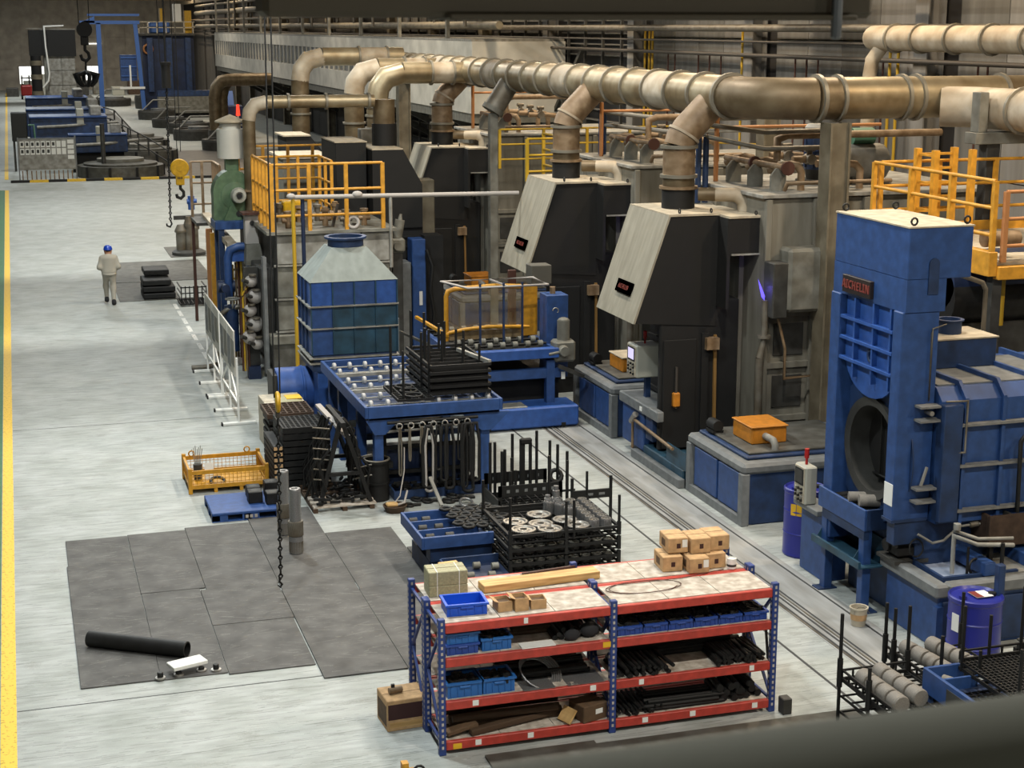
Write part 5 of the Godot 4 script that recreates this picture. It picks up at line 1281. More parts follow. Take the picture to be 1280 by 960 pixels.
func gear(called: String, label: String, p: Vector3, r: float, h: float, group: String, m: String, teeth := 0) -> Node3D:
	var t := thing(called, label, "gear", p, group)
	part("face", MB.new().lathe(p, Vector3.UP, [[r * 0.28, h * 0.5], [r * 0.28, h * 0.95], [r * 0.45, h * 0.95], [r * 0.5, h * 0.8], [r * 0.72, h * 0.8], [r * 0.8, h], [r * 0.94, h], [r * 0.96, h * 0.96]], 24), M[m], t)
	part("rim", MB.new().lathe(p, Vector3.UP, [[0, 0], [r * 0.95, 0], [r, 0.01], [r, h * 0.9], [r * 0.96, h * 0.97]], 24), M.steel if r < 0.1 and h > 0.12 else (M.grey_dark if m == "grey" else M.dark_steel), t)
	if teeth:
		var mb := MB.new()
		for i in teeth:
			var a := TAU * i / teeth
			mb.bar(p + V(cos(a) * r, 0.01, sin(a) * r), p + V(cos(a) * r, h * 0.92, sin(a) * r), r * 0.1)
		part("teeth", mb, M.steel if r < 0.1 and h > 0.12 else M.dark_steel, t).set_meta("kind", "stuff")
	return t

func black_racks() -> void:
	# stack of four black baskets with gears on top
	var x0 := 6.45; var x1 := 8.12; var z0 := -22.4; var z1 := -21.0
	var n := 0
	for y in [0.06, 0.28, 0.50, 0.72]:
		var t := thing("gear_basket", ["lowest black gear basket at the foot of the stack behind the rack", "second black gear basket from the bottom of the stack behind the rack", "third black gear basket of the stack, under the top one", "top black gear basket of the stack, with pale discs and pinions standing in it"][n], "basket", V(7.3, y, -21.7), "stacked gear baskets")
		lattice(t, x0, x1, z0, z1, y, 12, 10, 0.02, 0.03, "black_steel")
		for s in [z0, z1]:
			part("rail", MB.new().b6(x0, x1, y + 0.10, y + 0.14, s - 0.02, s + 0.02), M.black_steel, t)
		for s in [x0, x1]:
			part("rail", MB.new().b6(s - 0.02, s + 0.02, y + 0.10, y + 0.14, z0, z1), M.black_steel, t)
		for p in [[x0, z0], [x1, z0], [x0, z1], [x1, z1], [7.3, z1]]: part("corner_post", MB.new().b6(p[0] - 0.025, p[0] + 0.025, y, y + 0.2, p[1] - 0.025, p[1] + 0.025), M.black_steel, t)
		if n < 3:
			for k in 9: gear("gear_blank", "%s dark gear blank from the left along the front of the %s basket" % [NTH[k], ["lowest", "second lowest", "third"][n]], V(x0 + 0.14 + k * 0.175, y + 0.03, z1 - 0.13), 0.078, 0.11, "dark gear blanks in the stack", "grey")
		else:
			for p in [[x0, z1, 1.42], [x1, z1, 1.32], [7.3, z1, 1.3], [7.42, z1, 1.3], [x1, z0, 1.3], [x0, z0, 1.3], [7.8, z0, 1.5], [7.5, z0, 1.6]]: part("rod", MB.new().cyl(V(p[0], y, p[1]), V(p[0], p[2], p[1]), 0.022, -1, 8), M.black_steel, t)
		n += 1
	var gl := ["rear left of the seven", "rear right of the seven", "in the middle of the seven", "front left of the seven", "front centre of the seven", "right of centre of the seven", "front right of the seven, half hidden"]
	var gp := [[6.72, -21.62], [7.16, -21.85], [7.05, -21.42], [6.72, -21.22], [7.1, -21.14], [7.45, -21.5], [7.55, -21.2]]
	for i in 7: gear("ring_gear", "bright machined disc gear on the top basket, %s" % gl[i], V(gp[i][0], 0.77, gp[i][1]), 0.19, 0.10, "disc gears on the top basket", "steel_bright", 30)
	for r in 7:
		for c in 2:
			gear("pinion", "small steel pinion, %s from the front in the %s column on the top basket" % [NTH[r], "right" if c else "left"], V(7.78 + c * 0.19 + 0.012 * r * 0.0, 0.77, -21.15 - r * 0.175), 0.075, 0.17, "pinions on the top basket", "steel_bright", 14)
	for q in [[7.55, -22.0, "second from the front"], [7.58, -22.25, "at the back right"], [7.42, -22.15, "at the back left"], [7.62, -21.78, "at the front"]]:
		gear("pinion", "thicker steel pinion left of the double row, %s of the four" % q[2], V(q[0], 0.77, q[1]), 0.085, 0.19, "thicker pinions on the top basket", "steel", 16)
	for q in [[7.6, -22.35, 0.36, "tall stepped steel shaft standing at the back of the gear basket"], [7.45, -22.3, 0.24, "shorter stepped steel shaft beside the tall one in the gear basket"]]:
		solo("stepped_shaft", MB.new().lathe(V(q[0], 0.77, q[1]), Vector3.UP, [[0, 0], [0.07, 0], [0.07, q[2] * 0.5], [0.055, q[2] * 0.52], [0.055, q[2] * 0.8], [0.04, q[2] * 0.82], [0.04, q[2]], [0, q[2]]], 14), M.steel, q[3], "shaft", V(q[0], 0.77, q[1]))
	# blue roller tray beside it
	var t := thing("tray_conveyor", "blue tray conveyor with a black honeycomb plate, left of the gear basket stack", "roller table", V(5.8, 0, -22.3))
	part("side", MB.new().b6(5.3, 5.34, 0.54, 0.72, -23.0, -21.65, 0.005), M.blue, t)
	part("side", MB.new().b6(5.34, 6.4, 0.54, 0.72, -21.7, -21.65, 0.005), M.blue, t)
	part("side", MB.new().b6(5.34, 6.4, 0.54, 0.72, -23.0, -22.95, 0.005), M.blue, t)
	part("bottom", MB.new().b6(5.34, 6.4, 0.54, 0.57, -22.95, -21.7), M.blue_dark, t)
	for z in [-22.6, -22.15]: part("divider", MB.new().b6(5.34, 6.3, 0.57, 0.68, z - 0.02, z + 0.02), M.blue, t)
	part("frame", MB.new().b6(5.45, 6.4, 0.3, 0.54, -22.0, -21.75, 0.01).b6(5.45, 6.4, 0.0, 0.3, -22.9, -21.8), M.blue_dark, t)
	for q in [[5.45, -22.8], [5.65, -22.8], [5.5, -22.4], [5.75, -22.4], [5.5, -21.95], [5.8, -21.95]]: part("roller", MB.new().cyl(V(q[0] - 0.06, 0.63, q[1]), V(q[0] + 0.06, 0.63, q[1]), 0.05, -1, 10), M.grey_dark, t)
	t = thing("honeycomb_plate", "black cast honeycomb plate lying across the blue tray conveyor", "plate", V(6.1, 0.72, -22.3))
	var hm := MB.new()
	for r in 6:
		for c in 4:
			hm.ring(V(5.98 + c * 0.21 + (r % 2) * 0.105, 0.76, -22.85 + r * 0.19), Vector3.UP, 0.085, 0.028, 6, 4)
	part("honeycomb", hm, M.black_steel, t)
	t = thing("tray_conveyor", "low dark blue tray with rollers behind the rack, below the gear basket stack", "roller table", V(5.9, 0, -20.9))
	part("side", MB.new().b6(5.5, 5.53, 0.3, 0.46, -21.42, -20.3, 0.004), M.blue_dark, t)
	part("side", MB.new().b6(5.53, 6.4, 0.3, 0.46, -21.45, -21.42, 0.004), M.blue_dark, t)
	part("bottom", MB.new().b6(5.53, 6.4, 0.3, 0.33, -21.42, -20.3), M.machine_navy, t)
	for q in [[5.75, -21.2], [6.0, -21.2], [6.25, -21.1], [5.8, -20.8], [6.1, -20.75]]: part("roller", MB.new().cyl(V(q[0] - 0.05, 0.39, q[1]), V(q[0] + 0.05, 0.39, q[1]), 0.05, -1, 10), M.grey, t)
	for p in [[5.55, -21.35], [6.3, -21.35], [5.55, -20.4], [6.3, -20.4]]: part("leg", MB.new().b6(p[0] - 0.03, p[0] + 0.03, 0, 0.3, p[1] - 0.03, p[1] + 0.03), M.blue_dark, t)
	# black rack with rods behind
	t = thing("rod_rack", "black perforated rack with many upright rods behind the gear basket stack", "rack", V(7.7, 0, -24.1))
	for s in [[-24.3, 0.84], [-23.5, 0.5]]:
		var pf := part("perforated_panel", MB.new().b6(7.02, 8.1, 0.66, 0.84, s[0] - 0.02, s[0]).b6(7.02, 8.1, 0.3, 0.5, s[0] - 0.02, s[0]).b6(7.02, 7.08, 0, 0.84, s[0] - 0.02, s[0]).b6(8.04, 8.1, 0, 0.84, s[0] - 0.02, s[0]), M.black_steel, t)
		for k in 6: part("slot", MB.new().b6(7.16 + k * 0.15, 7.21 + k * 0.15, 0.72, 0.77, s[0], s[0] + 0.002), M.rim_grey, pf)
	lattice(t, 7.02, 8.1, -24.3, -23.5, 0.1, 8, 6, 0.02, 0.04, "black_steel")
	lattice(t, 7.02, 8.1, -24.3, -23.5, 0.42, 8, 6, 0.02, 0.04, "black_steel")
	part("side_panel", MB.new().b6(7.02, 7.05, 0.1, 0.6, -24.3, -23.5).b6(8.08, 8.11, 0.1, 0.5, -24.3, -23.5), M.black_steel, t)
	for p in [[7.12, -24.3, 1.36], [7.2, -24.3, 1.36], [7.26, -24.1, 1.25], [7.34, -24.2, 1.25], [7.46, -24.2, 1.1], [7.5, -24.3, 1.48], [7.92, -24.3, 1.5], [8.05, -24.0, 1.4], [8.15, -23.9, 1.35], [8.28, -23.8, 1.25], [7.4, -23.8, 1.0], [7.25, -23.6, 1.05]]:
		part("rod", MB.new().cyl(V(p[0], 0, p[1]), V(p[0], p[2], p[1]), 0.026, -1, 8), M.black_steel, t)
	part("slotted_post", MB.new().b6(7.62, 7.7, 0, 1.38, -24.3, -24.24).b6(7.78, 7.82, 0, 1.36, -24.3, -24.24).b6(7.62, 7.82, 1.3, 1.4, -24.3, -24.22, 0.02), M.black_steel, t)
	part("clamp_frame", MB.new().tube([V(8.1, 0.62, -23.7), V(8.3, 0.68, -23.5), V(8.25, 0.5, -23.4), V(8.05, 0.42, -23.5)], 0.02, 6), M.black_steel, t)
	part("link", MB.new().ring(V(8.12, 0.82, -23.9), V(0, 0.5, 1), 0.1, 0.04, 12, 6), M.black_steel, t)
	t = thing("rod_rack", "low black slotted bar rack right behind the pinions", "rack", V(8.6, 0, -23.2))
	part("slotted_bar", MB.new().b6(8.15, 8.85, 0.6, 0.74, -23.25, -23.21), M.black_steel, t)
	for k in 2: part("slot", MB.new().b6(8.42 + k * 0.2, 8.52 + k * 0.2, 0.65, 0.69, -23.21, -23.208), M.rim_grey, t)
	for x in [8.17, 8.83]: part("post", MB.new().cyl(V(x, 0, -23.23), V(x, 0.95, -23.23), 0.028, -1, 8), M.black_steel, t)

# ---------------------------------------------------------------- two red and blue racks back to back, and what lies on them
const LV := [0.16, 0.64, 1.15, 1.55]

func make_rack() -> Node3D:
	var t := thing("pallet_rack", "", "rack", V(0, 0, 0), "pallet racks standing back to back")
	for x in [0.0, 2.03, 4.06]:
		for z in [0.0, -0.66]:
			var p := part("upright", MB.new().b6(x - 0.04, x + 0.04, 0, 1.62, z - 0.035, z + 0.035, 0.006), M.rack_blue, t)
			var holes := MB.new()
			for k in 22: holes.b6(x - 0.012, x + 0.012, 0.08 + k * 0.07, 0.115 + k * 0.07, z + 0.035, z + 0.0365).b6(x - 0.0415, x - 0.04, 0.08 + k * 0.07, 0.115 + k * 0.07, z - 0.012, z + 0.012)
			part("slots", holes, M.deck, p).set_meta("kind", "stuff")
		part("end_brace", MB.new().bar(V(x, 1.5, -0.03), V(x, 1.5, -0.63), 0.03), M.rack_blue, t)
		part("end_brace", MB.new().bar(V(x, 1.45, -0.03), V(x, 0.8, -0.63), 0.03), M.rack_blue, t)
		part("end_brace", MB.new().bar(V(x, 0.2, -0.03), V(x, 0.8, -0.63), 0.03), M.rack_blue, t)
		part("end_brace", MB.new().bar(V(x, 0.15, -0.03), V(x, 0.15, -0.63), 0.03), M.rack_blue, t)
	for b in 2:
		var xa := 0.04 + b * 2.03
		var xb := 1.99 + b * 2.03
		for y in LV:
			for z in [0.0, -0.66]:
				part("beam", MB.new().b6(xa, xb, y - 0.105, y, z - 0.025, z + 0.03, 0.008), M.rack_red, t)
			for k in 3:
				part("deck_board", MB.new().b6(xa + 0.65 * k + 0.004, xa + 0.65 * (k + 1) - 0.004, y - 0.012, y + 0.006, -0.63, -0.026), M.deck, t)
	return t

func crate(label: String, x: float, y: float, z: float, w: float, d: float, h: float, m: String, turn := 0.0, fill := "", group := "") -> Node3D:
	var t := thing("parts_crate", label, "crate", V(0, 0, 0), group)
	var s := 0.012
	for q in [[-w / 2, -w / 2 + s, -d / 2, d / 2], [w / 2 - s, w / 2, -d / 2, d / 2], [-w / 2 + s, w / 2 - s, -d / 2, -d / 2 + s], [-w / 2 + s, w / 2 - s, d / 2 - s, d / 2]]:
		part("wall", MB.new().b6(q[0], q[1], 0.0, h, q[2], q[3]), M[m], t)
	part("bottom", MB.new().b6(-w / 2 + s, w / 2 - s, 0.0, 0.012, -d / 2 + s, d / 2 - s), M[m], t)
	var r := 0.018
	part("lip", MB.new().b6(-w / 2 - r, w / 2 + r, h - 0.025, h, d / 2, d / 2 + r).b6(-w / 2 - r, w / 2 + r, h - 0.025, h, -d / 2 - r, -d / 2).b6(-w / 2 - r, -w / 2, h - 0.025, h, -d / 2, d / 2).b6(w / 2, w / 2 + r, h - 0.025, h, -d / 2, d / 2), M[m], t)
	for k in 5: part("rib", MB.new().b6(-w / 2 + w * (k + 0.5) / 5.0 - 0.006, -w / 2 + w * (k + 0.5) / 5.0 + 0.006, 0.02, h * 0.75, d / 2, d / 2 + 0.01), M[m], t)
	part("grip", MB.new().b6(-w * 0.16, w * 0.16, h * 0.62, h * 0.78, d / 2, d / 2 + 0.022, 0.006), M[m], t)
	if fill:
		var mb := MB.new()
		for k in 26:
			var c := V(rng.randf_range(-w * 0.4, w * 0.4), h * 0.72 + rng.randf_range(0, 0.04), rng.randf_range(-d * 0.38, d * 0.38))
			var a := rng.randf_range(0, PI)
			mb.bar(c - V(cos(a), rng.randf_range(-0.3, 0.3), sin(a)) * 0.06, c + V(cos(a), rng.randf_range(-0.3, 0.3), sin(a)) * 0.06, 0.035)
		mb.b6(-w / 2 + s, w / 2 - s, 0.012, h * 0.72, -d / 2 + s, d / 2 - s)
		part("contents", mb, M[fill], t).set_meta("kind", "stuff")
	t.position = V(x, y, z)
	t.rotation.y = turn
	return t

func carton(called: String, label: String, x: float, y: float, z: float, w: float, d: float, h: float, m: String, turn := 0.0, group := "", open := false) -> Node3D:
	var t := thing(called, label, "box", V(0, 0, 0), group)
	if open:
		for q in [[-w / 2, -w / 2 + 0.008, -d / 2, d / 2], [w / 2 - 0.008, w / 2, -d / 2, d / 2], [-w / 2 + 0.008, w / 2 - 0.008, -d / 2, -d / 2 + 0.008], [-w / 2 + 0.008, w / 2 - 0.008, d / 2 - 0.008, d / 2]]:
			part("side", MB.new().b6(q[0], q[1], 0, h, q[2], q[3]), M[m], t)
		part("flap", MB.new().bar(V(-w / 2, h, 0), V(-w / 2 - 0.05, h + 0.02, 0), d, 0.006), M[m], t)
		part("stuffing", MB.new().b6(-w / 2 + 0.008, w / 2 - 0.008, 0, h * 0.7, -d / 2 + 0.008, d / 2 - 0.008), M.carton_dark, t)
	else:
		part("body", MB.new().b6(-w / 2, w / 2, 0, h, -d / 2, d / 2, 0.008), M[m], t)
		part("flap_seam", MB.new().b6(-w / 2 + 0.006, w / 2 - 0.006, h, h + 0.002, -0.004, 0.004), M.carton_dark, t)
	t.position = V(x, y, z)
	t.rotation.y = turn
	return t

func rods(called: String, label: String, x0: float, x1: float, y: float, z0: float, z1: float, n: int, r: float, m: String, along_x: bool, group := "") -> void:
	# a heap of bars: each bar a part of the bundle
	var t := thing(called, label, "bundle", V((x0 + x1) / 2, y, (z0 + z1) / 2), group)
	for i in n:
		var k := rng.randf()
		var hh: float = y + r + (i % 3) * r * 1.7 * 0.9
		if along_x:
			var z := lerpf(z0, z1, k)
			part("bar", MB.new().cyl(V(x0 + rng.randf_range(0, 0.15), hh, z), V(x1 - rng.randf_range(0, 0.15), hh, z + rng.randf_range(-0.03, 0.03)), r, -1, 7), M[m], t)
		else:
			var x := lerpf(x0, x1, float(i) / n)
			part("bar", MB.new().cyl(V(x, hh, z0 + rng.randf_range(0, 0.05)), V(x + rng.randf_range(-0.05, 0.05), hh, z1 - rng.randf_range(0, 0.06)), r, -1, 7), M[m], t)

func shelf_racks() -> void:
	var a := make_rack()
	a.position = V(4.16, 0, -16.15)
	a.set_meta("label", "front red and blue steel rack of four shelves, nearest the camera")
	for q in [[0.12, 0.095, "label_yellow", 0.10], [0.38, 0.11, "paper", 0.07], [1.0, 0.11, "paper", 0.07], [2.4, 0.11, "paper", 0.07], [3.0, 0.11, "paper", 0.07], [0.35, 0.59, "paper", 0.07], [1.75, 0.59, "paper", 0.07], [2.35, 0.59, "paper", 0.06], [3.75, 0.59, "paper", 0.06], [1.9, 1.1, "label_yellow", 0.12], [0.95, 1.5, "paper", 0.05], [3.8, 0.11, "paper", 0.07]]:
		part("tag_plate", MB.new().b6(4.16 + q[0], 4.16 + q[0] + q[3], q[1] - 0.03, q[1] + 0.035, -16.12, -16.117), M[q[2]], a)
	dup(a, V(4.16, 0, -16.88), 0.0, "rear red and blue steel rack standing behind the front rack", "")
	var top := 1.556
	crate("bright blue empty crate on the top shelf of the front rack", 4.52, top, -16.5, 0.46, 0.34, 0.14, "crate_blue", -0.06)
	var w := carton("wrapped_parcel", "upper of two olive paper parcels tied with string on the rear rack", 4.48, top + 0.13, -17.15, 0.46, 0.3, 0.17, "wrap", -0.05, "olive paper parcels")
	for x in [-0.13, 0.13]: lpart("string", MB.new().b6(x - 0.004, x + 0.004, -0.0, 0.173, -0.153, 0.153), M.paper, w)
	w = carton("wrapped_parcel", "lower of two olive paper parcels tied with string on the rear rack", 4.48, top, -17.15, 0.46, 0.3, 0.128, "wrap", -0.05, "olive paper parcels")
	for x in [-0.13, 0.13]: lpart("string", MB.new().b6(x - 0.004, x + 0.004, 0.0, 0.13, -0.153, 0.153), M.paper, w)
	carton("small_box", "small pale yellow box behind the olive parcels at the rack edge", 4.62, top, -17.5, 0.24, 0.18, 0.22, "timber", 0.1)
	carton("small_box", "left of three small open brown boxes on the top shelf", 4.95, top, -16.42, 0.17, 0.2, 0.12, "carton", 0.05, "small open boxes", true)
	carton("small_box", "middle of three small open brown boxes, the tallest, on the top shelf", 5.14, top, -16.38, 0.16, 0.2, 0.15, "carton", 0.0, "small open boxes", true)
	carton("small_box", "right of three small open brown boxes on the top shelf", 5.35, top, -16.38, 0.18, 0.18, 0.11, "carton", -0.08, "small open boxes", true)
	solo("wood_plank", MB.new().bar(V(4.88, top + 0.05, -17.05), V(6.35, top + 0.05, -17.15), 0.22, 0.09, 0.006), M.timber, "long pale wooden plank lying on the rack top beside the parcels", "plank", V(5.6, top, -17.1))
	solo("steel_bar", MB.new().bar(V(5.5, top + 0.02, -17.42), V(6.2, top + 0.02, -17.5), 0.03), M.pipe_rust, "thin rusty bar behind the wooden plank on the rack top", "bar", V(5.8, top, -17.45))
	var cs := [[7.3, 0.0, -17.2, "leftmost carton of the lower row"], [7.58, 0.0, -17.05, "middle one of the lower row"], [7.84, 0.0, -17.16, "last of the lower row behind the can"],
		[7.4, 0.2, -17.28, "upper left carton, with a white slip"], [7.67, 0.19, -17.22, "middle carton of the upper row"], [7.93, 0.19, -17.26, "upper right carton"]]
	for i in 6:
		var q: Array = cs[i]
		var c := carton("carton", "brown taped carton on the rack top, %s" % q[3], q[0], top + q[1], q[2], 0.255, 0.36, 0.19, "carton", -0.08 + 0.03 * (i % 3), "cartons on the rack top")
		lpart("print", MB.new().b6(-0.02, 0.03, 0.06, 0.12, 0.18, 0.1815), M.carton_print, c)
		lpart("side_print", MB.new().b6(-0.129, -0.1275, 0.05, 0.14, -0.08, 0.06), M.carton_dark, c)
		if i in [1, 3]: lpart("slip", MB.new().b6(0.05, 0.115, 0.07, 0.165, 0.18, 0.183), M.paper, c)
	var can := thing("white_can", "small white printed can on the rack top beside the cartons", "can", V(8.02, top, -16.93))
	part("body", MB.new().lathe(V(8.02, top, -16.93), Vector3.UP, [[0, 0], [0.055, 0], [0.058, 0.005], [0.058, 0.13], [0.05, 0.135], [0.05, 0.12], [0, 0.12]], 16), M.paper, can)
	part("print", MB.new().lathe(V(8.02, top + 0.03, -16.93), Vector3.UP, [[0.0585, 0], [0.0585, 0.03]], 16), M.grey_dark, can)
	var lp: Array = []
	for i in 34:
		var an := 0.4 + i * 0.3
		lp.append(V(6.75 + cos(an) * (0.42 + i * 0.002), top + 0.012, -16.6 + sin(an) * 0.2))
	lp.append_array([V(7.3, top + 0.012, -16.75), V(7.9, top + 0.012, -16.9)])
	solo("wire_loop", MB.new().tube(lp, 0.005, 5), M.pipe_rust, "loose loop of thin brown wire on the rack top before the cartons", "wire", V(6.75, top, -16.6))
	# shelf under the top
	var y := 1.156
	crate("upper of two stacked blue crates at the left end of the second shelf", 4.42, y + 0.13, -16.35, 0.36, 0.3, 0.125, "crate_light", 0.0, "", "stacked crates")
	crate("lower navy crate of the two stacked at the left end of the second shelf", 4.42, y, -16.35, 0.36, 0.3, 0.125, "crate_navy", 0.0, "soot", "stacked crates")
	crate("blue crate filled with dark fittings beside the stacked crates", 4.82, y, -16.35, 0.34, 0.28, 0.15, "crate_light", 0.0, "dark_steel")
	for k in 6:
		crate("%s navy crate from the middle post in the row on the second shelf" % NTH[k], 6.42 + k * 0.315, y, -16.4, 0.305, 0.42, 0.11, "crate_navy", 0.0, "soot", "row of navy crates")
	solo("paper_sheet", MB.new().b6(5.1, 5.5, y, y + 0.012, -16.3, -16.14), M.paper, "white paper sheet lying at the front edge of the second shelf", "paper", V(5.3, y, -16.2))
	rods("bar_bundle", "dark bent fittings and plastic wrap heaped on the second shelf", 5.55, 6.1, y, -16.6, -16.25, 14, 0.03, "black_steel", false)
	var wr := solo("plastic_wrap", MB.new().ball(V(5.72, y + 0.07, -16.22), V(0.1, 0.07, 0.05), 9, 6).ball(V(5.95, y + 0.09, -16.28), V(0.12, 0.09, 0.08), 9, 6), M.cloth_dark, "crumpled dark plastic bag on the second shelf near the middle post", "bag", V(5.8, y, -16.25))
	wr.set_meta("group", "")
	rods("bar_bundle", "long brown timber strips along the back of the second shelf", 5.0, 6.0, y, -16.75, -16.55, 5, 0.03, "timber_dark", true)
	rods("bar_bundle", "dark long bars at the back of the third shelf, left bay", 4.9, 6.05, 0.646, -16.78, -16.45, 10, 0.03, "black_steel", true)
	# third shelf
	y = 0.646
	crate("left of two open blue crates on the third shelf", 4.44, y, -16.37, 0.4, 0.36, 0.18, "crate_light", 0.0, "soot", "open crates on the third shelf")
	crate("right of two open blue crates on the third shelf", 4.84, y, -16.36, 0.37, 0.34, 0.18, "crate_light", 0.0, "soot", "open crates on the third shelf")
	for k in 5:
		solo("metal_hoop", MB.new().ring(V(5.35 + k * 0.012, y + 0.09 + k * 0.006, -16.4), V(0.25, 1, 0.65), 0.2 + k * 0.014, 0.012, 26, 5), M.steel, "thin grey metal hoop in the coil on the third shelf, %s" % ["smallest", "second smallest", "middle sized", "second largest", "largest"][k], "hoop", V(5.35, y, -16.4), "metal hoops")
	solo("metal_sheet", MB.new().b6(5.12, 5.5, y, y + 0.006, -16.5, -16.14).b6(5.65, 6.1, y, y + 0.005, -16.5, -16.14), M.steel, "bright thin metal sheet under the hoops on the third shelf", "sheet", V(5.3, y, -16.3))
	rods("bar_bundle", "bundle of short black studs left on the right bay's third shelf", 6.3, 6.92, y, -16.7, -16.13, 30, 0.024, "black_steel", false, "black stud bundles")
	rods("bar_bundle", "tall heap of black studs at the right end of the third shelf", 7.55, 8.12, y, -16.7, -16.13, 42, 0.024, "black_steel", false, "black stud bundles")
	rods("bar_bundle", "long black bars at the back of the right bay's third shelf", 6.4, 8.05, y, -16.78, -16.66, 9, 0.03, "soot", true)
	# bottom shelf
	y = 0.166
	rods("bar_bundle", "long dark timbers on the bottom shelf of the left bay", 4.25, 5.7, y, -16.7, -16.3, 7, 0.04, "timber_dark", true)
	solo("wood_plank", MB.new().bar(V(4.5, y + 0.04, -16.2), V(5.6, y + 0.08, -16.42), 0.09, 0.07, 0.006), M.timber_dark, "split brown plank at the front of the bottom shelf", "plank", V(5.0, y, -16.3))
	solo("wood_plank", MB.new().bar(V(4.22, y + 0.06, -16.22), V(4.6, y + 0.1, -16.3), 0.12, 0.05, 0.006), M.carton_dark, "short broken board at the left foot of the bottom shelf", "plank", V(4.4, y, -16.25))
	var box := carton("torn_box", "torn brown box with a white label on the bottom shelf by the middle post", 5.95, y, -16.3, 0.34, 0.3, 0.2, "carton_dark", 0.3)
	lpart("slip", MB.new().b6(0.0, 0.1, 0.08, 0.14, 0.15, 0.153), M.paper, box)
	solo("wood_block", MB.new().bar(V(5.62, y + 0.02, -16.2), V(5.72, y + 0.16, -16.24), 0.2, 0.03), M.timber, "pale tilted board leaning on the torn box", "board", V(5.65, y, -16.2))
	rods("bar_bundle", "fan of thin black rods at the left of the right bay's bottom shelf", 6.28, 6.8, y, -16.75, -16.14, 24, 0.018, "black_steel", false)
	rods("bar_bundle", "long black rods lying along the right bay's bottom shelf", 6.6, 7.7, y, -16.5, -16.18, 12, 0.026, "black_steel", true)
	rods("bar_bundle", "heap of black castings at the right end of the bottom shelf", 7.55, 8.1, y, -16.6, -16.18, 16, 0.045, "black_steel", false)
	solo("steel_bar", MB.new().bar(V(8.3, 0, -16.3), V(8.27, 0.95, -16.45), 0.025), M.dark_steel, "dark flat bar leaning on the right end of the front rack", "bar", V(8.3, 0, -16.3))
	solo("floor_slab", MB.new().b6(4.6, 5.9, 0, 0.03, -15.95, -15.2), M.plate_steel, "dark steel floor plate in front of the rack, left one", "plate", V(5.2, 0, -15.6), "floor plates before the rack")
	solo("floor_slab", MB.new().b6(9.22, 10.3, 0, 0.03, -14.3, -13.2), M.plate_steel, "dark steel floor plate under the blue tray table", "plate", V(9.6, 0, -13.8), "floor plates before the rack")

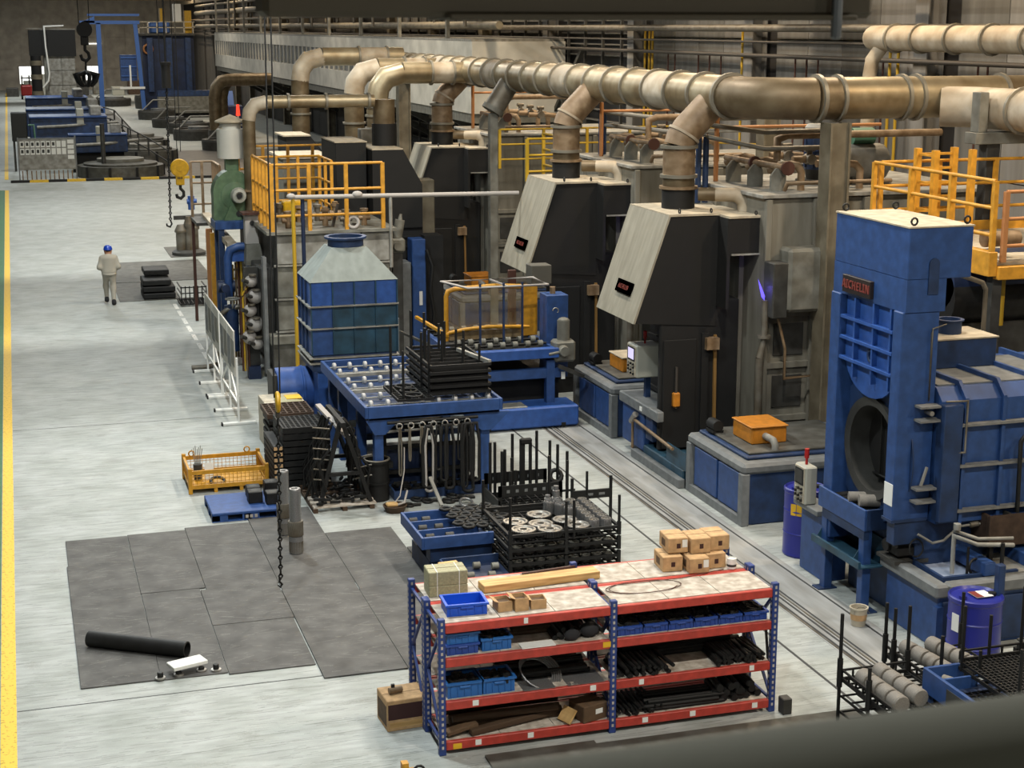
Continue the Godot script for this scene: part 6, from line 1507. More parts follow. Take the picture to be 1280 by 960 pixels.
# ---------------------------------------------------------------- what stands on the floor at left
func floor_goods() -> void:
	var ms := [[0.37, 1.325, -25.28, -24.0, "small far left corner sheet"], [0.35, 1.325, -23.995, -19.22, "long left sheet that carries the black pipe"], [1.33, 2.245, -25.30, -22.45, "second column, far sheet"],
		[1.33, 2.16, -22.445, -19.20, "second column, near sheet beside the pipe end"], [2.25, 3.30, -25.42, -22.36, "third column, far sheet"], [2.165, 3.285, -22.355, -20.885, "third column, middle sheet"],
		[2.165, 3.27, -20.88, -19.14, "third column, near sheet"], [3.305, 4.385, -26.0, -22.04, "fourth column, far sheet under the two gear shafts"], [3.29, 4.37, -22.035, -18.66, "fourth column, near sheet beside the rack"],
		[4.39, 5.48, -24.5, -21.75, "fifth column, far sheet before the black pallet"], [4.375, 5.46, -21.745, -18.2, "fifth column, near sheet behind the rack"], [5.49, 6.3, -23.4, -18.4, "rightmost sheet under the blue tray conveyor"]]
	var i := 0
	for q in ms:
		var c := V((q[0] + q[1]) / 2, 0, (q[2] + q[3]) / 2)
		var o := solo("rubber_mat", MB.new().box(V(q[0], 0.002 + 0.001 * (i % 2), q[2]), V(q[1], 0.017 + 0.003 * (i % 3), q[3]), 0.004), M.rubber, "worn dark grey rubber floor sheet, %s" % q[4], "floor mat", c, "rubber floor sheets")
		o.rotation.y = rng.randf_range(-0.0015, 0.0015)
		i += 1
	var t := thing("steel_pipe", "black steel pipe lying on the rubber sheets at left", "pipe", V(1.1, 0.02, -20.15))
	var a := V(0.52, 0.125, -20.62); var b := V(1.72, 0.125, -19.85)
	part("pipe", MB.new().lathe(a, b - a, [[0.1, 0], [0.105, 0.005], [0.105, a.distance_to(b) - 0.005], [0.1, a.distance_to(b)], [0.085, a.distance_to(b)], [0.085, 0.0], [0.1, 0]], 24), M.dark_steel, t)
	t = thing("white_slab", "flat white box resting on small steel stubs beside the black pipe", "box", V(1.66, 0.02, -19.35))
	var mb := MB.new()
	mb.xf = Transform3D(Basis(Vector3.UP, 0.32), V(1.67, 0.13, -19.38))
	mb.cb(V(0, 0, 0), V(0.46, 0.05, 0.24), 0.006)
	part("body", mb, M.paper, t)
	for q in [[1.32, -19.24, "left of the white slab"], [2.02, -19.30, "right of the white slab"], [1.55, -19.28, "under the left end of the white slab"], [1.84, -19.34, "under the right end of the white slab"], [1.68, -19.60, "behind the white slab"]]:
		t = thing("steel_stub", "small steel stub on a bright round flange, %s" % q[2], "flange", V(q[0], 0.02, q[1]), "flanged steel stubs")
		part("flange", MB.new().lathe(V(q[0], 0.02, q[1]), Vector3.UP, [[0, 0], [0.065, 0], [0.065, 0.018], [0.04, 0.022], [0, 0.022]], 16), M.steel_bright, t)
		part("stub", MB.new().lathe(V(q[0], 0.04, q[1]), Vector3.UP, [[0.038, 0], [0.038, 0.06 if q[1] > -19.5 and (q[0] < 1.4 or q[0] > 2.0) else 0.03], [0.03, 0.066 if (q[0] < 1.4 or q[0] > 2.0) else 0.033], [0, 0.066 if (q[0] < 1.4 or q[0] > 2.0) else 0.033]], 14), M.dark_steel, t)
	# two gear shafts standing on end
	for q in [[3.78, -23.62, "nearer of two tall steel gear shafts standing on the rubber sheets", 1.04], [3.76, -24.62, "farther of two tall steel gear shafts standing on the rubber sheets", 1.06]]:
		var p := V(q[0], 0.02, q[1])
		t = thing("gear_shaft", q[2], "shaft", p, "gear shafts")
		part("shaft", MB.new().lathe(p, Vector3.UP, [[0, 0], [0.095, 0], [0.105, 0.01], [0.105, 0.2], [0.112, 0.2], [0.112, 0.28], [0.095, 0.28], [0.095, 0.48], [0.09, 0.5], [0.09, 0.8], [0.092, 0.8], [0.092, q[3] - 0.02], [0.085, q[3]], [0.05, q[3]], [0.04, q[3] - 0.03], [0, q[3] - 0.03]], 24), M.steel, t)
		var gm := MB.new()
		for k in 26:
			var an := TAU * k / 26.0
			gm.bar(p + V(cos(an) * 0.112, 0.29, sin(an) * 0.112), p + V(cos(an + 0.25) * 0.112, 0.52, sin(an + 0.25) * 0.112), 0.014)
			gm.bar(p + V(cos(an) * 0.104, 0.02, sin(an) * 0.104), p + V(cos(an) * 0.104, 0.2, sin(an) * 0.104), 0.012)
		gm.cyl(p + V(0, 0.29, 0), p + V(0, 0.52, 0), 0.108, -1, 24)
		part("teeth", gm, M.pipe_grey, t).set_meta("kind", "stuff")
	# hanging hoist with its chain
	t = thing("hoist_block", "yellow brown hoist block on two ropes with a chain over the rubber sheets", "hoist", V(3.24, 0.3, -21.5))
	for x in [3.20, 3.28]: part("rope", MB.new().cyl(V(x, 3.0, -21.5), V(x + 0.09, 14.9, -21.5), 0.011, -1, 6), M.ink, t)
	part("sheave", MB.new().lathe(V(3.21, 2.94, -21.5), V(1, 0, 0.1), [[0, 0], [0.12, 0], [0.15, 0.02], [0.15, 0.05], [0.12, 0.07], [0, 0.07]], 18), M.hoist_yellow, t)
	part("cheek", MB.new().b6(3.21, 3.27, 2.72, 2.95, -21.55, -21.45, 0.01), M.pipe_dark, t)
	mb = MB.new()
	for k in 34:
		var y := 2.66 - k * 0.068
		mb.tube([V(3.24 - 0.001 * k, y + 0.046, -21.5), V(3.24 + (0.026 if k % 2 else 0.0) - 0.001 * k, y, -21.5 + (0.0 if k % 2 else 0.026)), V(3.24 - 0.001 * k, y - 0.046, -21.5), V(3.24 - (0.026 if k % 2 else 0.0) - 0.001 * k, y, -21.5 - (0.0 if k % 2 else 0.026))], 0.0115, 5, true)
	part("chain", mb, M.dark_steel, t).set_meta("kind", "stuff")
	part("hook", MB.new().tube([V(3.19, 0.40, -21.5), V(3.19, 0.33, -21.5), V(3.225, 0.29, -21.5), V(3.195, 0.25, -21.5), V(3.165, 0.28, -21.5)], 0.014, 6), M.dark_steel, t)
	# yellow mesh box pallet
	t = thing("mesh_box", "yellow steel box pallet with wire mesh sides on the floor at left centre", "container", V(3.2, 0, -27.9))
	var x0 := 2.56; var x1 := 3.9; var z0 := -28.45; var z1 := -27.4
	for p in [[x0, z0], [x1, z0], [x0, z1], [x1, z1]]: part("corner_post", MB.new().b6(p[0] - 0.035, p[0] + 0.035, 0, 0.46, p[1] - 0.035, p[1] + 0.035, 0.005), M.mesh_yellow, t)
	for s in [z0, z1]:
		for y in [0.12, 0.38]: part("rail", MB.new().b6(x0, x1, y - 0.035, y + 0.035, s - 0.02, s + 0.02), M.mesh_yellow, t)
		mb = MB.new()
		for k in 19: mb.bar(V(x0 + 0.07 * k + 0.05, 0.12, s), V(x0 + 0.07 * k + 0.05, 0.38, s), 0.008)
		for k in 3: mb.bar(V(x0, 0.18 + 0.065 * k, s), V(x1, 0.18 + 0.065 * k, s), 0.008)
		part("wire_mesh", mb, M.mesh_yellow, t).set_meta("kind", "stuff")
	for s in [x0, x1]:
		for y in [0.12, 0.38]: part("rail", MB.new().b6(s - 0.02, s + 0.02, y - 0.035, y + 0.035, z0, z1), M.mesh_yellow, t)
		mb = MB.new()
		for k in 14: mb.bar(V(s, 0.12, z0 + 0.07 * k + 0.06), V(s, 0.38, z0 + 0.07 * k + 0.06), 0.012)
		part("wire_mesh", mb, M.mesh_yellow, t).set_meta("kind", "stuff")
	part("floor_plate", MB.new().b6(x0, x1, 0.09, 0.11, z0, z1), M.mesh_yellow, t)
	for x in [3.0, 3.45]: part("foot", MB.new().b6(x - 0.03, x + 0.03, 0, 0.1, z1 - 0.08, z1 + 0.01), M.mesh_yellow, t)
	for p in [[x0 + 0.14, z0 + 0.02], [x1 - 0.2, z0]]: part("lifting_loop", MB.new().ring(V(p[0], 0.46, p[1]), V(0, 0, 1), 0.05, 0.013, 10, 5), M.mesh_yellow, t)
	solo("coil", MB.new().ring(V(3.05, 0.16, -27.55), V(0, 1, 0.3), 0.12, 0.03, 18, 6), M.dark_steel, "dark coiled cable inside the yellow mesh box", "coil", V(3.05, 0.11, -27.55))
	t = thing("wire_basket", "small pail holding thin wires standing in the yellow mesh box", "pail", V(2.75, 0.11, -27.9))
	part("body", MB.new().cyl(V(2.75, 0.11, -27.9), V(2.75, 0.4, -27.9), 0.07, 0.08, 14), M.grey_dark, t)
	for k in 7: part("wire", MB.new().cyl(V(2.75 + 0.015 * (k - 3), 0.4, -27.9), V(2.75 + 0.03 * (k - 3), 0.68 + 0.03 * (k % 3), -27.9 + 0.02 * (k % 2)), 0.006, -1, 4), M.grey_light, t)
	solo("paper_card", MB.new().bar(V(2.93, 0.12, -27.8), V(2.95, 0.42, -27.85), 0.16, 0.006), M.paper, "white card leaning in the yellow mesh box", "paper", V(2.93, 0.11, -27.8))
	# blue plastic pallet with four dark blocks
	t = thing("plastic_pallet", "blue plastic pallet on the floor with dark blocks on its right end", "pallet", V(3.3, 0, -26.15))
	part("deck", MB.new().b6(2.72, 3.9, 0.11, 0.16, -26.72, -25.6, 0.01), M.pallet_blue, t)
	for x in [2.72, 3.25, 3.78]:
		for z in [-26.72, -26.2, -25.74]: part("foot_block", MB.new().b6(x, x + 0.12 if x > 2.8 and x < 3.7 else x + 0.13, 0.02, 0.11, z, z + 0.14), M.pallet_blue, t)
	for z in [-26.72, -26.2, -25.74]: part("runner", MB.new().b6(2.72, 3.91, 0, 0.02, z, z + 0.14), M.pallet_blue, t)
	part("front_strip", MB.new().b6(2.72, 2.98, 0.02, 0.11, -25.62, -25.6).b6(3.22, 3.5, 0.02, 0.11, -25.62, -25.6), M.pallet_blue, t)
	for k in 3: part("print", MB.new().b6(3.27 + k * 0.075, 3.32 + k * 0.075, 0.04, 0.095, -25.6, -25.598), M.sling, t)
	for q in [[3.5, -26.1, "front left"], [3.78, -25.95, "front right"], [3.52, -26.45, "rear left"], [3.82, -26.4, "rear right, tallest"]]:
		var hh := 0.2 if q[2].begins_with("front") else (0.26 if q[2].ends_with("tallest") else 0.18)
		t = thing("cast_block", "dark cast block on the blue pallet, %s of the four" % q[2], "block", V(q[0], 0.16, q[1]), "dark blocks on the blue pallet")
		part("body", MB.new().b6(q[0] - 0.12, q[0] + 0.12, 0.16, 0.16 + hh, q[1] - 0.12, q[1] + 0.12, 0.012), M.dark_steel, t)
		part("seat_face", MB.new().cyl(V(q[0], 0.16 + hh, q[1]), V(q[0], 0.162 + hh, q[1]), 0.07, -1, 14), M.grey_dark, t)
	# stacked black trays, a beige box, and the rack of wires
	for n in 9:
		var y := 0.08 + n * 0.12
		t = thing("stacked_tray", "black lattice tray in the tall stack beside the wire rack, %s" % ["lowest one", "second from the floor", "third from the floor", "fourth from the floor", "fifth from the floor", "sixth from the floor", "third from the top", "second from the top", "topmost one"][n], "tray", V(4.6, y, -27.6), "stack of black trays")
		lattice(t, 4.18, 4.98, -28.2, -27.1, y, 9, 12, 0.03, 0.05, "black_steel")
		part("rim", MB.new().b6(4.17, 4.99, y, y + 0.1, -27.12, -27.09).b6(4.16, 4.19, y, y + 0.1, -28.2, -27.1).b6(4.97, 5.0, y, y + 0.1, -28.2, -27.1), M.black_steel, t)
	t = thing("rust_grid", "rusty brown square grid topping the rear pile behind the black trays", "grid", V(4.5, 0, -28.9), "")
	lattice(t, 4.12, 4.95, -29.4, -28.5, 0.98, 7, 6, 0.03, 0.09, "rust_steel")
	for n in 7: part("tier", MB.new().b6(4.14, 4.93, 0.0 + n * 0.14, 0.1 + n * 0.14, -29.35, -28.55, 0.02), M.black_steel, t)
	t = thing("bar_stack", "stack of dark bars with pale sawn ends left of the black trays", "stack", V(4.05, 0, -27.2))
	for n in 8:
		part("bar", MB.new().b6(3.98, 4.15, 0.02 + n * 0.105, 0.1 + n * 0.105, -28.2, -27.05, 0.008), M.black_steel, t)
		part("end_face", MB.new().b6(3.99, 4.14, 0.03 + n * 0.105, 0.09 + n * 0.105, -27.05, -27.045), M.carton, t)
	t = carton("beige_case", "big pale beige case behind the black tray stack near the white barriers", 4.68, 0.0, -30.3, 0.78, 1.2, 0.9, "beige", 0.02)
	lpart("skid", MB.new().b6(-0.46, 0.46, -0.0, 0.06, 0.42, 0.54), M.timber_dark, t)
	lpart("film", MB.new().ball(V(0.1, 0.9, 0.0), V(0.3, 0.05, 0.36), 9, 5), M.wrap, t)
	lpart("yellow_patch", MB.new().b6(0.05, 0.35, 0.945, 0.955, -0.2, 0.15), M.label_yellow, t)
	t = thing("wire_rack", "black A shaped rack crowded with bent bars and wires left of the roller table", "rack", V(4.95, 0.1, -26.0))
	for s in [-25.75, -26.9]:
		part("leg", MB.new().bar(V(4.55, 0.1, s), V(4.93, 1.5, s - 0.05), 0.07), M.black_steel, t)
		part("leg", MB.new().bar(V(5.42, 0.1, s), V(4.97, 1.5, s - 0.05), 0.07), M.black_steel, t)
		part("cross_bar", MB.new().bar(V(4.7, 0.62, s), V(5.25, 0.62, s), 0.06), M.black_steel, t)
	part("ridge", MB.new().bar(V(4.95, 1.5, -25.6), V(4.95, 1.5, -27.0), 0.08), M.black_steel, t)
	part("pale_plank", MB.new().bar(V(4.72, 1.62, -26.7), V(5.05, 1.25, -25.8), 0.1, 0.04), M.sling, t)
	for k in 64:
		var sd := -1.0 if k % 2 else 1.0
		var z := rng.randf_range(-26.9, -25.6)
		var h := rng.randf_range(0.4, 1.4)
		var x := 4.95 + sd * (0.06 + (1.5 - h) * 0.3)
		part("bent_bar", MB.new().tube([V(x - sd * 0.03, minf(h + 0.25, 1.5), z), V(x + sd * rng.randf_range(0.05, 0.16), h, z), V(x + sd * rng.randf_range(0.0, 0.2), maxf(h - rng.randf_range(0.3, 0.9), 0.1), z + rng.randf_range(-0.1, 0.1))], rng.randf_range(0.012, 0.028), 5), M.dark_steel if k % 3 else M.black_steel, t)
	var hp := MB.new()
	for k in 46:
		var c := V(rng.randf_range(4.5, 5.4), 0.13 + rng.randf_range(0, 0.12), rng.randf_range(-26.9, -25.65))
		var an := rng.randf_range(0, PI)
		hp.bar(c - V(cos(an), 0.2, sin(an)) * 0.09, c + V(cos(an), -0.2, sin(an)) * 0.09, 0.04)
	part("scrap_heap", hp, M.black_steel, t).set_meta("kind", "stuff")
	for k in 9:
		var sd := -1.0 if k < 6 else 1.0
		part("peg", MB.new().cyl(V(4.95 + sd * 0.2, 0.5 + k % 6 * 0.18, -25.8), V(4.95 + sd * 0.5, 0.56 + k % 6 * 0.18, -25.75), 0.014, -1, 5), M.pipe_grey, t)
	t = thing("timber_pallet", "pale slatted timber pallet under the black A shaped rack", "pallet", V(4.95, 0, -26.1))
	for k in 6: part("slat", MB.new().b6(4.42, 5.5, 0.07, 0.095, -27.1 + k * 0.26, -26.95 + k * 0.26), M.deck if k > 2 else M.timber_dark, t)
	for x in [4.45, 4.95, 5.42]: part("bearer", MB.new().b6(x - 0.04, x + 0.04, 0, 0.07, -27.1, -25.62), M.timber_dark, t)
	t = thing("steel_pot", "black cylindrical pot with a pale rim between the wire rack and roller table", "pot", V(5.62, 0, -26.15))
	part("body", MB.new().lathe(V(5.62, 0, -26.15), Vector3.UP, [[0, 0], [0.21, 0], [0.21, 0.3], [0.225, 0.3], [0.225, 0.34], [0.21, 0.34], [0.21, 0.68], [0.24, 0.68], [0.24, 0.72], [0.19, 0.72], [0.19, 0.05], [0, 0.05]], 24), M.black_steel, t)
	part("rim_ring", MB.new().ring(V(5.62, 0.72, -26.15), Vector3.UP, 0.215, 0.022, 24, 6), M.pipe_grey, t)
	part("lug", MB.new().b6(5.8, 5.9, 0.55, 0.66, -26.2, -26.1).b6(5.34, 5.42, 0.5, 0.6, -26.2, -26.1), M.dark_steel, t)
	solo("steel_bar", MB.new().bar(V(5.42, 0.05, -26.3), V(5.35, 0.9, -26.9), 0.1, 0.06), M.grey_dark, "thick grey bar leaning behind the black pot", "bar", V(5.4, 0, -26.5))
	# carton on the floor beside the rack, with a lock on it
	t = carton("carton", "brown carton with a dark printed side on the floor at the rack's left end", 3.94, 0.0, -17.14, 0.5, 0.44, 0.38, "carton", 0.06)
	lpart("print", MB.new().b6(-0.24, 0.245, 0.14, 0.33, 0.22, 0.2215), M.carton_print, t)
	lpart("side_print", MB.new().b6(-0.2515, -0.25, 0.05, 0.3, -0.18, 0.18), M.carton_dark, t)
	lpart("strip", MB.new().b6(-0.22, 0.22, 0.04, 0.11, 0.22, 0.2215), M.timber, t)
	t = thing("brass_valve", "small dark brass fitting lying on the floor carton", "fitting", V(3.86, 0.385, -17.12))
	part("body", MB.new().cyl(V(3.77, 0.425, -17.1), V(3.93, 0.425, -17.13), 0.038, -1, 10), M.pipe_tan, t)
	part("knob", MB.new().b6(3.80, 3.84, 0.44, 0.5, -17.13, -17.1), M.dark_steel, t)
	solo("steel_bar", MB.new().bar(V(4.3, 0.02, -18.2), V(4.45, 0.03, -17.8), 0.03), M.timber_dark, "brown stick on the floor behind the floor carton", "bar", V(4.35, 0, -18))
	t = thing("mesh_box", "top corner of a second yellow mesh box at the bottom edge of the picture", "container", V(3.3, 0, -15.3))
	part("rail", MB.new().b6(3.2, 3.6, 0.32, 0.37, -15.22, -15.17), M.mesh_yellow, t)
	part("corner_post", MB.new().b6(3.47, 3.54, 0, 0.45, -15.24, -15.15), M.mesh_yellow, t)
	part("lifting_loop", MB.new().ring(V(3.66, 0.33, -15.2), V(0, 0, 1), 0.055, 0.014, 10, 5), M.dark_steel, t)
	part("floor_plate", MB.new().b6(2.7, 3.6, 0.05, 0.08, -15.6, -15.2), M.mesh_yellow, t)
	barriers()
	worker()

func barriers() -> void:
	var j := 0
	for q in [[-34.75, -32.2, 3, "nearer"], [-37.6, -34.95, 3, "farther"]]:
		var t := thing("barrier_board", "%s white framed barrier with a grey printed board on wide feet along the aisle" % q[3], "barrier", V(4.05, 0, q[0]), "white barrier boards")
		var za: float = q[0]; var zb: float = q[1]
		for k in 3:
			var z := lerpf(za, zb, k / 2.0)
			part("upright", MB.new().b6(4.03, 4.07, 0.06, 1.9 if k < 2 or j == 1 else 1.4, z - 0.02, z + 0.02), M.paper, t)
			part("foot", MB.new().b6(3.72, 4.40, 0.0, 0.06, z - 0.05, z + 0.05, 0.01), M.paper, t)
			part("foot_cap", MB.new().b6(3.69, 3.72, 0.0, 0.065, z - 0.055, z + 0.055), M.ink, t)
		part("board", MB.new().b6(4.035, 4.065, 0.95, 1.9, za, zb - (0.3 if j == 0 else 0.0)), M.office, t)
		for k in 4: part("picture", MB.new().b6(4.028, 4.035, 1.05 + 0.1 * (k % 2), 1.7, lerpf(za, zb, (k + 0.12) / 4.3), lerpf(za, zb, (k + 0.9) / 4.3)), M.grey if k % 2 else M.rim_grey, t)
		part("lower_rail", MB.new().b6(4.03, 4.07, 0.42, 0.46, za, zb), M.paper, t)
		part("brace", MB.new().bar(V(4.05, 0.46, zb), V(4.05, 0.95, lerpf(za, zb, 0.6)), 0.03).bar(V(4.05, 0.46, za), V(4.05, 0.95, lerpf(za, zb, 0.4)), 0.03), M.paper, t)
		j += 1

# ---------------------------------------------------------------- the worker
func blob(bones: Array, cell: float) -> MB:   # bones: [from, to, radius, radius]; smooth union, meshed as surface nets
	var lo := V(1e9, 1e9, 1e9); var hi := -lo
	for b in bones:
		for k in 2:
			var p: Vector3 = b[k]
			var r: float = b[2 + k] + 0.03
			lo = lo.min(p - V(r, r, r)); hi = hi.max(p + V(r, r, r))
	var nx := int((hi.x - lo.x) / cell) + 2
	var ny := int((hi.y - lo.y) / cell) + 2
	var nz := int((hi.z - lo.z) / cell) + 2
	var f := PackedFloat32Array(); f.resize(nx * ny * nz); f.fill(0.0)
	var kk := 34.0
	for b in bones:
		var p: Vector3 = b[0]; var q: Vector3 = b[1]
		var r0: float = b[2]; var r1: float = b[3]
		var m := maxf(r0, r1) + 0.09
		var a := ((p.min(q) - V(m, m, m)) - lo) / cell
		var e := ((p.max(q) + V(m, m, m)) - lo) / cell
		var d := q - p
		var dd := maxf(d.length_squared(), 1e-8)
		for i in range(maxi(0, int(a.x)), mini(nx, int(e.x) + 1)):
			for j in range(maxi(0, int(a.y)), mini(ny, int(e.y) + 1)):
				for k in range(maxi(0, int(a.z)), mini(nz, int(e.z) + 1)):
					var x := lo + V(i, j, k) * cell
					var t := clampf((x - p).dot(d) / dd, 0, 1)
					var s := x.distance_to(p + d * t) - lerpf(r0, r1, t)
					f[(i * ny + j) * nz + k] += exp(-kk * s)
	var id := {}
	var mb := MB.new()
	var pos: Array = []
	var nrm: Array = []
	for i in nx - 1:
		for j in ny - 1:
			for k in nz - 1:
				var c := 0
				var acc := Vector3.ZERO
				var n := 0
				var val: Array = []
				for o in 8:
					var w := f[((i + (o & 1)) * ny + j + ((o >> 1) & 1)) * nz + k + (o >> 2)]
					val.append(w)
					if w > 1.0: c += 1
				if c == 0 or c == 8: continue
				for o in 8:
					for ax in 3:
						if o & (1 << ax): continue
						var o2 := o | (1 << ax)
						if (val[o] > 1.0) == (val[o2] > 1.0): continue
						var la := log(maxf(val[o], 1e-9)); var lb := log(maxf(val[o2], 1e-9))
						var tt := clampf(la / (la - lb), 0, 1)
						acc += V(o & 1, (o >> 1) & 1, o >> 2).lerp(V(o2 & 1, (o2 >> 1) & 1, o2 >> 2), tt)
						n += 1
				var g := Vector3.ZERO
				for o in 8: g += (V(o & 1, (o >> 1) & 1, o >> 2) - V(0.5, 0.5, 0.5)) * -log(maxf(val[o], 1e-9))
				id[(i * ny + j) * nz + k] = pos.size()
				pos.append(lo + (V(i, j, k) + acc / maxf(n, 1)) * cell)
				nrm.append(g.normalized())
	for i in range(1, nx - 1):
		for j in range(1, ny - 1):
			for k in range(1, nz - 1):
				var h := (i * ny + j) * nz + k
				for ax in 3:
					var h2: int = h + [ny * nz, nz, 1][ax]
					if (f[h] > 1.0) == (f[h2] > 1.0): continue
					var u: int = [nz, 1, ny * nz][ax]
					var w: int = [1, ny * nz, nz][ax]
					var q: Array = [id.get(h, -1), id.get(h - u, -1), id.get(h - u - w, -1), id.get(h - w, -1)]
					if q.min() < 0: continue
					mb.tri(pos[q[0]], pos[q[1]], pos[q[2]], nrm[q[0]], nrm[q[1]], nrm[q[2]])
					mb.tri(pos[q[0]], pos[q[2]], pos[q[3]], nrm[q[0]], nrm[q[2]], nrm[q[3]])
	return mb

func worker() -> void:
	var t := thing("person", "worker in blue helmet and pale work clothes walking away along the aisle", "person", V(2.42, 0, -48.0))
	var B := V(2.42, 0, -48.0)
	var P := func(x: float, y: float, z: float) -> Vector3: return B + V(x, y, z)
	# faces -z, right foot planted behind (towards the viewer), left leg striding forward
	var hip := [P.call(-0.095, 0.9, 0.0), P.call(0.095, 0.9, 0.0)]
	var knee := [P.call(-0.10, 0.52, -0.22), P.call(0.09, 0.49, 0.02)]
	var ank := [P.call(-0.10, 0.14, -0.16), P.call(0.085, 0.09, 0.16)]
	var sh := [P.call(-0.19, 1.38, -0.03), P.call(0.19, 1.38, -0.03)]
	var el := [P.call(-0.27, 1.11, 0.02), P.call(0.27, 1.11, 0.02)]
	var wr := [P.call(-0.12, 1.06, -0.20), P.call(0.12, 1.07, -0.20)]
	var body: Array = [[P.call(0, 1.62, -0.05), P.call(0, 1.56, -0.06), 0.088, 0.078], [P.call(0, 1.53, -0.07), P.call(0, 1.51, -0.10), 0.05, 0.045], [P.call(0, 1.5, -0.03), P.call(0, 1.38, -0.02), 0.052, 0.055], [P.call(0, 1.36, -0.02), P.call(0, 0.95, 0.0), 0.12, 0.12]]
	for s in 2:
		body.append_array([[sh[s], el[s], 0.042, 0.036], [el[s], wr[s], 0.036, 0.028], [hip[s], knee[s], 0.075, 0.05], [knee[s], ank[s], 0.05, 0.036], [P.call(0, 1.34, -0.02), sh[s], 0.09, 0.05]])
		body.append([P.call(-0.078 if s == 0 else 0.078, 1.6, -0.04), P.call(-0.085 if s == 0 else 0.085, 1.58, -0.035), 0.02, 0.016])   # ears
		var d := 1.0 if s == 0 else -1.0
		var w: Vector3 = wr[s]
		body.append([w, w + V(0.05 * d, -0.01, -0.05), 0.03, 0.03])
		for fg in 4: body.append([w + V(0.05 * d, 0.01 - 0.014 * fg, -0.06), w + V(0.10 * d, 0.0 - 0.014 * fg, -0.075 + 0.006 * fg), 0.009, 0.008])
		body.append([w + V(0.03 * d, 0.025, -0.03), w + V(0.06 * d, 0.05, -0.06), 0.011, 0.009])
	body.append([P.call(0, 1.585, -0.135), P.call(0, 1.565, -0.145), 0.012, 0.015])   # nose
	var bm := part("body", blob(body, 0.016), M.skin, t)
	for s in [-1.0, 1.0]: part("eye", MB.new().ball(P.call(0.032 * s, 1.605, -0.125), V(0.012, 0.012, 0.012), 8, 6), M.ink, bm)
	part("mouth", MB.new().cb(P.call(0, 1.535, -0.142), V(0.045, 0.008, 0.008)), M.pipe_rust, bm)
	var jk: Array = [[P.call(0, 1.36, -0.01), P.call(0, 0.96, 0.0), 0.13, 0.125], [P.call(-0.09, 1.34, -0.01), P.call(-0.08, 0.98, 0.0), 0.115, 0.115], [P.call(0.09, 1.34, -0.01), P.call(0.08, 0.98, 0.0), 0.115, 0.115], [P.call(-0.08, 0.95, 0.0), P.call(0.08, 0.95, 0.0), 0.12, 0.12], [P.call(0, 1.46, -0.03), P.call(0, 1.4, -0.02), 0.07, 0.08]]
	for s in 2: jk.append_array([[sh[s], el[s], 0.075, 0.065], [el[s], wr[s].lerp(el[s], 0.12), 0.064, 0.05]])
	part("jacket", blob(jk, 0.018), M.cloth, t)
	part("waist_band", MB.new().lathe(P.call(0, 0.875, 0), Vector3.UP, [[0.195, 0.0], [0.215, 0.02], [0.215, 0.05], [0.2, 0.07]], 18), M.cloth, t).scale = V(1, 1, 1)
	var tr: Array = [[P.call(-0.07, 0.9, 0.0), P.call(0.07, 0.9, 0.0), 0.115, 0.115]]
	for s in 2: tr.append_array([[hip[s], knee[s], 0.10, 0.078], [knee[s], ank[s].lerp(knee[s], 0.1), 0.076, 0.06]])
	part("trousers", blob(tr, 0.018), M.cloth, t)
	for s in 2:
		var a: Vector3 = ank[s]
		var up := 0.0 if s == 0 else 0.0
		part("boot", blob([[a + V(0, 0.0, 0.03), a + V(0, -0.05, -0.14), 0.05, 0.042], [a + V(0, 0.04, 0), a + V(0, -0.04, 0.03), 0.048, 0.05]], 0.016), M.cloth_dark, t)
	part("arm_guard", MB.new().cyl(el[0] + V(0, 0.04, 0.0), el[0].lerp(wr[0], 0.4), 0.072, 0.068, 12), M.cloth_dark, t)
	part("arm_guard", MB.new().cyl(el[1] + V(0, 0.04, 0.0), el[1].lerp(wr[1], 0.4), 0.072, 0.068, 12), M.cloth_dark, t)
	var hm := part("helmet", MB.new().lathe(P.call(0, 1.62, -0.045), Vector3.UP, [[0.128, -0.01], [0.132, 0.0], [0.124, 0.03], [0.112, 0.075], [0.085, 0.11], [0.045, 0.128], [0, 0.132]], 20), M.helmet, t)
	part("brim", MB.new().b6(B.x - 0.08, B.x + 0.08, 1.615, 1.625, B.z - 0.21, B.z - 0.12, 0.004), M.helmet, hm)
	part("hair", MB.new().lathe(P.call(0, 1.55, -0.04), Vector3.UP, [[0.07, 0.0], [0.095, 0.03], [0.1, 0.07]], 16), M.ink, t)

